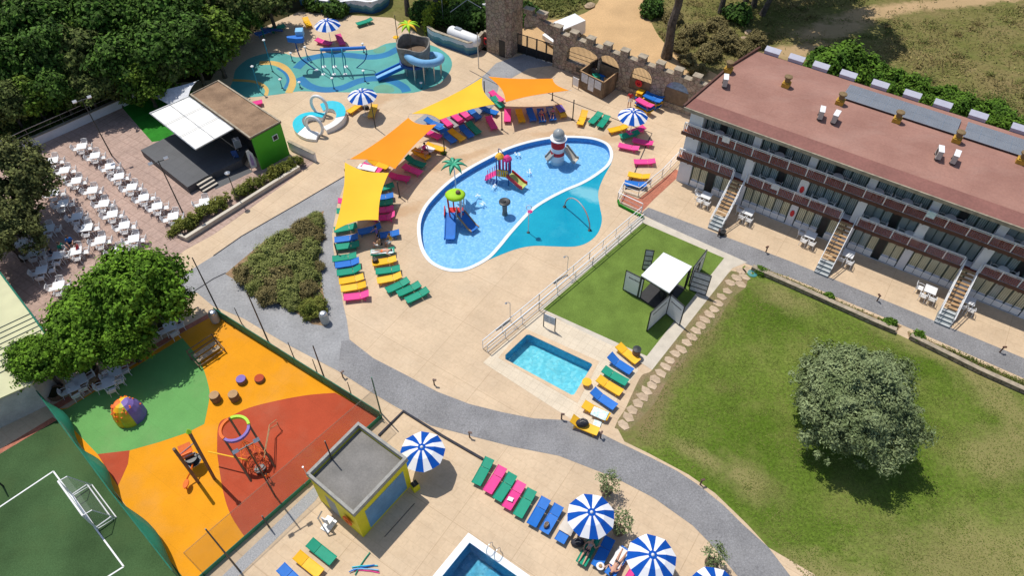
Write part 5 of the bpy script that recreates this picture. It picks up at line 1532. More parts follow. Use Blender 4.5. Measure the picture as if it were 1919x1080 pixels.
# tables on the hotel balconies and terrace
def hw(x, y, z=0):
    v = Matrix.Rotation(HROT, 4, 'Z') @ Vector((x, y, 0)) + H0
    v.z = z
    return v
def lounge_tab(_):
    t_ = thing('round_table', 'x', 'table')
    g = MB(); g.lathe([(.38, .70), (.40, .72), (.38, .74)], 16); g.build('tabletop', 'white_plastic', t_)
    g = MB(); g.lathe([(.22, 0), (.05, .06), (.04, .70)], 8); g.build('leg', 'white_plastic', t_)
    return t_
RT = Maker(lounge_tab)
for i, (x, lv) in enumerate([(2.6, 2), (10.9 - 3.2, 2), (12.4, 2), (15.5, 2), (17.6, 2), (20.7, 2), (24.6, 2), (1.9, 1), (7.7, 1), (12.1, 1), (16.2, 1), (18.9, 1), (25.6, 1)]):
    z = 5.33 if lv == 2 else 2.63
    fln = 'top' if lv == 2 else 'middle'
    RT('r', hw(x, .42, z), 0, f'small round white table on the {fln} hotel balcony, {ORD[i if lv == 2 else i - 7]} from the left', 'round tables on the hotel balconies')
    for s_ in (-1, 1):
        CHR('c', hw(x + s_ * .62, .42, z), HROT + R(90 * s_), f'white chair {"left" if s_ < 0 else "right"} of the {ORD[i if lv == 2 else i - 7]} table on the {fln} balcony', 'white chairs on the hotel balconies')
for i, (x, y) in enumerate([(3.3, -1.15), (7.1, -1.1), (12.4, -.9), (15.6, -1.3), (22.0, -1.6), (24.7, -1.1)]):
    TAB('t', hw(x, y), HROT, f'white table on the ground terrace of the hotel, {ORD[i]} from the left', 'tables on the hotel ground terrace')
    for s_, (dx, dy, r_) in enumerate([(-.3, -.65, 0), (.35, -.65, 0), (-.7, .05, -90)]):
        CHR('c', hw(x + dx, y + dy), HROT + R(r_), f'white chair, {["near left", "near right", "left end"][s_]} seat of the {ORD[i]} hotel terrace table', 'chairs on the hotel ground terrace')
# ================================================================ masts, lamps, bollards, bins
def mast(px, h, label, heads=1, r_=.05, mat='dark_metal', kind='lamp_mast', cat='lamp mast'):
    t_ = thing(kind, label, cat, P(*px))
    g = MB(); g.tube([(0, 0, 0), (0, 0, h)], [r_ * 1.2, r_ * .8], 8); g.build('pole', mat, t_)
    if heads:
        g = MB(); g.box((0, 0, h - .1), (1.3, .06, .06), R(35)); g.build('cross_arm', mat, t_)
        for s_ in (-1, 1)[:heads]:
            g = MB(); g.box((s_ * .5, s_ * .35, h - .02), (.34, .22, .16), R(35), 0, None, R(35)); g.build('floodlight', 'steel', t_)
    return t_
mast((210, 292), 6.2, 'tall dark floodlight mast at the upper end of the first table row', 2)
mast((346, 406), 6.1, 'tall dark floodlight mast by the hedge, in front of the stage steps', 2)
mast((516, 931), 6.6, 'tall dark floodlight mast rising from the red rubber beside the gravel strip', 2)
mast((640, 905), 5.4, 'dark lamp mast behind the yellow hut', 0)
mast((703.8, 240), 3.4, 'thin bare pole beside the second striped umbrella', 0)
mast((897, 127.5), 4.1, 'thin bare pole in front of the wave painted wall corner', 0, mat='steel')
mast((450, 1072), 6.3, 'dark mast at the bottom edge beside the gravel strip', 0)
mast((504, 988), 1.6, 'short dark post on the gravel strip', 0)
def street(px, h, label):
    t_ = thing('street_lamp', label, 'street lamp', P(*px))
    g = MB(); g.tube([(0, 0, 0), (0, 0, h)], .04, 8); g.build('pole', 'dark_metal', t_)
    g = MB(); g.lathe([(.05, 0), (.22, .06), (.24, .14), (.10, .22), (.02, .26)], 12, (0, 0, h - .05)); g.build('lamp_head', 'steel', t_)
street((447.5, 380), 3.3, 'slim street lamp standing in the hedge near the terrace corner')
for px, h, lab in [((408, 580), 5.8, 'tall net pole at the top corner of the playground'), ((503, 641), 5.8, 'tall net pole along the playground fence, second from the top corner'), ((608, 709), 3.9, 'net pole along the playground fence, third from the top corner'), ((714, 775), 4.4, 'green net pole at the right corner of the playground')]:
    mast(px, h, lab, 0, kind='net_pole', cat='pole', mat='dark_metal' if '4.4' not in str(h) else 'green_metal')
for i, px in enumerate([(453, 607), (551, 671), (596, 703), (660, 745)]):
    mast(px, 1.9, f'short net post on the playground fence, {ORD[i]} from the top', 0, .035, kind='net_post', cat='post')
def boll(_):
    t_ = thing('path_light', 'x', 'path light')
    g = MB(); g.tube([(0, 0, 0), (0, 0, .62)], .05, 8); g.build('post', 'bronze', t_)
    g = MB(); g.box((.06, 0, .66), (.26, .12, .09)); g.build('lamp_head', 'bronze', t_)
    return t_
pm('bronze', (0.10, 0.045, 0.030), 0.5, var=0.15)
BO = Maker(boll)
for u, v, lab in [(814, 722, 'on the upper edge of the curved path above the yellow hut'), (880, 820, 'on the lower edge of the curved path near the first umbrella'), (1052, 786, 'beside the curved path next to the lounger with the bag'), (1125, 822, 'on the curved path edge at the lawn tip'),
                  (1312, 909, 'between curved path and lawn'), (1643, 565, 'on the hotel path in front of the third bay'), (1873, 661, 'on the hotel path near the right edge'), (643, 708, 'beside the playground fence on the beige strip'), (1435, 473, 'between hotel terrace and path, leftmost'), (1345, 443, 'at the foot of the first hotel stair')]:
    BO('b', P(u, v), R(rnd.uniform(0, 360)), f'small bronze path light {lab}', 'bronze path lights')
def ubin(_):
    t_ = thing('litter_bin', 'x', 'bin')
    g = MB(); g.lathe([(.27, 0), (.33, .05), (.33, .85), (.30, .95)], 18); g.build('bin_body', 'ac_body', t_)
    g = MB(); g.lathe([(.30, 0), (.30, .02), (.27, .12), (.16, .20), (.02, .22)], 18, (0, 0, .95)); g.build('lid', 'steel', t_)
    return t_
UB = Maker(ubin)
UB('u', P(610, 604), 0, 'round grey litter bin with domed lid beside the clipped shrub', 'round litter bins')
UB('u', P(405, 602), 0, 'round grey litter bin at the top corner of the playground', 'round litter bins')
t_ = thing('barrel_bin', 'dark cylindrical bin standing behind the yellow lounger at the turf edge', 'bin', P(1191, 668))
g = MB(); g.lathe([(.30, 0), (.30, .85)], 16); g.build('bin_body', 'drum_wood', t_); g = MB(); g.lathe([(.31, .85), (.31, .90), (.05, .93)], 16); g.build('lid', 'dark_metal', t_)
t_ = thing('barrel_bin', 'dark bin with silver rim beside the reed screen below the fourth arch', 'bin', P(1264, 196))
g = MB(); g.lathe([(.30, 0), (.34, 1.0)], 16); g.build('bin_body', 'black', t_); g = MB(); g.lathe([(.35, 1.0), (.35, 1.05)], 16); g.build('lid', 'steel', t_)
t_ = thing('bucket', 'dark round bucket at the foot of the first hotel stair', 'bucket', P(1352, 439))
g = MB(); g.lathe([(.26, 0), (.32, .38), (.32, .40), (.27, .38)], 16); g.build('body', 'black', t_); g = MB(); g.tube([(-.3, 0, .4), (0, 0, .62), (.3, 0, .4)], .015, 6); g.build('handle', 'steel', t_)
t_ = thing('pedestal_bin', 'yellow bin box standing against the right corner of the yellow hut', 'bin', P(776, 917) + Vector((.1, 0, 0)), R(40))
g = MB(); g.box((0, 0, .35), (.45, .4, .7)); g.build('bin_body', 'yellow_wall', t_); g = MB(); g.box((0, 0, .74), (.4, .36, .08)); g.build('bin_liner', 'black', t_)
# white folded pool chair / lift by the hut
t_ = thing('pool_lift', 'white and chrome pool lift chair standing left of the yellow hut', 'pool lift', P(617, 985), R(60))
g = MB(); g.box((0, 0, .06), (.9, .6, .10)); g.build('base', 'white_paint', t_)
g = MB(); g.box((.1, 0, .55), (.45, .45, .08)); g.build('seat', 'white_paint', t_); g = MB(); g.box((-.12, 0, .85), (.08, .45, .6)); g.build('backrest', 'poster', t_)
g = MB(); g.tube([(-.3, .2, .1), (-.35, .2, 1.5), (.0, .1, 1.9)], .05, 8); g.build('mast', 'steel', t_)
# information board by the small pool
t_ = thing('pool_notice_board', 'grey notice board on two legs between small pool and artificial turf', 'sign', P(1029, 617), R(-30))
g = MB(); g.box((0, 0, 1.15), (.95, .05, .85)); g.build('board', 'poster', t_)
for s_ in (-.48, .48):
    g = MB(); g.box((s_, 0, .8), (.06, .06, 1.6)); g.build('leg', 'dark_metal', t_)
g = MB()
for k in range(7): g.box((-.22 + (k % 2) * .42, -.031, .87 + (k // 2) * .18), (.30, .008, .05))
g.build('notice_lines', 'cloth_grey', t_)
# outdoor showers
for u, v, lab in [(956, 603, 'slim steel shower pole beside the ramp, lower one'), (1062, 517, 'slim steel shower pole beside the ramp, upper one')]:
    t_ = thing('shower', lab, 'shower', P(u, v))
    g = MB(); g.tube([(0, 0, 0), (0, 0, 2.15), (-.12, 0, 2.28), (-.3, 0, 2.25)], .028, 6); g.build('pipe', 'steel', t_); g = MB(); g.lathe([(.02, .05), (.09, 0)], 10, (-.3, 0, 2.17)); g.build('shower_head', 'steel', t_)
    g = MB(); g.box((-.5, -.35, .012), (1.5, .18, .024), R(40)); g.build('drain', 'dark_metal', t_)
# pool ladder, noodles, yellow stool, towels, bags, hat
lt = P(922, 1040)
t_ = thing('pool_ladder', 'chrome pool ladder at the corner of the lower pool', 'ladder', lt, ang(P(880, 1018), P(955, 1071)))
for s_ in (-.28, .28):
    g = MB(); g.tube(smooth_path([Vector((s_, .45, 0)), Vector((s_, .42, .6)), Vector((s_, .15, .85)), Vector((s_, -.12, .6)), Vector((s_, -.15, -.6))], 4), .025, 6); g.build('handrail', 'steel', t_)
for z in (-.1, -.35):
    g = MB(); g.box((0, -.15, z), (.52, .10, .03)); g.build('rung', 'white_paint', t_)
for i, (c_, a, dx, dy) in enumerate([('pl_skyblue', 10, 0, 0), ('pl_cyan', 4, .05, .08), ('pl_blue', 16, -.1, -.05), ('pl_pink', -6, .2, -.2), ('pl_green', 62, -.1, .25), ('pl_skyblue', -2, .15, -.12)]):
    p = P(682, 1066) + Vector((dx, dy, .045 + .04 * (i % 3)))
    o = MB().tube([(-.75, 0, 0), (-.3, .04, 0), (.3, .04, 0), (.75, 0, 0)], .035, 8).build('pool_noodle', c_)
    o.location = p; o.rotation_euler.z = R(a)
    tag(o, ['light blue foam noodle lying in the pile, longest', 'turquoise foam noodle in the pile on the paving', 'deep blue foam noodle in the pile on the paving', 'pink foam noodle at the lower side of the pile', 'green foam noodle sticking up out of the pile', 'light blue foam noodle at the right of the pile'][i], 'pool noodle', 'foam noodles in a pile')
t_ = thing('round_stool', 'round yellow plastic stool at the right corner of the small pool', 'stool', P(1099, 722))
g = MB(); g.lathe([(.28, .34), (.34, .37), (.34, .42), (.10, .44)], 20); g.build('seat', 'pl_yellow', t_)
for k in range(4):
    a = k * math.pi / 2 + .5; g = MB(); g.tube([(math.cos(a) * .2, math.sin(a) * .2, .34), (math.cos(a) * .27, math.sin(a) * .27, 0)], .025, 6); g.build('leg', 'pl_yellow', t_)
def cloth(name, a, b, wd, z, mat, label, cat='towel', drop=.0, w2=None):
    a, b = P(*a, z), P(*b, z)
    d = b - a; L_ = d.length; aa = math.atan2(d.y, d.x)
    n, m_ = 10, 6
    vs = []
    r2 = random.Random(int(L_ * 1000))
    for i in range(n + 1):
        for j in range(m_ + 1):
            x = -L_ / 2 + L_ * i / n; y = (j / m_ - .5) * wd
            vs.append((x, y + r2.uniform(-.02, .02), .035 + r2.uniform(0, .02) - (drop if j in (0, m_) else 0)))
    g = MB(); k = m_ + 1
    g.add(vs, [(i * k + j, i * k + j + 1, (i + 1) * k + j + 1, (i + 1) * k + j) for i in range(n) for j in range(m_)])
    low = [(x, y, zz_ - .02) for x, y, zz_ in vs]
    g.add(low, [(i * k + j, (i + 1) * k + j, (i + 1) * k + j + 1, i * k + j + 1) for i in range(n) for j in range(m_)])
    o = g.build(name, mat, None, smooth=True, fixn=False)
    o.location = (a + b) / 2; o.rotation_euler.z = aa
    return tag(o, label, cat)
cloth('towel', (1110, 769), (1138, 781), .72, .40, 'cloth_teal', 'white and teal printed towel on the yellow lounger by the small pool', drop=.06)
cloth('towel', (1112, 792), (1126, 797), .5, .05, 'cloth_teal', 'small printed towel lying on the paving between two yellow loungers')
cloth('towel', (1075, 968), (1057, 999), .86, .42, 'cloth_beige', 'plain beige towel covering the blue lounger left of the striped umbrella', drop=.08)
cloth('towel', (1030, 200), (1035, 215), .62, .42, 'cloth_grey', 'grey towel on the blue lounger under the upper orange sail')
cloth('towel', (1046, 197), (1055, 210), .64, .44, 'pl_purple', 'purple and white striped towel on the yellow lounger by the sail post')
cloth('towel', (695, 473), (738, 471), .5, .42, 'cloth_teal', 'crumpled patterned towel on the green lounger with guests')
cloth('towel', (672, 311), (705, 318), .7, .42, 'cloth_white', 'white and pink towel between the lower yellow and orange sails')
cloth('towel', (790, 274), (812, 283), .7, .44, 'cloth_white', 'bright white towel on the yellow lounger under the lower orange sail')
cloth('towel', (958, 933), (955, 940), .35, .44, 'cloth_white', 'white and pink cloth heap on the second pink lounger of the diagonal row')
cloth('towel', (1170, 1030), (1150, 1062), .62, .44, 'cloth_white', 'white towel with blue edge under the reclining sunbather')
def bag(name, px, z, s_, mat, label, cat='bag', rz=0):
    t_ = thing(name, label, cat, P(*px, z), rz)
    g = MB(); g.lathe([(.02, 0), (.20 * s_, .01), (.24 * s_, .12 * s_), (.20 * s_, .26 * s_), (.12 * s_, .30 * s_)], 12, sx=1.25, sy=.8); g.build('bag_body', mat, t_, smooth=True)
    for q_ in (-1, 1):
        g = MB(); g.tube(smooth_path([Vector((-.14 * s_, q_ * .06, .26 * s_)), Vector((0, q_ * .12, .46 * s_)), Vector((.14 * s_, q_ * .06, .26 * s_))], 4), .014, 5); g.build('handle', 'cloth_beige', t_)
bag('beach_bag', (1091, 796), .38, 1.5, 'cloth_dark', 'dark patterned beach bag on the yellow lounger at the path')
bag('beach_bag', (704, 491), .38, .9, 'hair', 'small brown bag on the yellow lounger of the curved column', rz=.4)
bag('beach_bag', (1024, 986), .38, .8, 'drum_wood', 'small brown bag on the foot of the right blue lounger', rz=1)
bag('beach_bag', (686, 204), 0, 1.2, 'black', 'black bag on the ground under the second striped umbrella')
bag('beach_bag', (1082, 1020), 0, 1.4, 'cloth_dark', 'dark bag on the ground left of the guest under the large umbrella')
bag('beach_bag', (831, 288), 0, 1.0, 'leaf_wild', 'green and white bag at the foot of the sail post')
t_ = thing('straw_hat', 'straw sun hat lying on the blue lounger at the bottom', 'hat', P(1125, 1062, .40))
g = MB(); g.lathe([(.001, 0), (.24, .0), (.24, .015), (.12, .02)], 20); g.build('brim', 'cloth_white', t_); g = MB(); g.lathe([(.11, .015), (.10, .11), (.05, .13)], 16); g.build('crown', 'wood', t_)
for i, (u, v) in enumerate([(505, 895), (1178, 190)]):
    pass
# ================================================================ gym container with open flaps
kz = 2.6
kc = [P(1201.5, 516, kz), P(1243.5, 473, kz), P(1297, 499.5, kz), P(1254.5, 549, kz)]
o0 = Vector((kc[3].x, kc[3].y, 0))
ck = thing('gym_container', 'open white roofed gym container with white flaps folded out on the artificial turf', 'container', o0)
q = [p - kc[3] for p in kc]
g = MB().prism([(p.x, p.y) for p in q], kz - .10, kz); g.build('roof', 'white_paint', ck)
g = MB().prism([(p.x, p.y) for p in inset(q, .02)], kz - .22, kz - .102, holes=[[(p.x, p.y) for p in inset(q, .14)]]); g.build('roof_frame', 'dark_metal', ck)
for p in inset(q, .09): g = MB(); g.box((p.x, p.y, (kz - .22) / 2), (.13, .13, kz - .22), R(45)); g.build('corner_post', 'dark_metal', ck)
g = MB().prism([(p.x, p.y) for p in inset(q, .05)], .01, .10); g.build('floor', 'black', ck)
g = MB(); c_ = sum(q, Vector()) / 4
g.box((c_.x, c_.y, .9), (.08, 1.6, 1.6), R(10)); g.box((c_.x + .3, c_.y - .3, .5), (1.0, .4, .7), R(30)); g.box((c_.x, c_.y + .2, 1.8), (1.4, .06, .06), R(-30)); g.build('gym_rack', 'dark_metal', ck)
def flap(pa, pb, label, ribs=False, text=True):
    a, b = P(*pa) - o0, P(*pb) - o0
    a.z = b.z = 0
    d = b - a; L_ = d.length; aa = math.atan2(d.y, d.x)
    T = Matrix.Translation((a + b) / 2) @ Matrix.Rotation(aa, 4, 'Z')
    g = MB(); g.box((0, 0, 1.18), (L_, .05, 2.1), 0, 0, T); f_ = g.build('flap', 'white_paint' if not ribs else 'poster', ck)
    g = MB()
    for z in (.10, 2.26): g.box((0, 0, z), (L_ + .06, .08, .06), 0, 0, T)
    for x in (-L_ / 2, L_ / 2): g.box((x, 0, 1.18), (.06, .08, 2.22), 0, 0, T)
    if ribs:
        for z in (.6, 1.1, 1.65): g.box((0, 0, z), (L_, .10, .07), 0, 0, T)
    g.build('flap_frame', 'dark_metal', f_)
    if text:
        g = MB(); r2 = random.Random(int(L_ * 999))
        for sd in (-1, 1):
            x = -L_ * .34
            while x < L_ * .34:
                w_ = r2.uniform(.05, .09)
                g.box((x, sd * .027, 1.72 + r2.uniform(-.01, .01)), (w_, .006, .12), 0, 0, T); g.box((x + w_ * .1, sd * .0275, 1.72), (.02, .007, .16), 0, 0, T)
                x += w_ + .035
        g.build('flap_lettering', 'cloth_dark', f_)
flap((1199.5, 560), (1167.5, 543.5), 'left')
flap((1247, 589), (1211.5, 622), 'front')
flap((1248.5, 589), (1273, 611), 'front right')
flap((1203, 505), (1218, 507), 'rear left', True, False)
flap((1291, 544), (1322, 554.5), 'right', True, False)
flap((1290, 537), (1314, 505), 'rear right')
t_ = thing('exercise_frame', 'dark metal exercise frame behind the gym container', 'exercise frame', P(1302, 527), R(30))
g = MB(); g.tube([(0, 0, 0), (0, 0, 2.2)], .05, 6); g.tube([(-.8, 0, 0), (-.8, 0, 1.6)], .04, 6); g.build('upright', 'dark_metal', t_); g = MB(); g.tube([(-.8, 0, 1.5), (0, 0, 1.5)], .03, 6); g.tube([(-.8, 0, .9), (0, 0, .9)], .03, 6); g.build('bar', 'dark_metal', t_)
# ================================================================ potted olive trees (pots; crowns come with the plants)
def pot(px, label, seed):
    t_ = thing('potted_olive', label, 'potted tree', P(*px))
    g = MB(); g.lathe([(.22, 0), (.36, .35), (.40, .48), (.34, .48), (.33, .42)], 18); g.build('pot', 'drum_wood', t_)
    g = MB(); g.tube([(0, 0, .4), (.05, .02, 1.0), (0, .08, 1.5)], [.05, .04, .02], 6); g.build('trunk', 'bark', t_)
    return t_
# ================================================================ small vehicles behind the castle wall
va, vb = P(1030, 83), P(1082, 62)
v_ = thing('white_van', 'white van parked on the dirt track behind the castle arches', 'van', (va + vb) / 2, ang(vb, va))
VL = 4.6
g = MB()
prof = [(-VL / 2, .35), (VL / 2, .35), (VL / 2, .85), (VL / 2 - .75, 1.05), (VL / 2 - 1.55, 1.85), (-VL / 2 + .1, 1.9), (-VL / 2, 1.0)]
T = Matrix.Translation((0, .92, 0)) @ Matrix.Rotation(R(90), 4, 'X')
g.prism(prof, 0, 1.84, T=T); g.build('body', 'white_paint', v_)
g = MB(); sl = math.atan2(.8, -.8)
g.box((VL / 2 - 1.13, 0, 1.47), (1.05, 1.6, .03), 0, 0, None, 0, R(45)); g.build('windscreen', 'glass', v_)
for s_ in (-1, 1):
    g = MB(); g.box((.35, s_ * .925, 1.45), (1.1, .02, .5)); g.build('side_window', 'glass', v_)
    g = MB(); g.box((VL / 2 + .005, s_ * .65, .75), (.03, .35, .18)); g.build('headlight', 'steel', v_)
    for x in (-1.4, 1.45):
        g = MB(); g.tube([(x, s_ * .75, .33), (x, s_ * .95, .33)], .33, 16); wv_ = g.build('wheel', 'black', v_)
        g = MB(); g.tube([(x, s_ * .95, .33), (x, s_ * .965, .33)], .19, 12); g.build('rim', 'steel', wv_)

t_ = thing('hose_reel', 'turquoise round coiled hose lying at the top corner of the lawn', 'hose', P(1410, 513))
pm('hose', (0.10, 0.36, 0.34), 0.5)
g = MB()
for k in range(4): g.tube([Vector((math.cos(a) * (.16 + .07 * k), math.sin(a) * (.16 + .07 * k), .04)) for a in [6.283 * j / 14 for j in range(14)]], .03, 6, closed=True)
g.build('coil', 'hose', t_)

def strip_on_ground(name, px, wd, h, mat, label, cat):
    pts = PP(px); o0 = pts[0]
    g = MB().prism(ribbon([p - o0 for p in pts], wd), 0.0, h); o = g.build(name, mat); o.location = o0
    return tag(o, label, cat)
strip_on_ground('drain_channel', [(1026, 174), (1073, 192), (1140, 218), (1175, 232), (1222, 250), (1215, 264), (1197, 305), (1183, 340), (1172, 356)], .09, .016, 'cloth_dark', 'dark drain channel running round the right side of the main pool paving', 'drain')
strip_on_ground('path_kerb', [(400, 480), (453, 443), (562, 380), (645, 331)], .10, .03, 'cloth_dark', 'dark kerb line between beige walkway and upper grey path', 'kerb')
strip_on_ground('path_kerb', [(346, 558), (400, 523), (423, 512)], .08, .03, 'cloth_dark', 'dark kerb line across the grey path near the playground corner', 'kerb')
strip_on_ground('drain_channel', [(962, 176), (935, 160), (897, 141), (880, 132)], .07, .016, 'cloth_dark', 'thin dark drain line on the paving left of the gate path', 'drain')

for i, (x, z, m_, lab) in enumerate([(19.4, 5.34, 'cloth_teal', 'pale patterned towel hung over the top hotel balcony rail'), (8.3, 2.64, 'poster', 'plain pale grey towel hung over the middle hotel balcony rail'), (3.4, 5.34, 'cloth_white', 'white towel hung over the top hotel balcony rail, left end')]):
    g = MB(); g.box((0, -.06, -.26), (.62, .025, .56)); g.box((0, .06, -.16), (.60, .025, .36)); g.box((0, 0, .022), (.61, .13, .02))
    o = g.build('towel', m_); o.location = hw(x, -.13, z + 1.03); o.rotation_euler.z = HROT
    tag(o, lab, 'towel', 'towels on the hotel balconies')
# ================================================================ splash pad equipment
def arcpts(c, r, a0, a1, n, plane='xz', rot=0):
    out = []
    for i in range(n + 1):
        a = R(a0 + (a1 - a0) * i / n)
        x, z = math.cos(a) * r, math.sin(a) * r
        out.append(Vector((c[0] + x * math.cos(rot), c[1] + x * math.sin(rot), c[2] + z)))
    return out
# pirate barrel tower with slides
pt = thing('slide_tower', 'grey barrel shaped splash tower with a pale blue tube slide and a flat blue slide', 'slide tower', P(780, 134))
g = MB(); RR = 1.75
n = 22
vs, fs = [], []
for lv, (r_, z) in enumerate([(1.35, 1.35), (1.55, 1.7), (1.7, 2.6), (1.75, 3.35), (1.62, 3.35), (1.55, 2.2)]):
    for j in range(n):
        a = 2 * math.pi * j / n
        zz_ = z + (.22 * math.sin(3 * a + 1) if lv in (3, 4) else 0)
        vs.append((math.cos(a) * r_, math.sin(a) * r_, zz_))
for i in range(5):
    for j in range(n): fs.append((i * n + j, i * n + (j + 1) % n, (i + 1) * n + (j + 1) % n, (i + 1) * n + j))
pm('barrel', (0.225, 0.21, 0.19), 0.85, var=0.25, scale=2.2, bump=0.5)
g.add(vs, fs); g.build('barrel', 'barrel', pt)
g = MB(); g.lathe([(1.5, 2.1), (1.5, 2.2)], 22); g.build('deck', 'drum_wood', pt)
g = MB(); g.lathe([(1.45, 1.15), (1.62, 1.2), (1.62, 1.42), (1.45, 1.45)], 22); g.build('skirt', 'pl_navy', pt)
for j in range(7):
    a = 2 * math.pi * j / 7 + .3
    g = MB(); g.tube([(math.cos(a) * 1.2, math.sin(a) * 1.2, 0), (math.cos(a) * 1.2, math.sin(a) * 1.2, 1.3)], .09, 8); g.build('leg', 'steel', pt)
def W(u, v, z): return P(u, v, z) - P(780, 134)
tp_ = [Vector(q_) for q_ in [(-.5, -1.4, 2.75), (.1, -2.1, 2.65), (1.1, -2.35, 2.45), (2.1, -1.9, 2.2), (2.7, -1.1, 2.0), (2.7, -.2, 1.8), (2.1, .4, 1.65), (1.4, .5, 1.6)]]
g = MB(); g.tube(smooth_path(tp_, 5), .39, 14, caps=True)
tu = g.build('tube_slide', 'pl_skyblue', pt, smooth=True)
g = MB()
for p_ in tp_[1:6]:
    g.tube([(p_.x, p_.y, 0), (p_.x, p_.y, p_.z - .3)], .06, 6)
g.build('slide_support', 'steel', pt)
a_, b_ = W(757, 122, 1.0), W(706, 146, .25)
d_ = b_ - a_; dl_ = math.hypot(d_.x, d_.y)
T = Matrix.Translation(a_) @ Matrix.Rotation(math.atan2(d_.y, d_.x), 4, 'Z') @ Matrix.Rotation(math.atan2(-d_.z, dl_), 4, 'Y')
g = MB(); g.box((d_.length / 2, 0, 0), (d_.length, .75, .06), 0, 0, T); sl_ = g.build('flat_slide', 'pl_skyblue', pt)
g = MB(); g.box((d_.length / 2, .42, .05), (d_.length, .10, .34), 0, 0, T); g.box((d_.length / 2, -.42, .05), (d_.length, .10, .34), 0, 0, T); g.build('slide_side', 'pl_blue', sl_)
g = MB(); g.tube([W(748, 60, 0) * 0 + Vector((-1.6, .6, 2.0)), Vector((-1.6, .6, 6.0))], .04, 6); g.build('flag_pole', 'dark_metal', pt)
def palm(parent_name, label, base, h, mats, fr=7, L_=1.1, as_part=None):
    t_ = as_part or thing(parent_name, label, 'play palm', base)
    off = Vector((0, 0, 0)) if not as_part else base
    g = MB(); g.tube([off, off + Vector((.05, 0, h * .5)), off + Vector((0, 0, h))], [.05, .05, .04], 8); g.build('palm_trunk', 'palm_rope' if as_part else 'steel', t_)
    for j in range(fr):
        a = 2 * math.pi * j / fr
        g = MB()
        m_ = 7
        vs = []
        for i in range(m_ + 1):
            s_ = i / m_
            r_ = s_ * L_
            z = h + .12 + .22 * math.sin(s_ * 2.2) - .45 * s_ ** 2.5
            wd = .20 * math.sin(math.pi * min(1, .12 + s_ * .9)) + .02
            c = Vector((math.cos(a) * r_, math.sin(a) * r_, z)) + off
            q_ = Vector((-math.sin(a), math.cos(a), 0)) * wd
            vs += [c - q_ - Vector((0, 0, .04)), c + Vector((0, 0, .05)), c + q_ - Vector((0, 0, .04)), c - Vector((0, 0, .06))]
        g.add(vs, [(i * 4 + k, i * 4 + (k + 1) % 4, (i + 1) * 4 + (k + 1) % 4, (i + 1) * 4 + k) for i in range(m_) for k in range(4)])
        g.build('frond', mats[j % len(mats)], t_, smooth=True)
    return t_
palm('', '', Vector((-.3, .2, 2.2)), 2.9 + .0, ['pl_lime', 'pl_lime', 'pl_yellow'], 9, 1.15, as_part=pt)
# overhead pipe frame with three blue loops and tank
pf_ = thing('splash_gantry', 'blue horizontal pipe frame with three hanging loops over the splash pad', 'spray frame', P(620, 150))
def W2(u, v, z): return P(u, v, z) - P(620, 150)
g = MB(); a_, b_ = W2(600, 93, 2.6), W2(685, 89, 2.6); g.tube([a_, b_], .17, 10); g.build('main_pipe', 'pl_blue', pf_)
for k, (u, x2) in enumerate([(602, 609), (622, 629), (641, 650)]):
    g = MB(); top = W2(u, 92, 2.6); ft = W2(x2 - 2, 125, 0); ft2 = W2(x2 - 3, 139, 0)
    g.tube(smooth_path([top, Vector((top.x, top.y - .3, 2.7)), ft.lerp(top, .45) + Vector((.1, 0, .1)), ft], 5), .055, 6); g.build('hanging_pipe', 'pl_pipeblue', pf_)
    g = MB(); g.tube(smooth_path([top, top + Vector((.1, -.6, .1)), ft2 + Vector((0, 0, 1.0)), ft2], 5), .045, 6); g.build('hanging_pipe', 'pl_pipeblue', pf_)
    g = MB(); g.lathe([(.26, 0), (.22, .05), (.08, .08)], 12, tuple(ft)); g.lathe([(.22, 0), (.18, .05), (.08, .08)], 12, tuple(ft2)); g.build('foot_plate', 'white_paint', pf_)
g = MB(); g.tube(smooth_path([W2(685, 90, 2.6), W2(687, 95, 2.0), W2(684, 112, 1.0), W2(668, 127, 0)], 5), .05, 6); g.build('side_pipe', 'pl_navy', pf_)
g = MB(); g.tube(smooth_path([W2(600, 94, 2.5), W2(578, 92, 1.6), W2(566, 80, 1.2)], 5), .05, 6); g.build('side_pipe', 'dark_metal', pf_)
# tipping bucket tank
tk = thing('tipping_bucket', 'blue tipping water bucket on a curved dark pole at the left of the splash pad', 'water bucket', P(593, 131))
def W3(u, v, z): return P(u, v, z) - P(593, 131)
g = MB(); g.tube(smooth_path([Vector((0, 0, 0)), W3(575, 118, .6), W3(562, 106, 1.6), W3(553, 78, 3.4)], 5), .07, 8); g.build('curved_pole', 'pl_navy', tk)
c_ = W3(554, 70, 3.7)
g = MB(); g.prism([(-.85, -.2), (.1, -.42), (.75, -.35), (.8, .1), (-.1, .25), (-.9, .1)], 3.3, 3.8, T=Matrix.Translation((c_.x, c_.y, 0))); g.build('bucket', 'pl_blue', tk)
g = MB(); g.box((c_.x + .35, c_.y + .55, 3.9), (.75, .8, .7), .1); g.build('bucket', 'pl_skyblue', tk)
g = MB(); g.lathe([(.22, 0), (.18, .05), (.08, .08)], 12); g.build('foot_plate', 'white_paint', tk)
def spray(px, h, label, mat='pl_pipeblue', top=True):
    t_ = thing('water_jet', label, 'water jet', P(*px))
    g = MB(); g.tube([(0, 0, 0), (0, 0, h)], .05, 6); g.build('pipe', mat, t_)
    g = MB(); g.lathe([(.13, 0), (.09, .04), (.05, .07)], 10); g.build('foot_plate', 'dark_metal', t_)
    if top: g = MB(); g.lathe([(.03, 0), (.14, .05), (.16, .12), (.08, .18)], 10, (0, 0, h - .05)); g.build('nozzle', 'white_paint', t_)
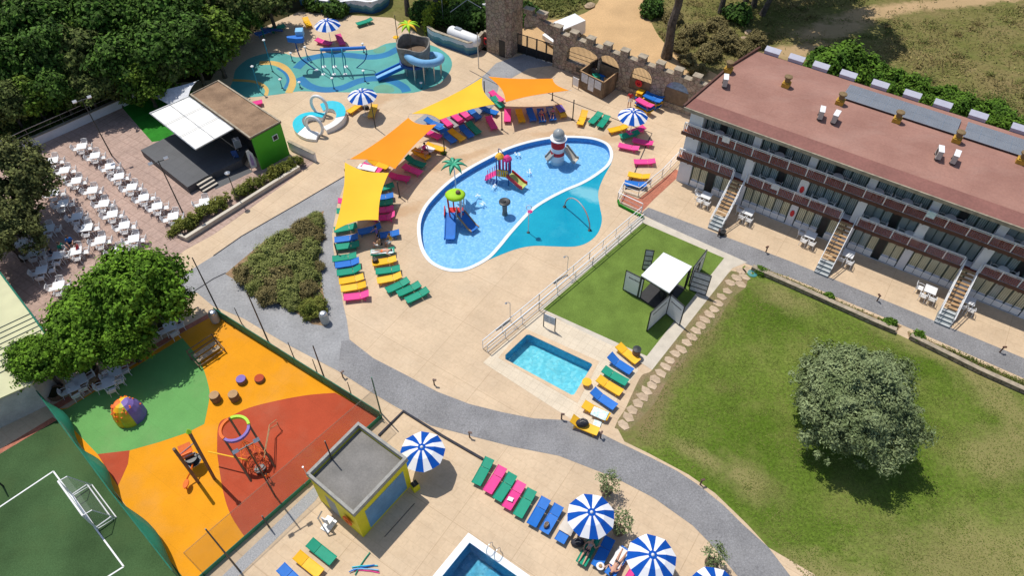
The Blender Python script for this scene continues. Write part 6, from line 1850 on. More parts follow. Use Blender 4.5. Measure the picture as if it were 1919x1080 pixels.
for px, h, lab in [((511, 134), 3.6, 'tall dark spray post on the small splash circle'), ((548, 114), .9, 'short spray post above the yellow ring'), ((577, 112), 1.5, 'spray post with ring head at the splash pad top edge'), ((529, 165), 1.0, 'short spray post inside the small splash circle'),
                   ((626, 166), 1.2, 'spray post at the lower edge of the splash pad'), ((682, 98), 1.0, 'dark spray post at the right end of the pipe frame'), ((684, 152), 1.2, 'spray post near the flat blue slide'), ((790, 165), .6, 'low green spray flower at the lower right of the splash pad'), ((487, 172), 2.9, 'tall thin spray post at the left of the splash pad'), ((563, 164), .6, 'low dark spray nub beside the yellow ring')]:
    spray(px, h, lab)
t_ = thing('flower_sprinkler', 'yellow flower sprinkler beside the barrel tower', 'sprinkler', P(745, 92))
g = MB(); g.tube([(0, 0, 0), (0, 0, 1.4)], .04, 6); g.build('stem', 'leaf_wild', t_)
g = MB(); g.lathe([(.05, 0), (.35, .08), (.3, .14), (.05, .1)], 10, (0, 0, 1.35)); g.build('flower_head', 'pl_yellow', t_)
# blue kiddie shade things under the forest edge
t_ = thing('blue_slide', 'small blue and green water slide in the tree shade at the forest edge', 'slide', P(512, 66), R(25))
g = MB(); g.box((0, 0, .7), (2.4, .5, .06), 0, 0, None, 0, R(18)); g.build('slide_bed', 'pl_navy', t_); g = MB(); g.tube([(-1, 0, 0), (-1, 0, 1.3)], .06, 6); g.tube([(.2, .3, 0), (.2, .3, .9)], .05, 6); g.build('support', 'pl_green', t_)
# ================================================================ white and turquoise bench sculpture
fb = thing('flipflop_bench', 'white and turquoise S-shaped play bench with two upright white rings', 'play bench', P(598, 238))
def W4(u, v, z=0): return P(u, v, z) - P(598, 238)
# two curved halves
h1 = [W4(604, 207), W4(618, 204), W4(633, 208), W4(641, 219), W4(638, 231), W4(626, 240), W4(610, 246)]
h2 = [W4(608, 222), W4(585, 221), W4(569, 226), W4(560, 237), W4(564, 250), W4(578, 258), W4(596, 260)]
for k, h_ in enumerate((h1, h2)):
    p_ = smooth_path(h_, 4)
    n_ = len(p_)
    wds = [1.1 - .0 * i for i in range(n_)]
    rb = ribbon(p_, .95)
    L1, L2 = rb[:n_], rb[n_:][::-1]
    g = MB()
    def hh(i): return .42 + .35 * math.sin(math.pi * i / (n_ - 1))
    vs = []
    for i in range(n_):
        vs += [(L1[i].x, L1[i].y, 0), (L1[i].x, L1[i].y, hh(i)), (L2[i].x, L2[i].y, hh(i) * .6), (L2[i].x, L2[i].y, 0)]
    g.add(vs, [(i * 4 + k2, (i + 1) * 4 + k2, (i + 1) * 4 + k2 + 1, i * 4 + k2 + 1) for i in range(n_ - 1) for k2 in range(3)])
    g.add(vs[:4], [(0, 1, 2, 3)]); g.add(vs[-4:], [(3, 2, 1, 0)])
    b_ = g.build('bench_base', 'white_plastic', fb)
    g = MB()
    vs = []
    rng = range(0, n_ * 2 // 3) if k == 0 else range(0, n_ * 3 // 4)
    for i in rng:
        vs += [(L1[i].x, L1[i].y, hh(i) + .03), (L2[i].x, L2[i].y, hh(i) * .6 + .03)]
    m_ = len(vs) // 2
    g.add(vs, [(i * 2, i * 2 + 2, i * 2 + 3, i * 2 + 1) for i in range(m_ - 1)])
    g.build('seat_pad', 'pl_cyan', b_)
for (u, v), r_, ro, zc in [((602, 214), 1.0, R(-15), 1.05), ((593, 252), 1.0, R(-15), 1.0)]:
    c = W4(u, v); g = MB()
    pts = [Vector((c.x + math.cos(a) * .82 * math.cos(ro), c.y + math.cos(a) * .82 * math.sin(ro), zc + math.sin(a) * 1.05)) for a in [2 * math.pi * k / 28 for k in range(28)]]
    g.tube(pts, .15, 8, closed=True); g.build('ring', 'white_plastic', fb, smooth=True)
# ================================================================ main pool toys
PZ = -.5
lh = thing('lighthouse_slide', 'red and white lighthouse play tower with two grey slides in the main pool', 'play tower', P(1044, 303, PZ))
lh.location.z = PZ
g = MB(); g.lathe([(.86, 0), (.84, .9), (.82, 1.3), (.80, 1.75), (.78, 2.1), (.76, 2.75)], 24, mis=[0, 0, 1, 0, 1]); 
g = MB(); g.lathe([(.66, 0), (.65, 1.0)], 24); g.build('tower_base', 'white_plastic', lh)
for z0, z1, m_ in [(1.0, 1.4, 'pl_red'), (1.4, 1.85, 'white_plastic'), (1.85, 2.65, 'pl_red')]:
    g = MB(); g.lathe([(.65 - z0 * .01, z0), (.65 - z1 * .01, z1)], 24); g.build('tower_band', m_, lh)
g = MB(); g.lathe([(.62, 2.65), (.78, 2.68), (.78, 2.76), (.62, 2.76)], 24); g.build('gallery', 'white_plastic', lh)
g = MB(); g.lathe([(.50, 2.76), (.50, 3.0)], 20); g.build('lantern', 'steel', lh)
pm('dome_grey', (0.30, 0.32, 0.33), 0.35, var=0.08)
g = MB(); g.lathe([(.54, 3.0), (.54, 3.15), (.48, 3.38), (.33, 3.56), (.12, 3.64), (.03, 3.68)], 20); g.build('dome', 'dome_grey', lh, smooth=True)
def pslide(parent, a, b, wd, mat, side_mat, nm='slide', sh_=.22):
    d_ = b - a; dl_ = math.hypot(d_.x, d_.y)
    T = Matrix.Translation(a) @ Matrix.Rotation(math.atan2(d_.y, d_.x), 4, 'Z')
    g = MB(); pts = [(0, 0), (dl_ * .12, 0), (dl_ * .82, d_.z), (dl_, d_.z)]
    for (x0, z0), (x1, z1) in zip(pts[:-1], pts[1:]):
        g.add([(x0, -wd / 2, z0), (x1, -wd / 2, z1), (x1, wd / 2, z1), (x0, wd / 2, z0), (x0, -wd / 2, z0 - .05), (x1, -wd / 2, z1 - .05), (x1, wd / 2, z1 - .05), (x0, wd / 2, z0 - .05)], [(0, 1, 2, 3), (7, 6, 5, 4), (0, 4, 5, 1), (3, 2, 6, 7)], 0, T)
    s_ = g.build(nm, mat, parent)
    g = MB()
    for y in (-wd / 2, wd / 2):
        for (x0, z0), (x1, z1) in zip(pts[:-1], pts[1:]):
            g.add([(x0, y - .04, z0 - .1), (x1, y - .04, z1 - .1), (x1, y - .04, z1 + sh_), (x0, y - .04, z0 + sh_), (x0, y + .04, z0 - .1), (x1, y + .04, z1 - .1), (x1, y + .04, z1 + sh_), (x0, y + .04, z0 + sh_)],
                  [(0, 1, 2, 3), (7, 6, 5, 4), (3, 2, 6, 7), (0, 4, 5, 1), (1, 5, 6, 2), (0, 3, 7, 4)], 0, T)
    g.build('slide_side', side_mat, s_)
    return s_
O_ = P(1044, 303, PZ)
pslide(lh, Vector((.6, .1, 1.5)), P(1081, 303, .0) - O_ + Vector((0, 0, .1)), .75, 'stage_grass' if 0 else 'concrete', 'cloth_grey')
pslide(lh, Vector((-.5, -.2, 1.1)), P(1023, 300, .0) - O_ + Vector((0, 0, .1)), .7, 'cloth_grey', 'cloth_grey')
# castle slide set with posts
cs = thing('castle_slide_set', 'pink and yellow castle play set with slide and blue posts in the main pool', 'play set', P(944, 340, PZ), R(-12))
cs.location.z = PZ
for x in (-.55, .55):
    for y in (-.45, .45):
        g = MB(); g.tube([(x, y, 0), (x, y, 3.0 if x < 0 else 2.6)], .05, 8); g.build('post', 'pl_navy', cs)
g = MB(); g.box((0, 0, .95), (1.15, .95, .06)); g.build('deck', 'pl_navy', cs)
g = MB()
for k in range(6): g.box((-.5 + k * .2, -.47, 1.3), (.13, .03, .68))
g.box((0, -.47, 1.65), (1.1, .04, .06)); g.box((0, -.47, 1.0), (1.1, .04, .06)); g.build('front_panel', 'pl_yellow', cs)
g = MB()
for k in range(4): g.box((-.45 + k * .3, .47, 1.55), (.18, .04, 1.2), 0)
g.build('rear_panel', 'pl_pink', cs)
for x, m_, z in [(-.35, 'pl_yellow', 2.75), (.35, 'pl_pink', 2.6)]:
    g = MB(); g.lathe([(.42, 0), (.36, .15), (.2, .35), (.03, .45)], 12, (x, 0, z)); g.build('roof_cap', m_, cs)
g = MB(); g.tube(smooth_path([Vector((-.55, .45, 2.9)), Vector((-.5, .3, 3.4)), Vector((-.2, 0, 3.5)), Vector((.1, -.2, 3.2))], 5), .035, 6); g.build('water_arch', 'pl_navy', cs)
pslide(cs, Vector((.5, -.1, 1.0)), Vector((2.2, -.75, .45)), .75, 'pl_lime' if 0 else 'sl_lime', 'pl_red') if 'sl_lime' in M else None
pm('slide_lime', (0.50, 0.60, 0.16), 0.4, var=0.05)
pslide(cs, Vector((.55, -.15, 1.0)), Vector((2.1, -.85, .50)), .8, 'slide_lime', 'pl_red', sh_=.28)
g = MB()
for k in range(5): g.box((-1.55 + k * .22, -.1, .25 + k * .18), (.24, .8, .05))
for y in (-.5, .3): 
    for k in range(5): g.box((-1.55 + k * .22, y, .55 + k * .2), (.05, .04, .5))
g.build('step_ladder', 'pl_pink', cs)
# green frog hill with two slides, palm tree
fg = thing('lily_slide_set', 'lime green topped twin slide set with blue slide mats in the main pool', 'play set', P(856, 415, PZ))
fg.location.z = PZ
Of = P(856, 415, PZ)
ctop = P(853, 364, 2.6) - Of
g = MB(); g.lathe([(.2, 0), (.80, .06), (.86, .20), (.68, .36), (.35, .43), (.02, .44)], 20, tuple(ctop - Vector((0, 0, .25))), sy=.9); g.build('lily_roof', 'pl_lime', fg, smooth=True)
g = MB(); g.lathe([(.10, 0), (.22, .1), (.16, .25), (.03, .3)], 10, (ctop.x + .25, ctop.y - .05, ctop.z + .15)); g.build('eye', 'drum_wood', fg)
for x, y in [(-.75, .3), (-.25, .3), (.35, .3), (.7, .2), (-.6, -.5), (.5, -.5)]:
    g = MB(); g.tube([(ctop.x * .6 + x * .8, ctop.y * .6 + y, 0), (ctop.x + x, ctop.y + y * .8, ctop.z)], .06, 8); g.build('post', 'pl_red' if x < 0 else 'poster', fg)
g = MB(); g.box((0, .2, 1.0), (1.3, .9, .08)); g.build('deck', 'pl_red', fg)
pslide(fg, Vector((-.45, 0, 1.05)), P(843, 455, PZ) - Of + Vector((0, 0, .42)), .85, 'pl_blue', 'pl_blue', sh_=.10)
pslide(fg, Vector((.3, .0, 1.05)), P(891, 437, PZ) - Of + Vector((0, 0, .42)), .85, 'pl_blue', 'drum_tan', sh_=.10)
for s_, x in ((-1, -.95), (1, .05)):
    g = MB(); g.box((x, .0, 1.0), (.08, .9, .9), 0, 0, None, R(20)); g.build('side_panel', 'pl_red' if x < 0 else 'poster', fg)
pm('palm_green', (0.05, 0.38, 0.22), 0.45)
palm('play_palm', 'green plastic palm tree spraying water at the left of the main pool', P(855, 372, PZ), 3.3 + .5, ['palm_green'], 7, 1.15)
for o in COL.objects:
    if o.name.startswith('play_palm'): o.location.z = PZ
ms = thing('mushroom_fountain', 'dark mushroom fountain on a round stem in the middle of the main pool', 'fountain', P(946, 402, PZ)); ms.location.z = PZ
g = MB(); g.lathe([(.26, 0), (.20, .4), (.22, 1.0), (.26, 1.35)], 14); g.build('stem', 'roof_grey', ms); g = MB(); g.lathe([(.30, 1.35), (.50, 1.42), (.50, 1.52), (.40, 1.56), (.12, 1.52), (.1, 1.6)], 20); g.build('cap', 'dark_metal', ms)
hp = thing('spray_hoop', 'tall rainbow coloured spray hoop in the turquoise splash basin', 'spray hoop', P(1058, 388))
a_, b_ = Vector((0, 0, 0)), P(1105, 432) - P(1058, 388)
pts = [a_.lerp(b_, (1 - math.cos(t__)) / 2) + Vector((0, 0, 1.95 * math.sin(t__))) for t__ in [math.pi * k / 18 for k in range(19)]]
pm('hoop_paint', (0.50, 0.22, 0.16), 0.4, scale=1.2, col2=(0.35, 0.40, 0.45))
g = MB(); g.tube(pts, .055, 8); g.build('hoop', 'hoop_paint', hp, smooth=True)
for p_ in (a_, b_):
    g = MB(); g.lathe([(.17, 0), (.15, .06), (.07, .10)], 12, tuple(p_)); g.build('foot_plate', 'dark_metal', hp)
fl_ = thing('flower_spray', 'thin spray pole with pink flower ring head at the edge of the turquoise basin', 'spray pole', P(990, 436))
g = MB(); g.tube([(0, 0, 0), (0, 0, 2.6)], .035, 6); g.build('pole', 'poster', fl_)
g = MB(); g.lathe([(.16, 0), (.12, .05), (.05, .08)], 12); g.build('foot_plate', 'dark_metal', fl_)
pts = [Vector((math.cos(a) * .22, 0, 2.85 + math.sin(a) * .26)) for a in [2 * math.pi * k / 14 for k in range(14)]]
g = MB(); g.tube(pts, .03, 6, closed=True); g.build('ring_head', 'poster', fl_); g = MB(); g.lathe([(.02, 0), (.22, .06), (.10, .12)], 8, (.1, 0, 2.35)); g.build('flower', 'pl_pink', fl_)
pm('foam', (0.80, 0.88, 0.93), 0.6, var=0.05)
for i, (u, v) in enumerate([(993, 321), (925, 349), (969, 289), (904, 382), (895, 365)]):
    g = MB(); r2 = random.Random(i)
    for k in range(16):
        a = r2.uniform(0, 6.28); rr = r2.uniform(0, .30) ; s_ = r2.uniform(.03, .08)
        g.lathe([(.01, -s_ * .3), (s_, 0), (s_ * .6, s_ * .3), (.01, s_ * .5)], 6, (math.cos(a) * rr, math.sin(a) * rr, 0))
    o = g.build('water_bubbler', 'foam'); o.location = P(u, v, -.15)
    tag(o, ['white bubbling jet right of the castle play set', 'white bubbling jet below the castle play set', 'white bubbling jet beside the pink roof cap', 'white bubbling jet right of the palm shadow', 'white bubbling jet above the palm shadow'][i], 'bubbling jet', 'bubbling water jets in the main pool')
# ================================================================ playground
pm('dome_olive', (0.50, 0.44, 0.02), 0.5)
dm = thing('climbing_dome', 'orange, yellow and purple faceted climbing dome on green rubber', 'climbing dome', P(246, 780), R(20))
n = 6
seg = [('pl_orange', 150, 205), ('pl_yellow', 205, 245), ('dome_olive', 245, 292), ('pl_purple', 292, 420), ('pl_yellow', 60, 110), ('pl_orange', 110, 150)]
for m_, a0, a1 in seg:
    g = MB(); vs = []
    k = 5
    for j in range(6):
        th = R(90 * j / 5)
        for i in range(k + 1):
            a = R(a0 + (a1 - a0) * i / k)
            r_ = math.cos(th) ** .75 * (1.05 if i not in (0, k) else 1.0)
            vs.append((math.cos(a) * r_ * .98, math.sin(a) * r_ * .92, 1.75 * math.sin(th)))
    g.add(vs, [(j * (k + 1) + i, j * (k + 1) + i + 1, (j + 1) * (k + 1) + i + 1, (j + 1) * (k + 1) + i) for j in range(5) for i in range(k)])
    s_ = g.build('dome_panel', m_, dm)
    g = MB(); r2 = random.Random(a0)
    for q_ in range(5):
        a = R(r2.uniform(a0 + 8, a1 - 8)); th = R(r2.uniform(15, 65)); r_ = math.cos(th) ** .75 * 1.07
        g.lathe([(.01, -.05), (.06, -.02), (.06, .03), (.02, .06)], 6, (math.cos(a) * r_ * .98, math.sin(a) * r_ * .92, 1.77 * math.sin(th)))
    g.build('climbing_hold', 'white_plastic' if q_ % 2 else 'pl_orange', s_)
def drum(px, z, m_, label):
    t_ = thing('drum_stool', label, 'stool', P(*px), 0, 'round drum stools on the playground')
    g = MB(); g.lathe([(.33, 0), (.36, z * .5), (.34, z)], 18); g.build('drum_side', 'drum_wood', t_); g = MB(); g.lathe([(.33, z), (.33, z + .03), (.29, z + .03)], 18); g.build('drum_top', m_, t_)
drum((454, 716), .38, 'pl_purple', 'purple topped drum stool on orange rubber'); drum((487.5, 713), .28, 'rubber_red', 'red topped drum stool on orange rubber')
drum((406, 750), .62, 'drum_tan', 'tan topped drum stool, lower left of the four'); drum((441, 748), .62, 'drum_tan', 'tan topped drum stool, right of the other tan one')
# wooden balance ramp
br = thing('climbing_rack', 'wooden climbing rack with square tiles standing where green meets orange rubber', 'climbing rack', P(392, 668), ang(P(373, 688), P(420, 656)))
LL = (P(373, 688) - P(420, 656)).length
g = MB()
for y in (-.55, .55): g.tube([(-LL / 2, y, .35 + (y + .55) * .3), (LL / 2, y, .35 + (y + .55) * .3)], .045, 6)
g.tube([(-LL / 2, .75, .95), (LL / 2, .75, .95)], .04, 6)
for x in (-LL / 2, LL / 2):
    g.tube([(x, -.55, 0), (x, -.55, .5)], .045, 6); g.tube([(x, .55, 0), (x, .75, 1.0)], .045, 6); g.tube([(x, -.55, .38), (x, .55, .70)], .04, 6)
g.build('frame', 'wood_fence', br)
g = MB()
for i in range(7):
    for j in range(2):
        g.box((-LL / 2 + .15 + (i + .5) * (LL - .3) / 7, -.18 + j * .40, .50 + j * .12), (.26, .30, .05), 0, 0, None, R(16))
g.build('stepping_tile', 'rock', br)
# spinning climber: three coloured arcs on dark posts with net
nc = thing('net_climber', 'tall climbing net tower with orange, lime and purple top arcs on red rubber', 'climbing tower', P(489, 882))
Oc = P(489, 882)
ct = P(441, 806, 2.9) - Oc
def topz(b, t):
    pb = P(*b)
    return min([z * .02 for z in range(40, 300)], key=lambda z: (P(t[0], t[1], z) - pb).to_2d().length)
arcs = [('pl_orange', 130, 235), ('pl_lime', 20, 120), ('pl_purple', 240, 375)]
for m_, a0, a1 in arcs:
    g = MB(); vs = []
    k = 8
    for i in range(k + 1):
        a = R(a0 + (a1 - a0) * i / k)
        for r_, z in ((.95, .0), (.95, .22), (.78, .22), (.78, .0)):
            vs.append((ct.x + math.cos(a) * r_ * 1.0, ct.y + math.sin(a) * r_, ct.z + z))
    g.add(vs, [(i * 4 + q_, (i + 1) * 4 + q_, (i + 1) * 4 + (q_ + 1) % 4, i * 4 + (q_ + 1) % 4) for i in range(k) for q_ in range(4)]); g.add(vs[:4], [(0, 1, 2, 3)]); g.add(vs[-4:], [(3, 2, 1, 0)])
    g.build('top_arc', m_, nc)
for a in (125, 240, 15):
    x, y = math.cos(R(a)) * .88, math.sin(R(a)) * .88
    g = MB(); g.tube([(x * 1.0 + .0, y, 0), (ct.x + x, ct.y + y, ct.z + .2)], .07, 8); g.build('post', 'drum_wood', nc)
g = MB(); c0 = Vector((0, 0, .3)); c1 = ct
for i in range(8):
    a = R(45 * i)
    pts = [Vector((math.cos(a) * r_, math.sin(a) * r_, 0)) + Vector((0, 0, z)) + Vector((ct.x, ct.y, 0)) * (z / ct.z) for r_, z in ((.05, 2.2), (.45, 1.5), (.75, .9), (.5, .25))]
    g.tube(pts, .025, 4)
for z, r_ in ((1.5, .45), (.9, .75), (1.2, .6), (.5, .62)):
    pts = [Vector((math.cos(R(30 * i)) * r_, math.sin(R(30 * i)) * r_, z)) + Vector((ct.x, ct.y, 0)) * (z / ct.z) for i in range(12)]
    g.tube(pts, .025, 4, closed=True)
g.build('climbing_net', 'pl_orange', nc)
g = MB(); g.lathe([(.36, 0), (.36, .10), (.30, .10)], 14, (0, 0, .15)); g.build('platform', 'dark_metal', nc)
g = MB(); e0_ = P(520, 795, .6) - Oc; m0_ = P(500, 812, 1.2) - Oc
g.tube([Vector((.5, .5, 1.5)), P(505, 797, 1.0) - Oc, P(518, 787, .9) - Oc], .03, 6); g.tube([Vector((.5, .2, 1.3)), P(505, 805, .8) - Oc, P(520, 796, .7) - Oc], .03, 6)
p_ = P(519, 792, .8) - Oc; g.tube([p_, Vector((p_.x, p_.y, 0))], .03, 6); g.build('side_rail', 'wood', nc)
g = MB(); g.tube([Vector((-.5, 0, 1.4)), P(390, 847, 1.3) - Oc], .045, 6); g.build('link_bar', 'pl_yellow', nc)
# orange seesaw climber on the left
oc = thing('rope_climber', 'small orange climbing frame with lime peak on orange rubber', 'climbing frame', P(376, 876))
Oo = P(376, 876)
for (bu, bv), (tu_, tv), z, m_ in [((402, 898), (354, 810), 2.3, 'drum_wood'), ((372, 905), (326, 842), 2.0, 'drum_wood')]:
    b0 = P(bu, bv) - Oo
    g = MB(); g.tube([b0, P(tu_, tv, topz((bu, bv), (tu_, tv))) - Oo], .10, 8); g.build('post', m_, oc)
t0 = P(354, 810, topz((402, 898), (354, 810))) - Oo
g = MB(); g.lathe([(.16, 0), (.17, .05), (.02, .32)], 8, (t0.x, t0.y, t0.z - .03)); g.build('peak', 'pl_lime', oc)
g = MB(); a_ = P(347, 842, 1.6) - Oo; g.box(a_, (.75, .65, .06), .5, 0, None, R(30)); g.box(a_ + Vector((.15, -.35, -.2)), (.7, .06, .5), .5); g.build('orange_panel', 'pl_orange', oc)
g = MB(); c_ = P(362, 864, .8) - Oo
g.lathe([(.50, 0), (.52, .06), (.48, .06)], 16, tuple(c_)); g.lathe([(.34, .35), (.36, .40), (.32, .40)], 16, tuple(c_)); g.build('ring_seat', 'dark_metal', oc)
g = MB(); g.tube(smooth_path([P(361, 870, 1.0) - Oo, P(357, 885, .8) - Oo, P(350, 900, .5) - Oo, P(350, 918, .1) - Oo], 4), [.05] * 13, 6); g.build('curved_bar', 'pl_orange', oc)
g = MB(); c_ = P(349, 908, .45) - Oo; g.lathe([(.01, -.05), (.17, 0), (.17, .1), (.01, .14)], 10, tuple(c_), sy=1.9); g.build('paddle', 'pl_orange', oc)
g = MB(); g.tube([P(334, 855, 1.5) - Oo, P(362, 832, 1.7) - Oo], .035, 6); g.tube([P(336, 862, 1.3) - Oo, P(366, 848, 1.5) - Oo], .035, 6); g.build('handle_bar', 'steel', oc)
# fences around the playground
def net_fence(name, px, h, label, mat, th=.03, lean=.0, post_every=2.6, posts_mat='green_metal', bulge=0.0):
    pts = PP(px); o0 = pts[0]
    t_ = thing(name, label, 'fence', o0)
    g = MB()
    for a, b in zip(pts[:-1], pts[1:]):
        a, b = a - o0, b - o0
        d = (b - a); nrm = Vector((-d.y, d.x, 0)); nrm.normalize()
        n_ = max(2, int(d.length / .5)); k = 5
        vs = []
        for i in range(n_ + 1):
            s_ = i / n_
            for j in range(k + 1):
                t__ = j / k
                sag = bulge * math.sin(math.pi * s_ * max(1, round(d.length / 6))) ** 2 * math.sin(math.pi * t__)
                vs.append(a.lerp(b, s_) + Vector((0, 0, h * t__)) + nrm * (sag + lean * t__))
        g.add(vs, [(i * (k + 1) + j, (i + 1) * (k + 1) + j, (i + 1) * (k + 1) + j + 1, i * (k + 1) + j + 1) for i in range(n_) for j in range(k)])
    g.build('netting', mat, t_, smooth=True, fixn=False)
    for a, b in zip(pts[:-1], pts[1:]):
        a, b = a - o0, b - o0
        d = (b - a); nrm = Vector((-d.y, d.x, 0)); nrm.normalize()
        n_ = max(1, int(d.length / post_every))
        for i in range(n_ + 1):
            p = a.lerp(b, i / n_); gg = MB(); gg.tube([p, p + Vector((0, 0, h)) + nrm * lean], .035, 6); gg.build('post', posts_mat, t_)
        gg = MB(); gg.tube([a + Vector((0, 0, h)) + nrm * lean, b + Vector((0, 0, h)) + nrm * lean], .035, 6); gg.build('top_rail', posts_mat, t_)
    return t_
pm('windscreen', (0.045, 0.22, 0.115), 0.8, var=0.10, scale=0.8)
net_fence('green_fence', [(407, 592), (714, 786)], .95, 'low green windscreen fence along the grey path side of the playground', 'windscreen')
net_fence('green_fence', [(716, 784), (575, 912)], .45, 'low green edge fence between the playground and the yellow hut', 'windscreen')
net_fence('green_fence', [(573, 913), (384, 1080), (340, 1118)], .42, 'low green edge fence between red rubber and gravel strip', 'windscreen')
net_fence('green_net', [(95, 762), (230, 945), (345, 1092)], 2.0, 'green sagging net fence between the football pitch and the playground', 'net_green', bulge=.55, post_every=4.5)
net_fence('clear_net', [(716, 784), (384, 1080)], 3.6, 'tall see-through ball net along the lower side of the playground', 'net_thin', post_every=99, posts_mat='net_thin')
# football goal
gl = thing('football_goal', 'white framed football goal with net on the artificial pitch', 'goal', P(160, 945))
Og = P(160, 945)
A1, A2 = P(109, 903, 2.0) - Og, P(155, 967, 2.0) - Og     # cross bar
A1b, A2b = Vector((A1.x, A1.y, 0)), Vector((A2.x, A2.y, 0))
d_ = P(212, 974, .05) - P(168, 913, .05); nb = Vector((d_.y, -d_.x, 0)); nb.normalize()
bk1, bk2 = A1b - nb * 0, A2b
off = (P(190, 944) - P(150, 968)); off.z = 0; off = off.normalized() * 1.15
B1, B2 = A1b + off, A2b + off
g = MB(); g.tube([A1b, A1, A2, A2b], .06, 8); g.build('goal_frame', 'white_paint', gl)
g = MB(); g.tube([A1b, B1, B2, A2b], .04, 8); g.tube([A1, A1 + off * .45, B1], .03, 6); g.tube([A2, A2 + off * .45, B2], .03, 6); g.build('back_frame', 'white_paint', gl)
g = MB(); g.add([A1, A2, A2 + off * .45, A1 + off * .45, B1, B2], [(0, 1, 2, 3), (3, 2, 5, 4)]); g.add([A1b, A1, A1 + off * .45, B1], [(0, 1, 2, 3)]); g.add([A2b, A2, A2 + off * .45, B2], [(0, 1, 2, 3)]); g.build('goal_net', 'net_white', gl, fixn=False)
sg = thing('small_goal_frame', 'low white rectangular rebound frame behind the football goal', 'goal frame', P(190, 944))
c4 = [P(140, 932) - P(190, 944), P(168, 913) - P(190, 944), P(212, 974) - P(190, 944), P(184, 994) - P(190, 944)]
g = MB()
for a, b in zip(c4, c4[1:] + c4[:1]): g.tube([a + Vector((0, 0, .35)), b + Vector((0, 0, .35))], .04, 6)
g.build('rim', 'white_paint', sg); g = MB()
for a in c4: g.tube([a, a + Vector((0, 0, .35))], .035, 6)
g.build('foot', 'white_paint', sg)
mast((6, 912), 2.2, 'dark floodlight pole standing on the football pitch at the left edge', 0)
# planters in the shade under the trees, above the green rubber
for i, (u, v) in enumerate([(307, 612), (245, 657), (172, 698), (108, 742)]):
    t_ = thing('round_planter', f'large round dark planter in the tree shade, {ORD[i]} from the right', 'planter', P(u, v), 0, 'round planters under the trees')
    g = MB(); g.lathe([(.48, 0), (.56, .5), (.50, .5), (.46, .40)], 18); g.build('pot', 'drum_wood', t_)
    g = MB(); g.lathe([(.46, .40), (.46, .44)], 18); g.build('soil', 'forest_soil', t_)
for i, (u, v, l_) in enumerate([(232, 690, 2.2), (160, 732, 2.0)]):
    t_ = thing('wooden_bench', f'low wooden slatted bench under the trees, {["right", "left"][i]} one', 'bench', P(u, v), ang(P(127, 765), P(345, 630)))
    for k in range(3):
        g = MB(); g.box((0, -.16 + k * .16, .45), (l_, .12, .04)); g.build('seat_slat', 'wood', t_)
    for s_ in (-1, 1):
        g = MB(); g.box((s_ * l_ * .4, 0, .21), (.08, .4, .42)); g.build('leg', 'dark_metal', t_)
# ================================================================ plants
def leaf_mesh(name, blobs, n, size, mat, seed, up=.5, elong=1.5, squash=1.0, rcl=None, dens=1.0, floor=.12, **_):
    """leaf clumps gathered into many small soft clusters over the crown's envelope"""
    rr = random.Random(seed)
    tot = sum(b[3] ** 2 for b in blobs)
    big = max(b[3] for b in blobs)
    rcl = rcl or (.16 * big + .16)
    cen = Vector((sum(b[0] * b[3] for b in blobs), sum(b[1] * b[3] for b in blobs), sum(b[2] * b[3] for b in blobs))) / sum(b[3] for b in blobs)
    ncl = int(max(20, 3.2 * dens * tot * squash / rcl ** 2))
    cl = []
    tries = 0
    ws = [b[3] ** 2 for b in blobs]
    while len(cl) < ncl and tries < ncl * 8:
        tries += 1
        bx, by, bz, br = rr.choices(blobs, ws)[0]
        d = Vector((rr.gauss(0, 1), rr.gauss(0, 1), rr.gauss(0, 1))).normalized()
        if d.z < -.4 and rr.random() < .7: d.z = -d.z
        out_ = rr.random() < .13
        r_ = br * (rr.uniform(1.04, 1.22) if out_ else rr.uniform(.62, 1.04))
        c = Vector((bx + d.x * r_, by + d.y * r_, bz + d.z * r_ * squash))
        if any((c - Vector(q[:3])).length < q[3] * .50 for q in blobs): continue
        if c.z < floor: c.z = floor + rr.random() * .1
        cl.append((c, rcl * (rr.uniform(.35, .6) if out_ else rr.uniform(.55, 1.35))))
    per = n / sum(c[1] ** 2 for c in cl)
    vs, fs = [], []
    for c, cr_ in cl:
        for _ in range(int(per * cr_ * cr_ + rr.random())):
            g = Vector((rr.gauss(0, 1), rr.gauss(0, 1), rr.gauss(0, .8))) * (cr_ * .50)
            if g.length > cr_ * 1.5: g *= .5
            p = c + g
            if p.z < .03: p.z = .03 + rr.random() * .05
            nn = ((p - cen).normalized() * .55 + g.normalized() * .5 + Vector((rr.gauss(0, .5), rr.gauss(0, .5), rr.gauss(0, .5) + up))).normalized()
            a = nn.orthogonal().normalized()
            q = rr.random() * 6.283
            u_ = a * math.cos(q) + nn.cross(a) * math.sin(q)
            v_ = nn.cross(u_)
            s_ = size * rr.uniform(.5, 1.2)
            o = len(vs)
            vs += [tuple(p - u_ * s_ * elong * .5), tuple(p - v_ * s_ * .5 + u_ * s_ * .1), tuple(p + u_ * s_ * elong * .5 + nn * s_ * .15), tuple(p + v_ * s_ * .5 + u_ * s_ * .1)]
            fs.append((o, o + 1, o + 2, o + 3))
    me = bpy.data.meshes.new(name)
    me.from_pydata(vs, [], fs)
    me.materials.append(M[mat])
    return me
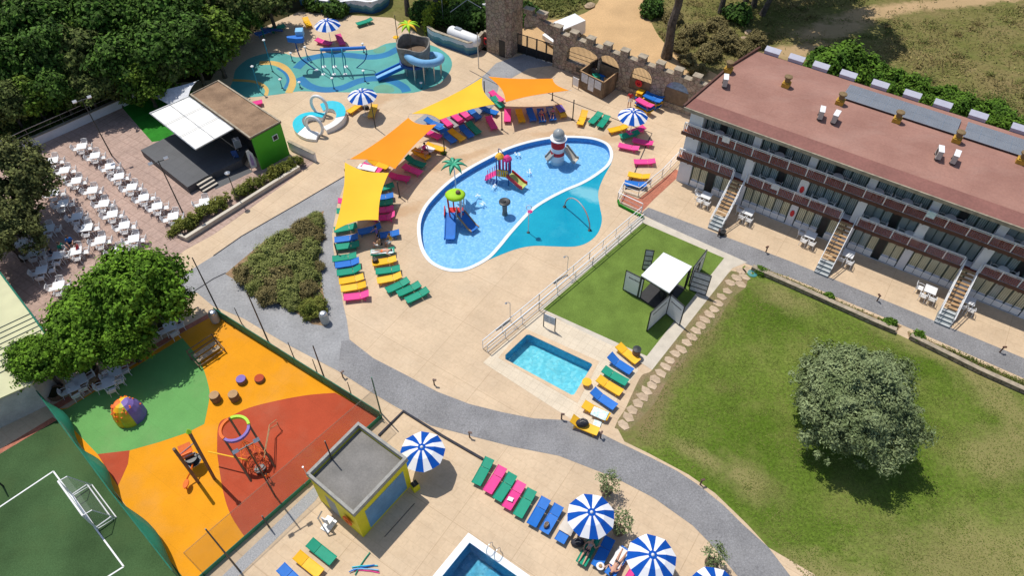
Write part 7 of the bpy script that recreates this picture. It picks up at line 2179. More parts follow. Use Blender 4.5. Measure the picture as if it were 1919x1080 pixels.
def trunk_mb(h, r, branches, seed=0, lean=(0, 0), gnarl=.06):
    rr = random.Random(seed)
    g = MB()
    n = 7
    pts = [Vector((lean[0] * (i / n) ** 1.3 + rr.uniform(-gnarl, gnarl) * (i > 0), lean[1] * (i / n) ** 1.3 + rr.uniform(-gnarl, gnarl) * (i > 0), h * i / n)) for i in range(n + 1)]
    g.tube(pts, [r * (1.25 if i == 0 else 1 - .5 * i / n) for i in range(n + 1)], 9)
    for b in branches:
        k = rr.randint(3, n - 1)
        e = Vector(b)
        p0 = pts[k]
        m_ = p0.lerp(e, .5) + Vector((rr.uniform(-.2, .2), rr.uniform(-.2, .2), .2))
        g.tube([p0, m_, e], [r * .45, r * .28, r * .10], 6)
    return g
PROTO = {}
def tree(kind, name, label, cat, loc, rz=0, scale=1.0, group=None, build=None):
    """build() -> (trunk MB or None, crown mesh); the first of a kind is built, the others share its meshes"""
    if kind not in PROTO: PROTO[kind] = build()
    tm, cm = PROTO[kind]
    t_ = thing(name, label, cat, loc, rz, group)
    t_.scale = (scale, scale, scale) if not isinstance(scale, tuple) else scale
    if tm is not None:
        if isinstance(tm, MB):
            o = tm.build('trunk', 'bark', t_); PROTO[kind] = (o.data, cm)
        else:
            o = bpy.data.objects.new('trunk', tm); COL.objects.link(o); o.parent = t_
    o = bpy.data.objects.new('crown' if tm is not None else 'foliage', cm); COL.objects.link(o); o.parent = t_
    return t_
def bl(seed, n, R_, h, zr, rb):
    rr = random.Random(seed); out = [(0, 0, h, R_ * .62)]
    for i in range(n):
        a = 6.283 * i / n + rr.uniform(-.3, .3); r_ = R_ * rr.uniform(.42, .62)
        out.append((math.cos(a) * r_, math.sin(a) * r_, h + rr.uniform(-zr, zr), R_ * rr.uniform(*rb)))
    return out
def forest(seed, mat):
    def f():
        b = bl(seed, 7, 3.4, 4.3, 1.1, (.34, .5)) + bl(seed + 5, 4, 1.9, 6.0, .4, (.5, .7))
        return trunk_mb(4.5, .22, [(x, y, z) for x, y, z, r_ in b[1:6]], seed), leaf_mesh('forest_crown', b, 9000, .30, mat, seed, lump=.30)
    return f
frows = [('rear', [(-70, -60), (10, -60), (95, -66), (170, -70), (250, -70), (330, -72), (400, -75), (475, -80), (545, -85)]),
         ('top', [(-50, 22), (22, 16), (92, 20), (160, 8), (228, 12), (298, 8), (366, 10), (430, 4), (492, -14)]),
         ('second', [(-40, 88), (80, 74), (138, 62), (196, 58), (262, 62), (325, 52), (390, 48), (446, 30)]),
         ('third', [(-50, 140), (40, 128), (104, 120), (168, 112), (232, 108), (298, 102), (356, 92), (402, 72)]),
         ('lowest', [(-60, 215), (10, 196), (62, 186), (112, 176), (160, 160), (208, 150), (262, 142), (318, 128)])]
cols = ['leaf_forest', 'leaf_forest_mid', 'leaf_forest_olive', 'leaf_forest_light']
rnd = random.Random(21)
names_f = ['dark green', 'mid green', 'olive tinted', 'fresh green']
for rn, pts_ in frows:
    for i, (u, v) in enumerate(pts_):
        k = rnd.choice([0, 1, 1, 2, 3])
        s_ = rnd.uniform(.82, 1.08)
        if rn == 'lowest': s_ *= .80
        p = P(u + rnd.uniform(-8, 8), v + rnd.uniform(-6, 6), 4.3 * s_); p.z = 0
        tree(f'forest{k}', 'forest_tree', f'{names_f[k]} woodland tree, {ORD[i]} from left in the {rn} line of the wood', 'tree', p, rnd.uniform(0, 6.28), (s_, s_, s_ * rnd.uniform(.85, 1.15)), 'trees of the upper left wood', forest(31 + k * 3, cols[k]))
# ground cover at the wood's edge
def scatter_stuff(name, poly_px, n, size, mat, seed, hmax=.5, label=None, avoid=None):
    rr = random.Random(seed)
    poly = [p.to_2d() for p in PP(poly_px)]
    x0, x1 = min(p.x for p in poly), max(p.x for p in poly); y0, y1 = min(p.y for p in poly), max(p.y for p in poly)
    def inside(x, y):
        c = False
        for i in range(len(poly)):
            a, b = poly[i], poly[i - 1]
            if (a.y > y) != (b.y > y) and x < (b.x - a.x) * (y - a.y) / (b.y - a.y) + a.x: c = not c
        return c
    vs, fs = [], []
    clumps = [(rr.uniform(x0, x1), rr.uniform(y0, y1), rr.uniform(.4, 2.2), rr.uniform(.3, 1.0)) for _ in range(int(n / 60))]
    tries = 0
    while len(fs) < n and tries < n * 6:
        tries += 1
        if rr.random() < .75:
            c = rr.choice(clumps); x, y = rr.gauss(c[0], c[2] * .5), rr.gauss(c[1], c[2] * .5); hh = c[3]
        else:
            x, y = rr.uniform(x0, x1), rr.uniform(y0, y1); hh = .4
        if not inside(x, y): continue
        if avoid and any(((x - q[0].x) / q[1]) ** 2 + ((y - q[0].y) / q[2]) ** 2 < 1 for q in avoid) and rr.random() < .93: continue
        z = rr.random() * hmax * hh
        s_ = size * rr.uniform(.5, 1.3)
        nn = Vector((rr.gauss(0, .6), rr.gauss(0, .6), 1)).normalized(); a = nn.orthogonal().normalized(); q = rr.random() * 6.283
        u_ = a * math.cos(q) + nn.cross(a) * math.sin(q); v_ = nn.cross(u_); p = Vector((x, y, z + .02))
        o = len(vs); vs += [tuple(p - u_ * s_), tuple(p - v_ * s_ * .35), tuple(p + u_ * s_ + Vector((0, 0, s_ * .5))), tuple(p + v_ * s_ * .35)]; fs.append((o, o + 1, o + 2, o + 3))
    me = bpy.data.meshes.new(name); me.from_pydata(vs, [], fs); me.materials.append(M[mat])
    o = bpy.data.objects.new(name, me); COL.objects.link(o)
    tag(o, label, None, kind='stuff'); return o
FA = [(P(1500, 95), 5, 1.5), (P(1560, 55), 6, 1.8), (P(1640, 24), 8, 1.6), (P(1780, 6), 10, 1.3), (P(1330, 165), 2.6, 1.4), (P(1880, -8), 9, 1.3)]
scatter_stuff('woodland_undergrowth', [(-150, 200), (60, 150), (380, 90), (530, 10), (470, 62), (395, 130), (225, 192), (62, 266), (-100, 340)], 16000, .26, 'leaf_forest_olive', 3, 1.6, 'tangled undergrowth along the terrace wall')
scatter_stuff('bramble_cover', [(-60, 250), (0, 220), (110, 205), (125, 235), (60, 268), (-60, 335)], 5000, .20, 'leaf_wild', 4, 1.0, 'bright low bramble above the terrace wall')
scatter_stuff('dry_grass', [(1300, 150), (1230, 60), (1210, 5), (1230, -120), (2200, -120), (2300, 420), (1919, 262), (1700, 175), (1560, 118), (1430, 100)], 26000, .15, 'leaf_dry', 5, .35, 'dry yellow brown grass of the field behind the hotel', FA)
scatter_stuff('field_weeds', [(1300, 150), (1230, 60), (1210, 5), (1230, -120), (2200, -120), (2300, 420), (1919, 262), (1700, 175), (1560, 118), (1430, 100)], 26000, .15, 'leaf_drygreen', 6, .40, 'green weeds in the dry field behind the hotel', FA)
scatter_stuff('verge_weeds', [(975, 30), (990, 10), (1010, -60), (1130, -60), (1110, 5), (1060, 30), (1020, 34)], 5000, .22, 'leaf_drygreen', 7, .7, 'weeds on the verge left of the dirt track')
scatter_stuff('yard_growth', [(803, 60), (812, 20), (850, 2), (925, 0), (925, 60), (880, 66), (830, 50)], 7000, .20, 'leaf_forest', 8, 2.0, 'dark growth round the gas tank')
# big dark tree at the left edge, olive tinted
def big_left():
    b = [(0, 0, 5.2, 2.6), (1.9, .6, 4.6, 1.7), (-1.8, .9, 4.7, 2.0), (.3, 2.1, 5.0, 1.9), (.6, -2.0, 4.2, 1.8), (-1.6, -1.6, 4.0, 1.8), (1.9, -1.4, 3.6, 1.3), (0, .5, 6.4, 1.6)]
    return trunk_mb(4.5, .30, [b_[:3] for b_ in b[1:6]], 3, (-.6, .3)), leaf_mesh('left_crown', b, 26000, .20, 'leaf_left', 44, rcl=.55)
pl_ = P(14, 338, 4.6); pl_.z = 0
tree('bigleft', 'evergreen_tree', 'large dark olive tinted tree over the left edge of the dining terrace', 'tree', pl_, 0, .98, build=big_left)
pl_ = P(0, 428, 3.6); pl_.z = 0
tree('bigleft', 'evergreen_tree', 'lower dark tree at the left edge just below the large one', 'tree', pl_, 2.2, .78)
# bright green trees between terrace and playground
def mulb(seed, n=22000):
    def f():
        rr = random.Random(seed)
        b = [(0, 0, 4.0, 1.7)]
        for i in range(8):
            a = 6.283 * i / 8 + rr.uniform(-.3, .3); r_ = rr.uniform(1.5, 2.0)
            b.append((math.cos(a) * r_, math.sin(a) * r_, 3.7 + rr.uniform(-.5, .4), rr.uniform(.85, 1.25)))
        for i in range(4):
            a = 6.283 * i / 4 + .5; b.append((math.cos(a) * .9, math.sin(a) * .9, 4.7, 1.1))
        return trunk_mb(3.4, .20, [q[:3] for q in b[1:8]], seed, gnarl=.1), leaf_mesh('bright_crown', b, n, .19, 'leaf_bright', seed, rcl=.48, up=.6)
    return f
for i, (u, v, s_, k, lab) in enumerate([(238, 530, 1.22, 0, 'largest bright green tree between dining terrace and playground'), (150, 592, 1.02, 1, 'bright green tree left of the largest one, over the planters'), (66, 668, .74, 1, 'small bright green tree at the lower left end of the row'),
                                        (222, 618, .78, 0, 'bright green tree in front of the largest one, shading the green rubber'), (312, 562, .62, 1, 'small bright green crown at the right end of the row'), (126, 655, .62, 0, 'low bright green crown between the small and the middle tree')]):
    p = P(u, v, 4.0 * s_ + .6); p.z = 0
    tree(f'mulb{k}', 'shade_tree', lab, 'tree', p, i * 1.3, (s_, s_, max(.8, s_)), 'bright green shade trees', mulb(60 + k))
# olive tree on the lawn
def olive():
    rr = random.Random(5)
    b = [(0, 0, 4.6, 2.9)]
    for i in range(11):
        a = 6.283 * i / 11 + rr.uniform(-.2, .2); r_ = rr.uniform(2.5, 3.5)
        b.append((math.cos(a) * r_, math.sin(a) * r_ * .92, 4.1 + rr.uniform(-1.1, .5), rr.uniform(1.15, 1.6)))
    for i in range(7):
        a = 6.283 * i / 7 + .4; r_ = rr.uniform(1.3, 2.2)
        b.append((math.cos(a) * r_, math.sin(a) * r_, 5.5 + rr.uniform(-.3, .4), rr.uniform(1.2, 1.6)))
    b.append((.2, 0, 6.6, 1.6))
    return trunk_mb(3.6, .45, [q[:3] for q in b[1:9]], 8, gnarl=.15), leaf_mesh('olive_crown', b, 100000, .105, 'leaf_olive', 77, elong=2.3, rcl=.46, up=.4, dens=.78)
p = P(1604, 744, 3.9); p.z = -.6
tree('olive', 'olive_tree', 'large round silvery olive tree casting its shadow on the lawn', 'tree', p, .5, .98, build=olive)
# pines along the track
def pine(h, Rc, seed, off=(0, 0)):
    def f():
        b = [(off[0] + x, off[1] + y, h + z, r_) for x, y, z, r_ in [(0, 0, 0, Rc * .6), (Rc * .5, 0, -.3, Rc * .5), (-Rc * .5, .3, -.2, Rc * .5), (.2, Rc * .5, 0, Rc * .5), (0, -Rc * .5, -.3, Rc * .5), (0, 0, 1, Rc * .5)]]
        return trunk_mb(h, .30, [q[:3] for q in b[1:]], seed, off, .12), leaf_mesh('pine_crown', b, 7000, .34, 'leaf_forest', seed, squash=.6)
    return f
tree('pineA', 'pine_tree', 'thick dark gnarled pine trunk rising beside the castle wall and dirt track', 'tree', P(1249, 107), 0, 1, build=lambda: (trunk_mb(13.5, .52, [(1, 1, 13), (-1, 0, 14), (0, -1.5, 13)], 4, (.4, .2), .16), leaf_mesh('pine_crown', [(0.3, 0.2, 14.5, 2.4), (1.8, 1, 14, 1.5), (-1.6, 0, 14.3, 1.6)], 5000, .34, 'leaf_forest', 12, squash=.6)))
tree('pineB', 'pine_tree', 'slender dark pine trunk at the top edge above the dry field', 'tree', P(1350, 24), 0, 1, build=pine(14, 2.2, 21))
PR = P(1425, 20)
for i, (s_, rc, bpx) in enumerate([((1590, 62), 5.5, (1428, 28)), ((1520, 55), 5.0, (1412, 12)), ((1470, 30), 4.5, (1398, 2)), ((1640, 92), 3.2, (1500, -20)), ((1560, 12), 5.0, (1450, -40))]):
    zc = 13.0
    q = P(*s_); o_ = zc / math.tan(SUN_EL)
    c_ = Vector((q.x + math.cos(SUN_AZ) * o_, q.y + math.sin(SUN_AZ) * o_, 0)); bs = P(*bpx)
    tree(f'pineS{i}', 'pine_tree', 'tall pine whose ' + ['trunk stands darkest at the right end of the group', 'trunk stands second in the dark group at the top', 'trunk stands leftmost in the dark group at the top', 'crown lies beyond the top edge, smallest one', 'crown lies beyond the top edge, rearmost one'][i], 'tree', bs, 0, 1, 'tall pines at the top edge',
         pine(zc, rc, 70 + i, (c_.x - bs.x, c_.y - bs.y)))
for (u, v, lab, h) in [(765, 28, 'grey tree trunk behind the wave painted wall at the top', 11), (818, 30, 'pale leaning tree trunk beside the lime hedge at the top', 11)]:
    tree(f'pt{u}', 'pine_tree', lab, 'tree', P(u, v), 0, 1, build=pine(h, 3.0, u, (0, 1.0)))
# bushes
def bush(seed, mat, n=3800, R_=1.0, size=.17):
    def f():
        rr = random.Random(seed)
        b = [(0, 0, R_ * .55, R_ * .75)] + [(math.cos(a) * R_ * .55, math.sin(a) * R_ * .55, R_ * rr.uniform(.3, .6), R_ * rr.uniform(.4, .55)) for a in [6.283 * i / 6 + rr.uniform(-.3, .3) for i in range(6)]]
        return None, leaf_mesh('bush_leaves', b, n, size, mat, seed, rcl=.24, up=.7)
    return f
def bushes(data, kind, mat, name, cat, group, n=3800, size=.17):
    for i, (u, v, r_, lab) in enumerate(data):
        z = r_ * .6; p = P(u, v, z); p.z = 0
        tree(kind + str(i % 2), name, lab, cat, p, i * 2.1, (r_, r_, r_ * .95), group, bush(90 + i % 2 + len(kind), mat, n, 1.0, size / 1.0))
hb = [(1572, 118, 3.0), (1625, 132, 2.2), (1540, 108, 1.4), (1672, 152, 2.0), (1715, 168, 1.9), (1755, 186, 1.9), (1798, 200, 1.9), (1840, 214, 1.8), (1880, 228, 1.9), (1925, 244, 2.0), (1650, 170, 1.3), (1700, 188, 1.2), (1862, 205, 1.4), (1780, 178, 1.3)]
bushes([(u, v, r_, f'leafy green bush behind the hotel roof, {ORD[i]} of the hedge line' if i > 1 else ['largest bright green bush behind the hotel roof', 'second large green bush behind the hotel roof'][i]) for i, (u, v, r_) in enumerate(hb)], 'wild', 'leaf_wild', 'wild_bush', 'bush', 'bushes behind the hotel', 9000, .10)
bushes([(1385, 22, 1.6, 'round dark green bush on the rough ground right of the thin pine'), (1222, 12, 1.5, 'green bush at the top edge beside the dirt track'), (628, 12, 1.5, 'yellow green bush hanging over the wave painted wall'), (590, 2, 1.4, 'small bush behind the curving painted wall'),
        (985, 22, 1.6, 'dark bush behind the broken arch right of the tower'), (905, 32, 2.0, 'dark green bush left of the stone tower'), (870, 22, 1.6, 'dark bush behind the gas tank'), (790, 20, 1.5, 'dark bush at the left of the lime hedge'), (940, 8, 1.8, 'dark bush behind the tower')], 'round', 'leaf_forest', 'round_bush', 'bush', 'round bushes near the track', 4200, .16)
bushes([(u, v, r_, f'rusty brown scrub bush between dirt track and hotel, {ORD[i]}') for i, (u, v, r_) in enumerate([(1300, 60, 1.5), (1330, 95, 1.3), (1360, 70, 1.6), (1290, 110, 1.0), (1395, 90, 1.2), (1345, 45, 1.2), (1310, 130, .9), (1262, 30, 1.1), (1420, 70, 1.2), (1275, 85, 1.0)])], 'rust', 'leaf_rust', 'scrub_bush', 'scrub', 'scrub between track and hotel', 6500, .10)
# shrubs of the triangular bed
sb = [(548, 470, 1.2), (525, 490, 1.1), (498, 515, 1.2), (575, 540, .8), (530, 535, 1.0), (588, 420, .8), (558, 440, 1.1), (515, 462, 1.1), (480, 498, 1.1), (462, 512, 1.1), (497, 482, 1.3), (535, 455, 1.3), (572, 428, 1.1), (592, 408, .7), (480, 535, .8), (520, 520, 1.3), (555, 492, 1.3), (578, 465, 1.0), (505, 550, 1.0), (540, 548, 1.0), (572, 512, 1.0), (595, 500, .6), (548, 568, .7), (515, 500, 1.1), (590, 440, .8), (560, 525, .8)]
bushes([(u, v, r_, f'{"rusty green" if i % 3 == 0 else "olive green"} shrub in the triangular bed, {ORD[i]} counted from its left corner and edge') for i, (u, v, r_) in enumerate(sb) if i % 3], 'bed', 'leaf_shrub', 'garden_shrub', 'shrub', 'shrubs in the triangular bed', 7000, .085)
bushes([(u, v, r_, f'rusty green shrub in the triangular bed, near bed point {ORD[i]}') for i, (u, v, r_) in enumerate(sb) if i % 3 == 0], 'bedr', 'leaf_rust', 'garden_shrub', 'shrub', 'shrubs in the triangular bed', 7000, .085)
bushes([(586, 575, 1.0, 'clipped ball shaped shrub beside the litter bin')], 'ball', 'leaf_hedge', 'ball_shrub', 'shrub', None, 8000, .09)
scatter_stuff('bed_weeds', [(600, 400), (596, 470), (608, 550), (585, 600), (520, 565), (440, 515), (500, 450)], 5000, .12, 'leaf_shrub', 12, .4, 'low dry growth in the triangular bed')
# hedge under the terrace
hp_ = smooth_path(PP([(334, 438), (380, 408), (430, 380), (480, 352), (520, 330), (556, 312)]), 6)
b = [(p.x - hp_[0].x, p.y - hp_[0].y, .38 + .1 * math.sin(i * 2.3), .58 + .12 * math.sin(i * 1.7)) for i, p in enumerate(hp_[::2])]
hd = leaf_mesh('hedge', b, 22000, .11, 'leaf_hedge', 14, rcl=.26, up=.7)
o = bpy.data.objects.new('hedge', hd); COL.objects.link(o); o.location = (hp_[0].x, hp_[0].y, 0); tag(o, 'long ragged green hedge between dining terrace and beige walkway', 'hedge')
hp_ = smooth_path(PP([(804, 60), (803, 45), (818, 28), (835, 15), (848, 8)]), 6)
b = [(p.x - hp_[0].x, p.y - hp_[0].y, 1.2, .55) for p in hp_[::2]] + [(p.x - hp_[0].x, p.y - hp_[0].y, .6, .55) for p in hp_[::2]]
hd = leaf_mesh('lime_hedge', b, 6000, .15, 'leaf_lime', 15, lump=.2, up=.6)
o = bpy.data.objects.new('lime_hedge', hd); COL.objects.link(o); o.location = (hp_[0].x, hp_[0].y, 0); tag(o, 'yellow green hedge curving round the gas tank yard', 'hedge')
# planting strip along the hotel path
scatter_stuff('border_plants', [(1420, 500), (1480, 524), (1600, 578), (1685, 612), (1680, 622), (1560, 568), (1430, 512)], 3500, .09, 'leaf_drygreen', 16, .35, 'low plants in the strip along the hotel path')
scatter_stuff('border_plants', [(1700, 622), (1800, 664), (1919, 718), (2000, 755), (1990, 770), (1919, 733), (1800, 680), (1706, 634)], 3500, .09, 'leaf_drygreen', 17, .35, 'low plants in the right strip along the hotel path')
sheet('border_soil', [(1408, 500), (1480, 524), (1600, 578), (1690, 612), (1676, 624), (1560, 573), (1425, 513)], 'bed_soil', 0.018)
sheet('border_soil', [(1700, 622), (1800, 664), (1919, 718), (2010, 758), (2010, 778), (1919, 736), (1800, 682), (1703, 634)], 'bed_soil', 0.018)
bushes([(1427, 507, .45, 'small green plant at the left end of the stone planter'), (1553, 556, .45, 'small green plant halfway along the stone planter'), (1667, 605, .5, 'small green plant at the gap of the stone planter, left side'), (1722, 628, .5, 'small green plant at the gap of the stone planter, right side')], 'bp', 'leaf_wild', 'border_plant', 'plant', 'plants in the stone planter', 1500, .2)
# potted olives
for px, lab, sd in [((1135, 925), 'potted olive at the top right of the large striped umbrella', 1), ((1158, 1000), 'potted olive half hidden right of the large striped umbrella', 2), ((1330, 1062), 'potted olive above the umbrella cut by the bottom edge', 3)]:
    t_ = pot(px, lab, sd)
    b = [(0, 0, 1.5, .45), (.4, .1, 1.6, .35), (-.4, .2, 1.7, .35), (.1, .45, 1.8, .38), (-.2, -.35, 1.4, .33), (.35, -.3, 1.5, .3)]
    o = bpy.data.objects.new('crown', leaf_mesh('olive_sprigs', b, 620, .085, 'leaf_olive', sd, rcl=.16, elong=2.0)); COL.objects.link(o); o.parent = t_
# grass tufts on the lawn: one cover
scatter_stuff('lawn_grass', [(1425, 520), (1919, 745), (2050, 800), (2050, 1150), (1570, 1150), (1450, 1020), (1350, 922), (1190, 822), (1300, 622)], 52000, .055, 'leaf_lawn', 18, .02, 'short blades standing in the lawn')
# rocks on the rough ground
for i, (u, v, s_) in enumerate([(1220, 12, .8), (1402, 62, .7), (1318, 68, .6), (1395, 72, .5), (1105, 12, .9)]):
    o = MB().lathe([(.02, 0), (.8, .02), (.9, .25), (.5, .5), (.05, .55)], 7, sy=.7).build('boulder', 'rock'); o.location = P(u, v); o.scale = (s_, s_, s_ * .8); o.rotation_euler.z = i
    tag(o, ['pale rock beside the green bush at the track', 'flat pale rock left of the hotel roof corner', 'pale broken rock in the middle of the scrub', 'small rock above the hotel roof corner', 'pale rock on the verge above the van'][i], 'rock', 'pale rocks on the rough ground')
# ================================================================ people
def person(pose, loc, rz, label, top='cloth_dark', bottom='cloth_dark', hair='hair', scale=1.0):
    """one continuous skinned body; clothing and hair are children"""
    if pose == 'lie':
        J = dict(pel=(0, 0, .12), sp=(.18, 0, .12), ch=(.40, 0, .14), nk=(.56, 0, .15), hd=(.66, 0, .17), ht=(.78, 0, .17),
                 hipL=(-.02, .09, .11), knL=(-.44, .14, .18), anL=(-.84, .15, .08), toL=(-.92, .17, .18), hipR=(-.02, -.09, .11), knR=(-.45, -.13, .13), anR=(-.86, -.14, .07), toR=(-.94, -.16, .17),
                 shL=(.47, .17, .13), elL=(.26, .30, .08), waL=(.04, .27, .07), shR=(.47, -.17, .13), elR=(.30, -.33, .09), waR=(.50, -.44, .08))
    elif pose == 'sit':
        J = dict(pel=(0, 0, .52), sp=(-.02, 0, .70), ch=(-.02, 0, .92), nk=(0, 0, 1.07), hd=(.03, 0, 1.18), ht=(.03, 0, 1.32),
                 hipL=(.02, .10, .50), knL=(.44, .16, .50), anL=(.46, .16, .10), toL=(.62, .17, .04), hipR=(.02, -.10, .50), knR=(.44, -.14, .52), anR=(.42, -.14, .10), toR=(.58, -.15, .04),
                 shL=(0, .19, 1.00), elL=(.10, .26, .74), waL=(.34, .18, .70), shR=(0, -.19, 1.00), elR=(.08, -.27, .74), waR=(.32, -.16, .66))
    else:
        J = dict(pel=(0, 0, .92), sp=(0, 0, 1.10), ch=(0, 0, 1.32), nk=(.01, 0, 1.48), hd=(.03, 0, 1.58), ht=(.03, 0, 1.73),
                 hipL=(0, .09, .88), knL=(.04, .11, .50), anL=(-.02, .12, .09), toL=(.15, .14, .04), hipR=(0, -.09, .88), knR=(.10, -.10, .50), anR=(.12, -.11, .09), toR=(.30, -.12, .04),
                 shL=(0, .19, 1.41), elL=(.02, .27, 1.12), waL=(.14, .27, .90), shR=(0, -.19, 1.41), elR=(.10, -.27, 1.15), waR=(.30, -.20, 1.10))
    rad = dict(pel=.145, sp=.12, ch=.15, nk=.055, hd=.085, ht=.07, hipL=.095, hipR=.095, knL=.06, knR=.06, anL=.042, anR=.042, toL=.034, toR=.034, shL=.06, shR=.06, elL=.042, elR=.042, waL=.03, waR=.03)
    E_ = [('pel', 'sp'), ('sp', 'ch'), ('ch', 'nk'), ('nk', 'hd'), ('hd', 'ht'), ('pel', 'hipL'), ('hipL', 'knL'), ('knL', 'anL'), ('anL', 'toL'), ('pel', 'hipR'), ('hipR', 'knR'), ('knR', 'anR'), ('anR', 'toR'),
          ('ch', 'shL'), ('shL', 'elL'), ('elL', 'waL'), ('ch', 'shR'), ('shR', 'elR'), ('elR', 'waR')]
    names = list(J)
    V = [Vector(J[n]) for n in names]; Rr = [rad[n] for n in names]
    ed = [(names.index(a), names.index(b)) for a, b in E_]
    for s_ in 'LR':
        w_, e_ = Vector(J['wa' + s_]), Vector(J['el' + s_])
        d = (w_ - e_).normalized(); side = d.cross(Vector((0, 0, 1)))
        if side.length < .1: side = Vector((0, 1, 0))
        side.normalize()
        V.append(w_ + d * .07); Rr.append(.034); pi_ = len(V) - 1; ed.append((names.index('wa' + s_), pi_))
        for k, L_ in enumerate((.065, .080, .085, .075)):
            off = side * (.030 - .020 * k)
            V.append(w_ + d * .10 + off); Rr.append(.010); ed.append((pi_, len(V) - 1))
            V.append(w_ + d * (.10 + L_) + off * 1.2 - Vector((0, 0, .015))); Rr.append(.008); ed.append((len(V) - 2, len(V) - 1))
        V.append(w_ + d * .06 + side * .055); Rr.append(.011); ed.append((pi_, len(V) - 1))
    h_ = Vector(J['hd']); up = (Vector(J['ht']) - h_).normalized(); fw = Vector((0, 0, 1)) if pose == 'lie' else Vector((1, 0, 0))
    V.append(h_ + up * .04 + fw * .095); Rr.append(.016); ed.append((names.index('hd'), len(V) - 1))
    me = bpy.data.meshes.new('skeleton'); me.from_pydata([tuple(v) for v in V], ed, [])
    o = bpy.data.objects.new('skeleton', me); COL.objects.link(o)
    m1 = o.modifiers.new('skin', 'SKIN'); m1.use_smooth_shade = True
    sv = me.skin_vertices[0].data
    for i, r_ in enumerate(Rr):
        sv[i].radius = (r_, r_ * (.78 if i in (0, 1, 2) else 1))
    sv[0].use_root = True
    m2 = o.modifiers.new('sub', 'SUBSURF'); m2.levels = 1; m2.render_levels = 1
    dg = bpy.context.evaluated_depsgraph_get()
    bm_ = bpy.data.meshes.new_from_object(o.evaluated_get(dg))
    bpy.data.objects.remove(o)
    for m_ in ('skin', top, bottom): bm_.materials.append(M[m_])
    pel, ch = Vector(J['pel']), Vector(J['ch'])
    t_ = thing('person', label, 'person', loc, rz)
    t_.scale = (scale,) * 3
    b = bpy.data.objects.new('body', bm_); COL.objects.link(b); b.parent = t_
    ax = (ch - pel).normalized(); L_ = (Vector(J['nk']) - pel).length
    arm = [Vector(J['el' + s_]) for s_ in 'LR']
    for p_ in bm_.polygons:
        c = p_.center; s_ = (c - pel).dot(ax)
        near = min((c - pel.lerp(Vector(J['nk']), t__)).length for t__ in (0, .25, .5, .75, .95))
        p_.material_index = 0
        if pose == 'lie':
            if -.14 < s_ < .03 and near < .2: p_.material_index = 2
            elif .22 < s_ < .34 and near < .17 and top != bottom: p_.material_index = 1
        else:
            th = min((c - Vector(J['hip' + q_]).lerp(Vector(J['kn' + q_]), t__)).length for q_ in 'LR' for t__ in (0, .3, .6))
            sl = min((c - Vector(J['sh' + q_]).lerp(Vector(J['el' + q_]), t__)).length for q_ in 'LR' for t__ in (0, .3, .5))
            if s_ > .10 and (near < .19 or sl < .10) and s_ < L_ * .97: p_.material_index = 1
            elif s_ < .12 and (near < .18 or th < .13): p_.material_index = 2
    g = MB(); hc = h_ + up * .055 - fw * .012
    pr = [(.02, -.03), (.100, -.01), (.112, .04), (.090, .09), (.04, .115), (.005, .12)]
    T = Matrix.Translation(hc) @ up.to_track_quat('Z', 'Y').to_matrix().to_4x4()
    g.lathe(pr, 14, T=T); g.build('hair', hair, t_, smooth=True)
    g = MB()
    sd = up.cross(fw).normalized()
    for q_ in (-1, 1): g.lathe([(.001, -.006), (.011, 0), (.001, .006)], 6, tuple(h_ + up * .05 + fw * .082 + sd * q_ * .032))
    g.box(h_ - up * .002 + fw * .084, (.01, .035, .01)); g.build('eyes_and_mouth', 'cloth_dark', t_)
    return t_
def on_lounger(px_head, px_foot, pose, label, top, bottom, scale=1.0, z=.37, rz=0.0):
    a, b = P(*px_head, .4), P(*px_foot, .4)
    c = (a + b) / 2; c.z = z if pose == 'lie' else z - .40
    return person(pose, c, ang(b, a) + rz, label, top, bottom, scale=scale)
on_lounger((1139, 1086), (1172, 1031), 'lie', 'person in black swimwear reclining on the white towel at the bottom', 'cloth_dark', 'cloth_dark', 1.0, .42)
on_lounger((1112, 1013), (1091, 1052), 'lie', 'person in dark clothes lying under the large striped umbrella', 'cloth_grey', 'cloth_dark', 1.0)
on_lounger((1014, 205), (1018, 228), 'lie', 'person lying on the blue lounger beside the grey towel', 'pl_red', 'pl_red', .98)
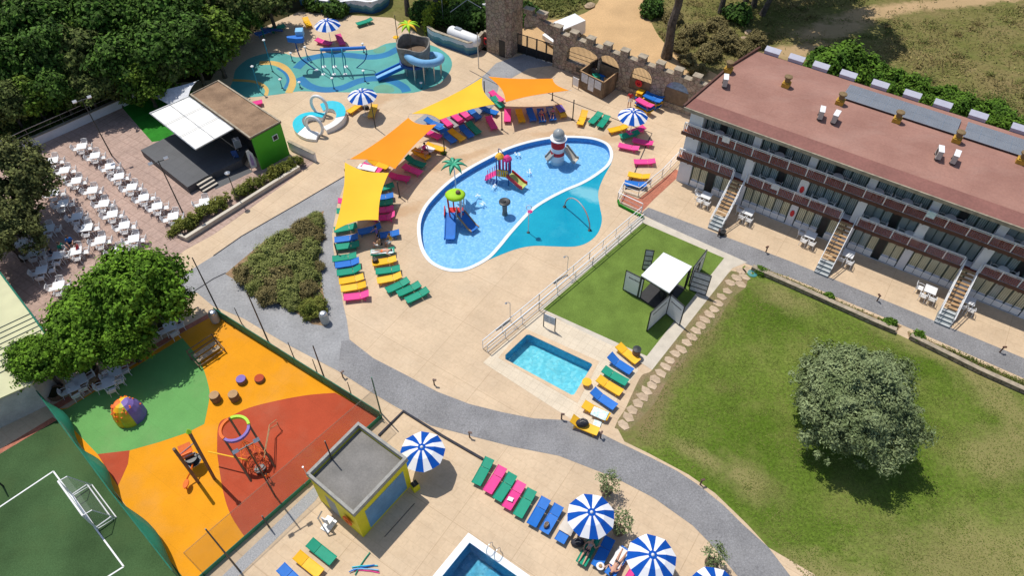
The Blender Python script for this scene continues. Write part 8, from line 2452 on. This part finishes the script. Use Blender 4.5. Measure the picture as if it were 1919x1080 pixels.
on_lounger((1037, 203), (1034, 226), 'lie', 'person lying on the grey towel under the upper orange sail', 'pl_pink', 'cloth_dark', .95, .43)
on_lounger((737, 470), (697, 474), 'lie', 'person lying on the green lounger with the patterned towel', 'pl_orange', 'pl_orange', .95)
on_lounger((808, 291), (778, 281), 'lie', 'person sunbathing on the yellow lounger under the lower orange sail edge', 'pl_red', 'pl_red', .95)
def at(px, pose, rz, label, top, bottom, scale=1.0, z=0.0):
    p = P(*px); p.z = z
    return person(pose, p, R(rz), label, top, bottom, scale=scale)
at((709, 452), 'stand', 200, 'person in dark purple standing among the loungers below the yellow sail', 'pl_purple', 'cloth_dark', 1.0)
at((712, 466), 'sit', 150, 'person in an orange top sitting on the green lounger below the yellow sail', 'drum_tan', 'cloth_white', 1.0, -.06)
at((733, 458), 'sit', 220, 'person in yellow sitting at the sunny edge of the sail shadow', 'pl_yellow', 'cloth_teal', 1.0, -.06)
at((797, 288), 'sit', 300, 'person in pink sitting on the yellow lounger under the orange sail', 'pl_pink', 'cloth_dark', 1.0, -.06)
at((1179, 199), 'stand', 250, 'person in red and white standing beside the lounger stack', 'pl_red', 'cloth_white', 1.0)
at((352, 912), 'stand', 30, 'x', 'pl_orange', 'cloth_dark', .62) if False else None
at((506, 902), 'stand', -60, 'small child in an orange top on the red rubber below the net climber', 'pl_orange', 'cloth_dark', .60)
at((103, 484), 'sit', 30, 'person in dark clothes seated in tree shade on the terrace', 'cloth_dark', 'pl_red', 1.0, -.06)
at((121, 474), 'sit', -20, 'person in a green shirt seated beside the bright green tree', 'pl_green', 'cloth_grey', 1.0, -.06)
at((137, 462), 'sit', -60, 'person in a blue shirt seated in the terrace shade', 'pl_blue', 'cloth_dark', 1.0, -.06)
at((153, 476), 'sit', 200, 'person in dark red seated at the crown edge of the bright green tree', 'pl_red', 'cloth_dark', 1.0, -.06)
at((1101, 1002), 'sit', 210, 'person in pale blue seated at the left rim of the large striped umbrella', 'shutter', 'cloth_dark', 1.0, -.06)
# ---------------------------------------------------------------- names: children read as plain parts
bpy.context.view_layer.update()
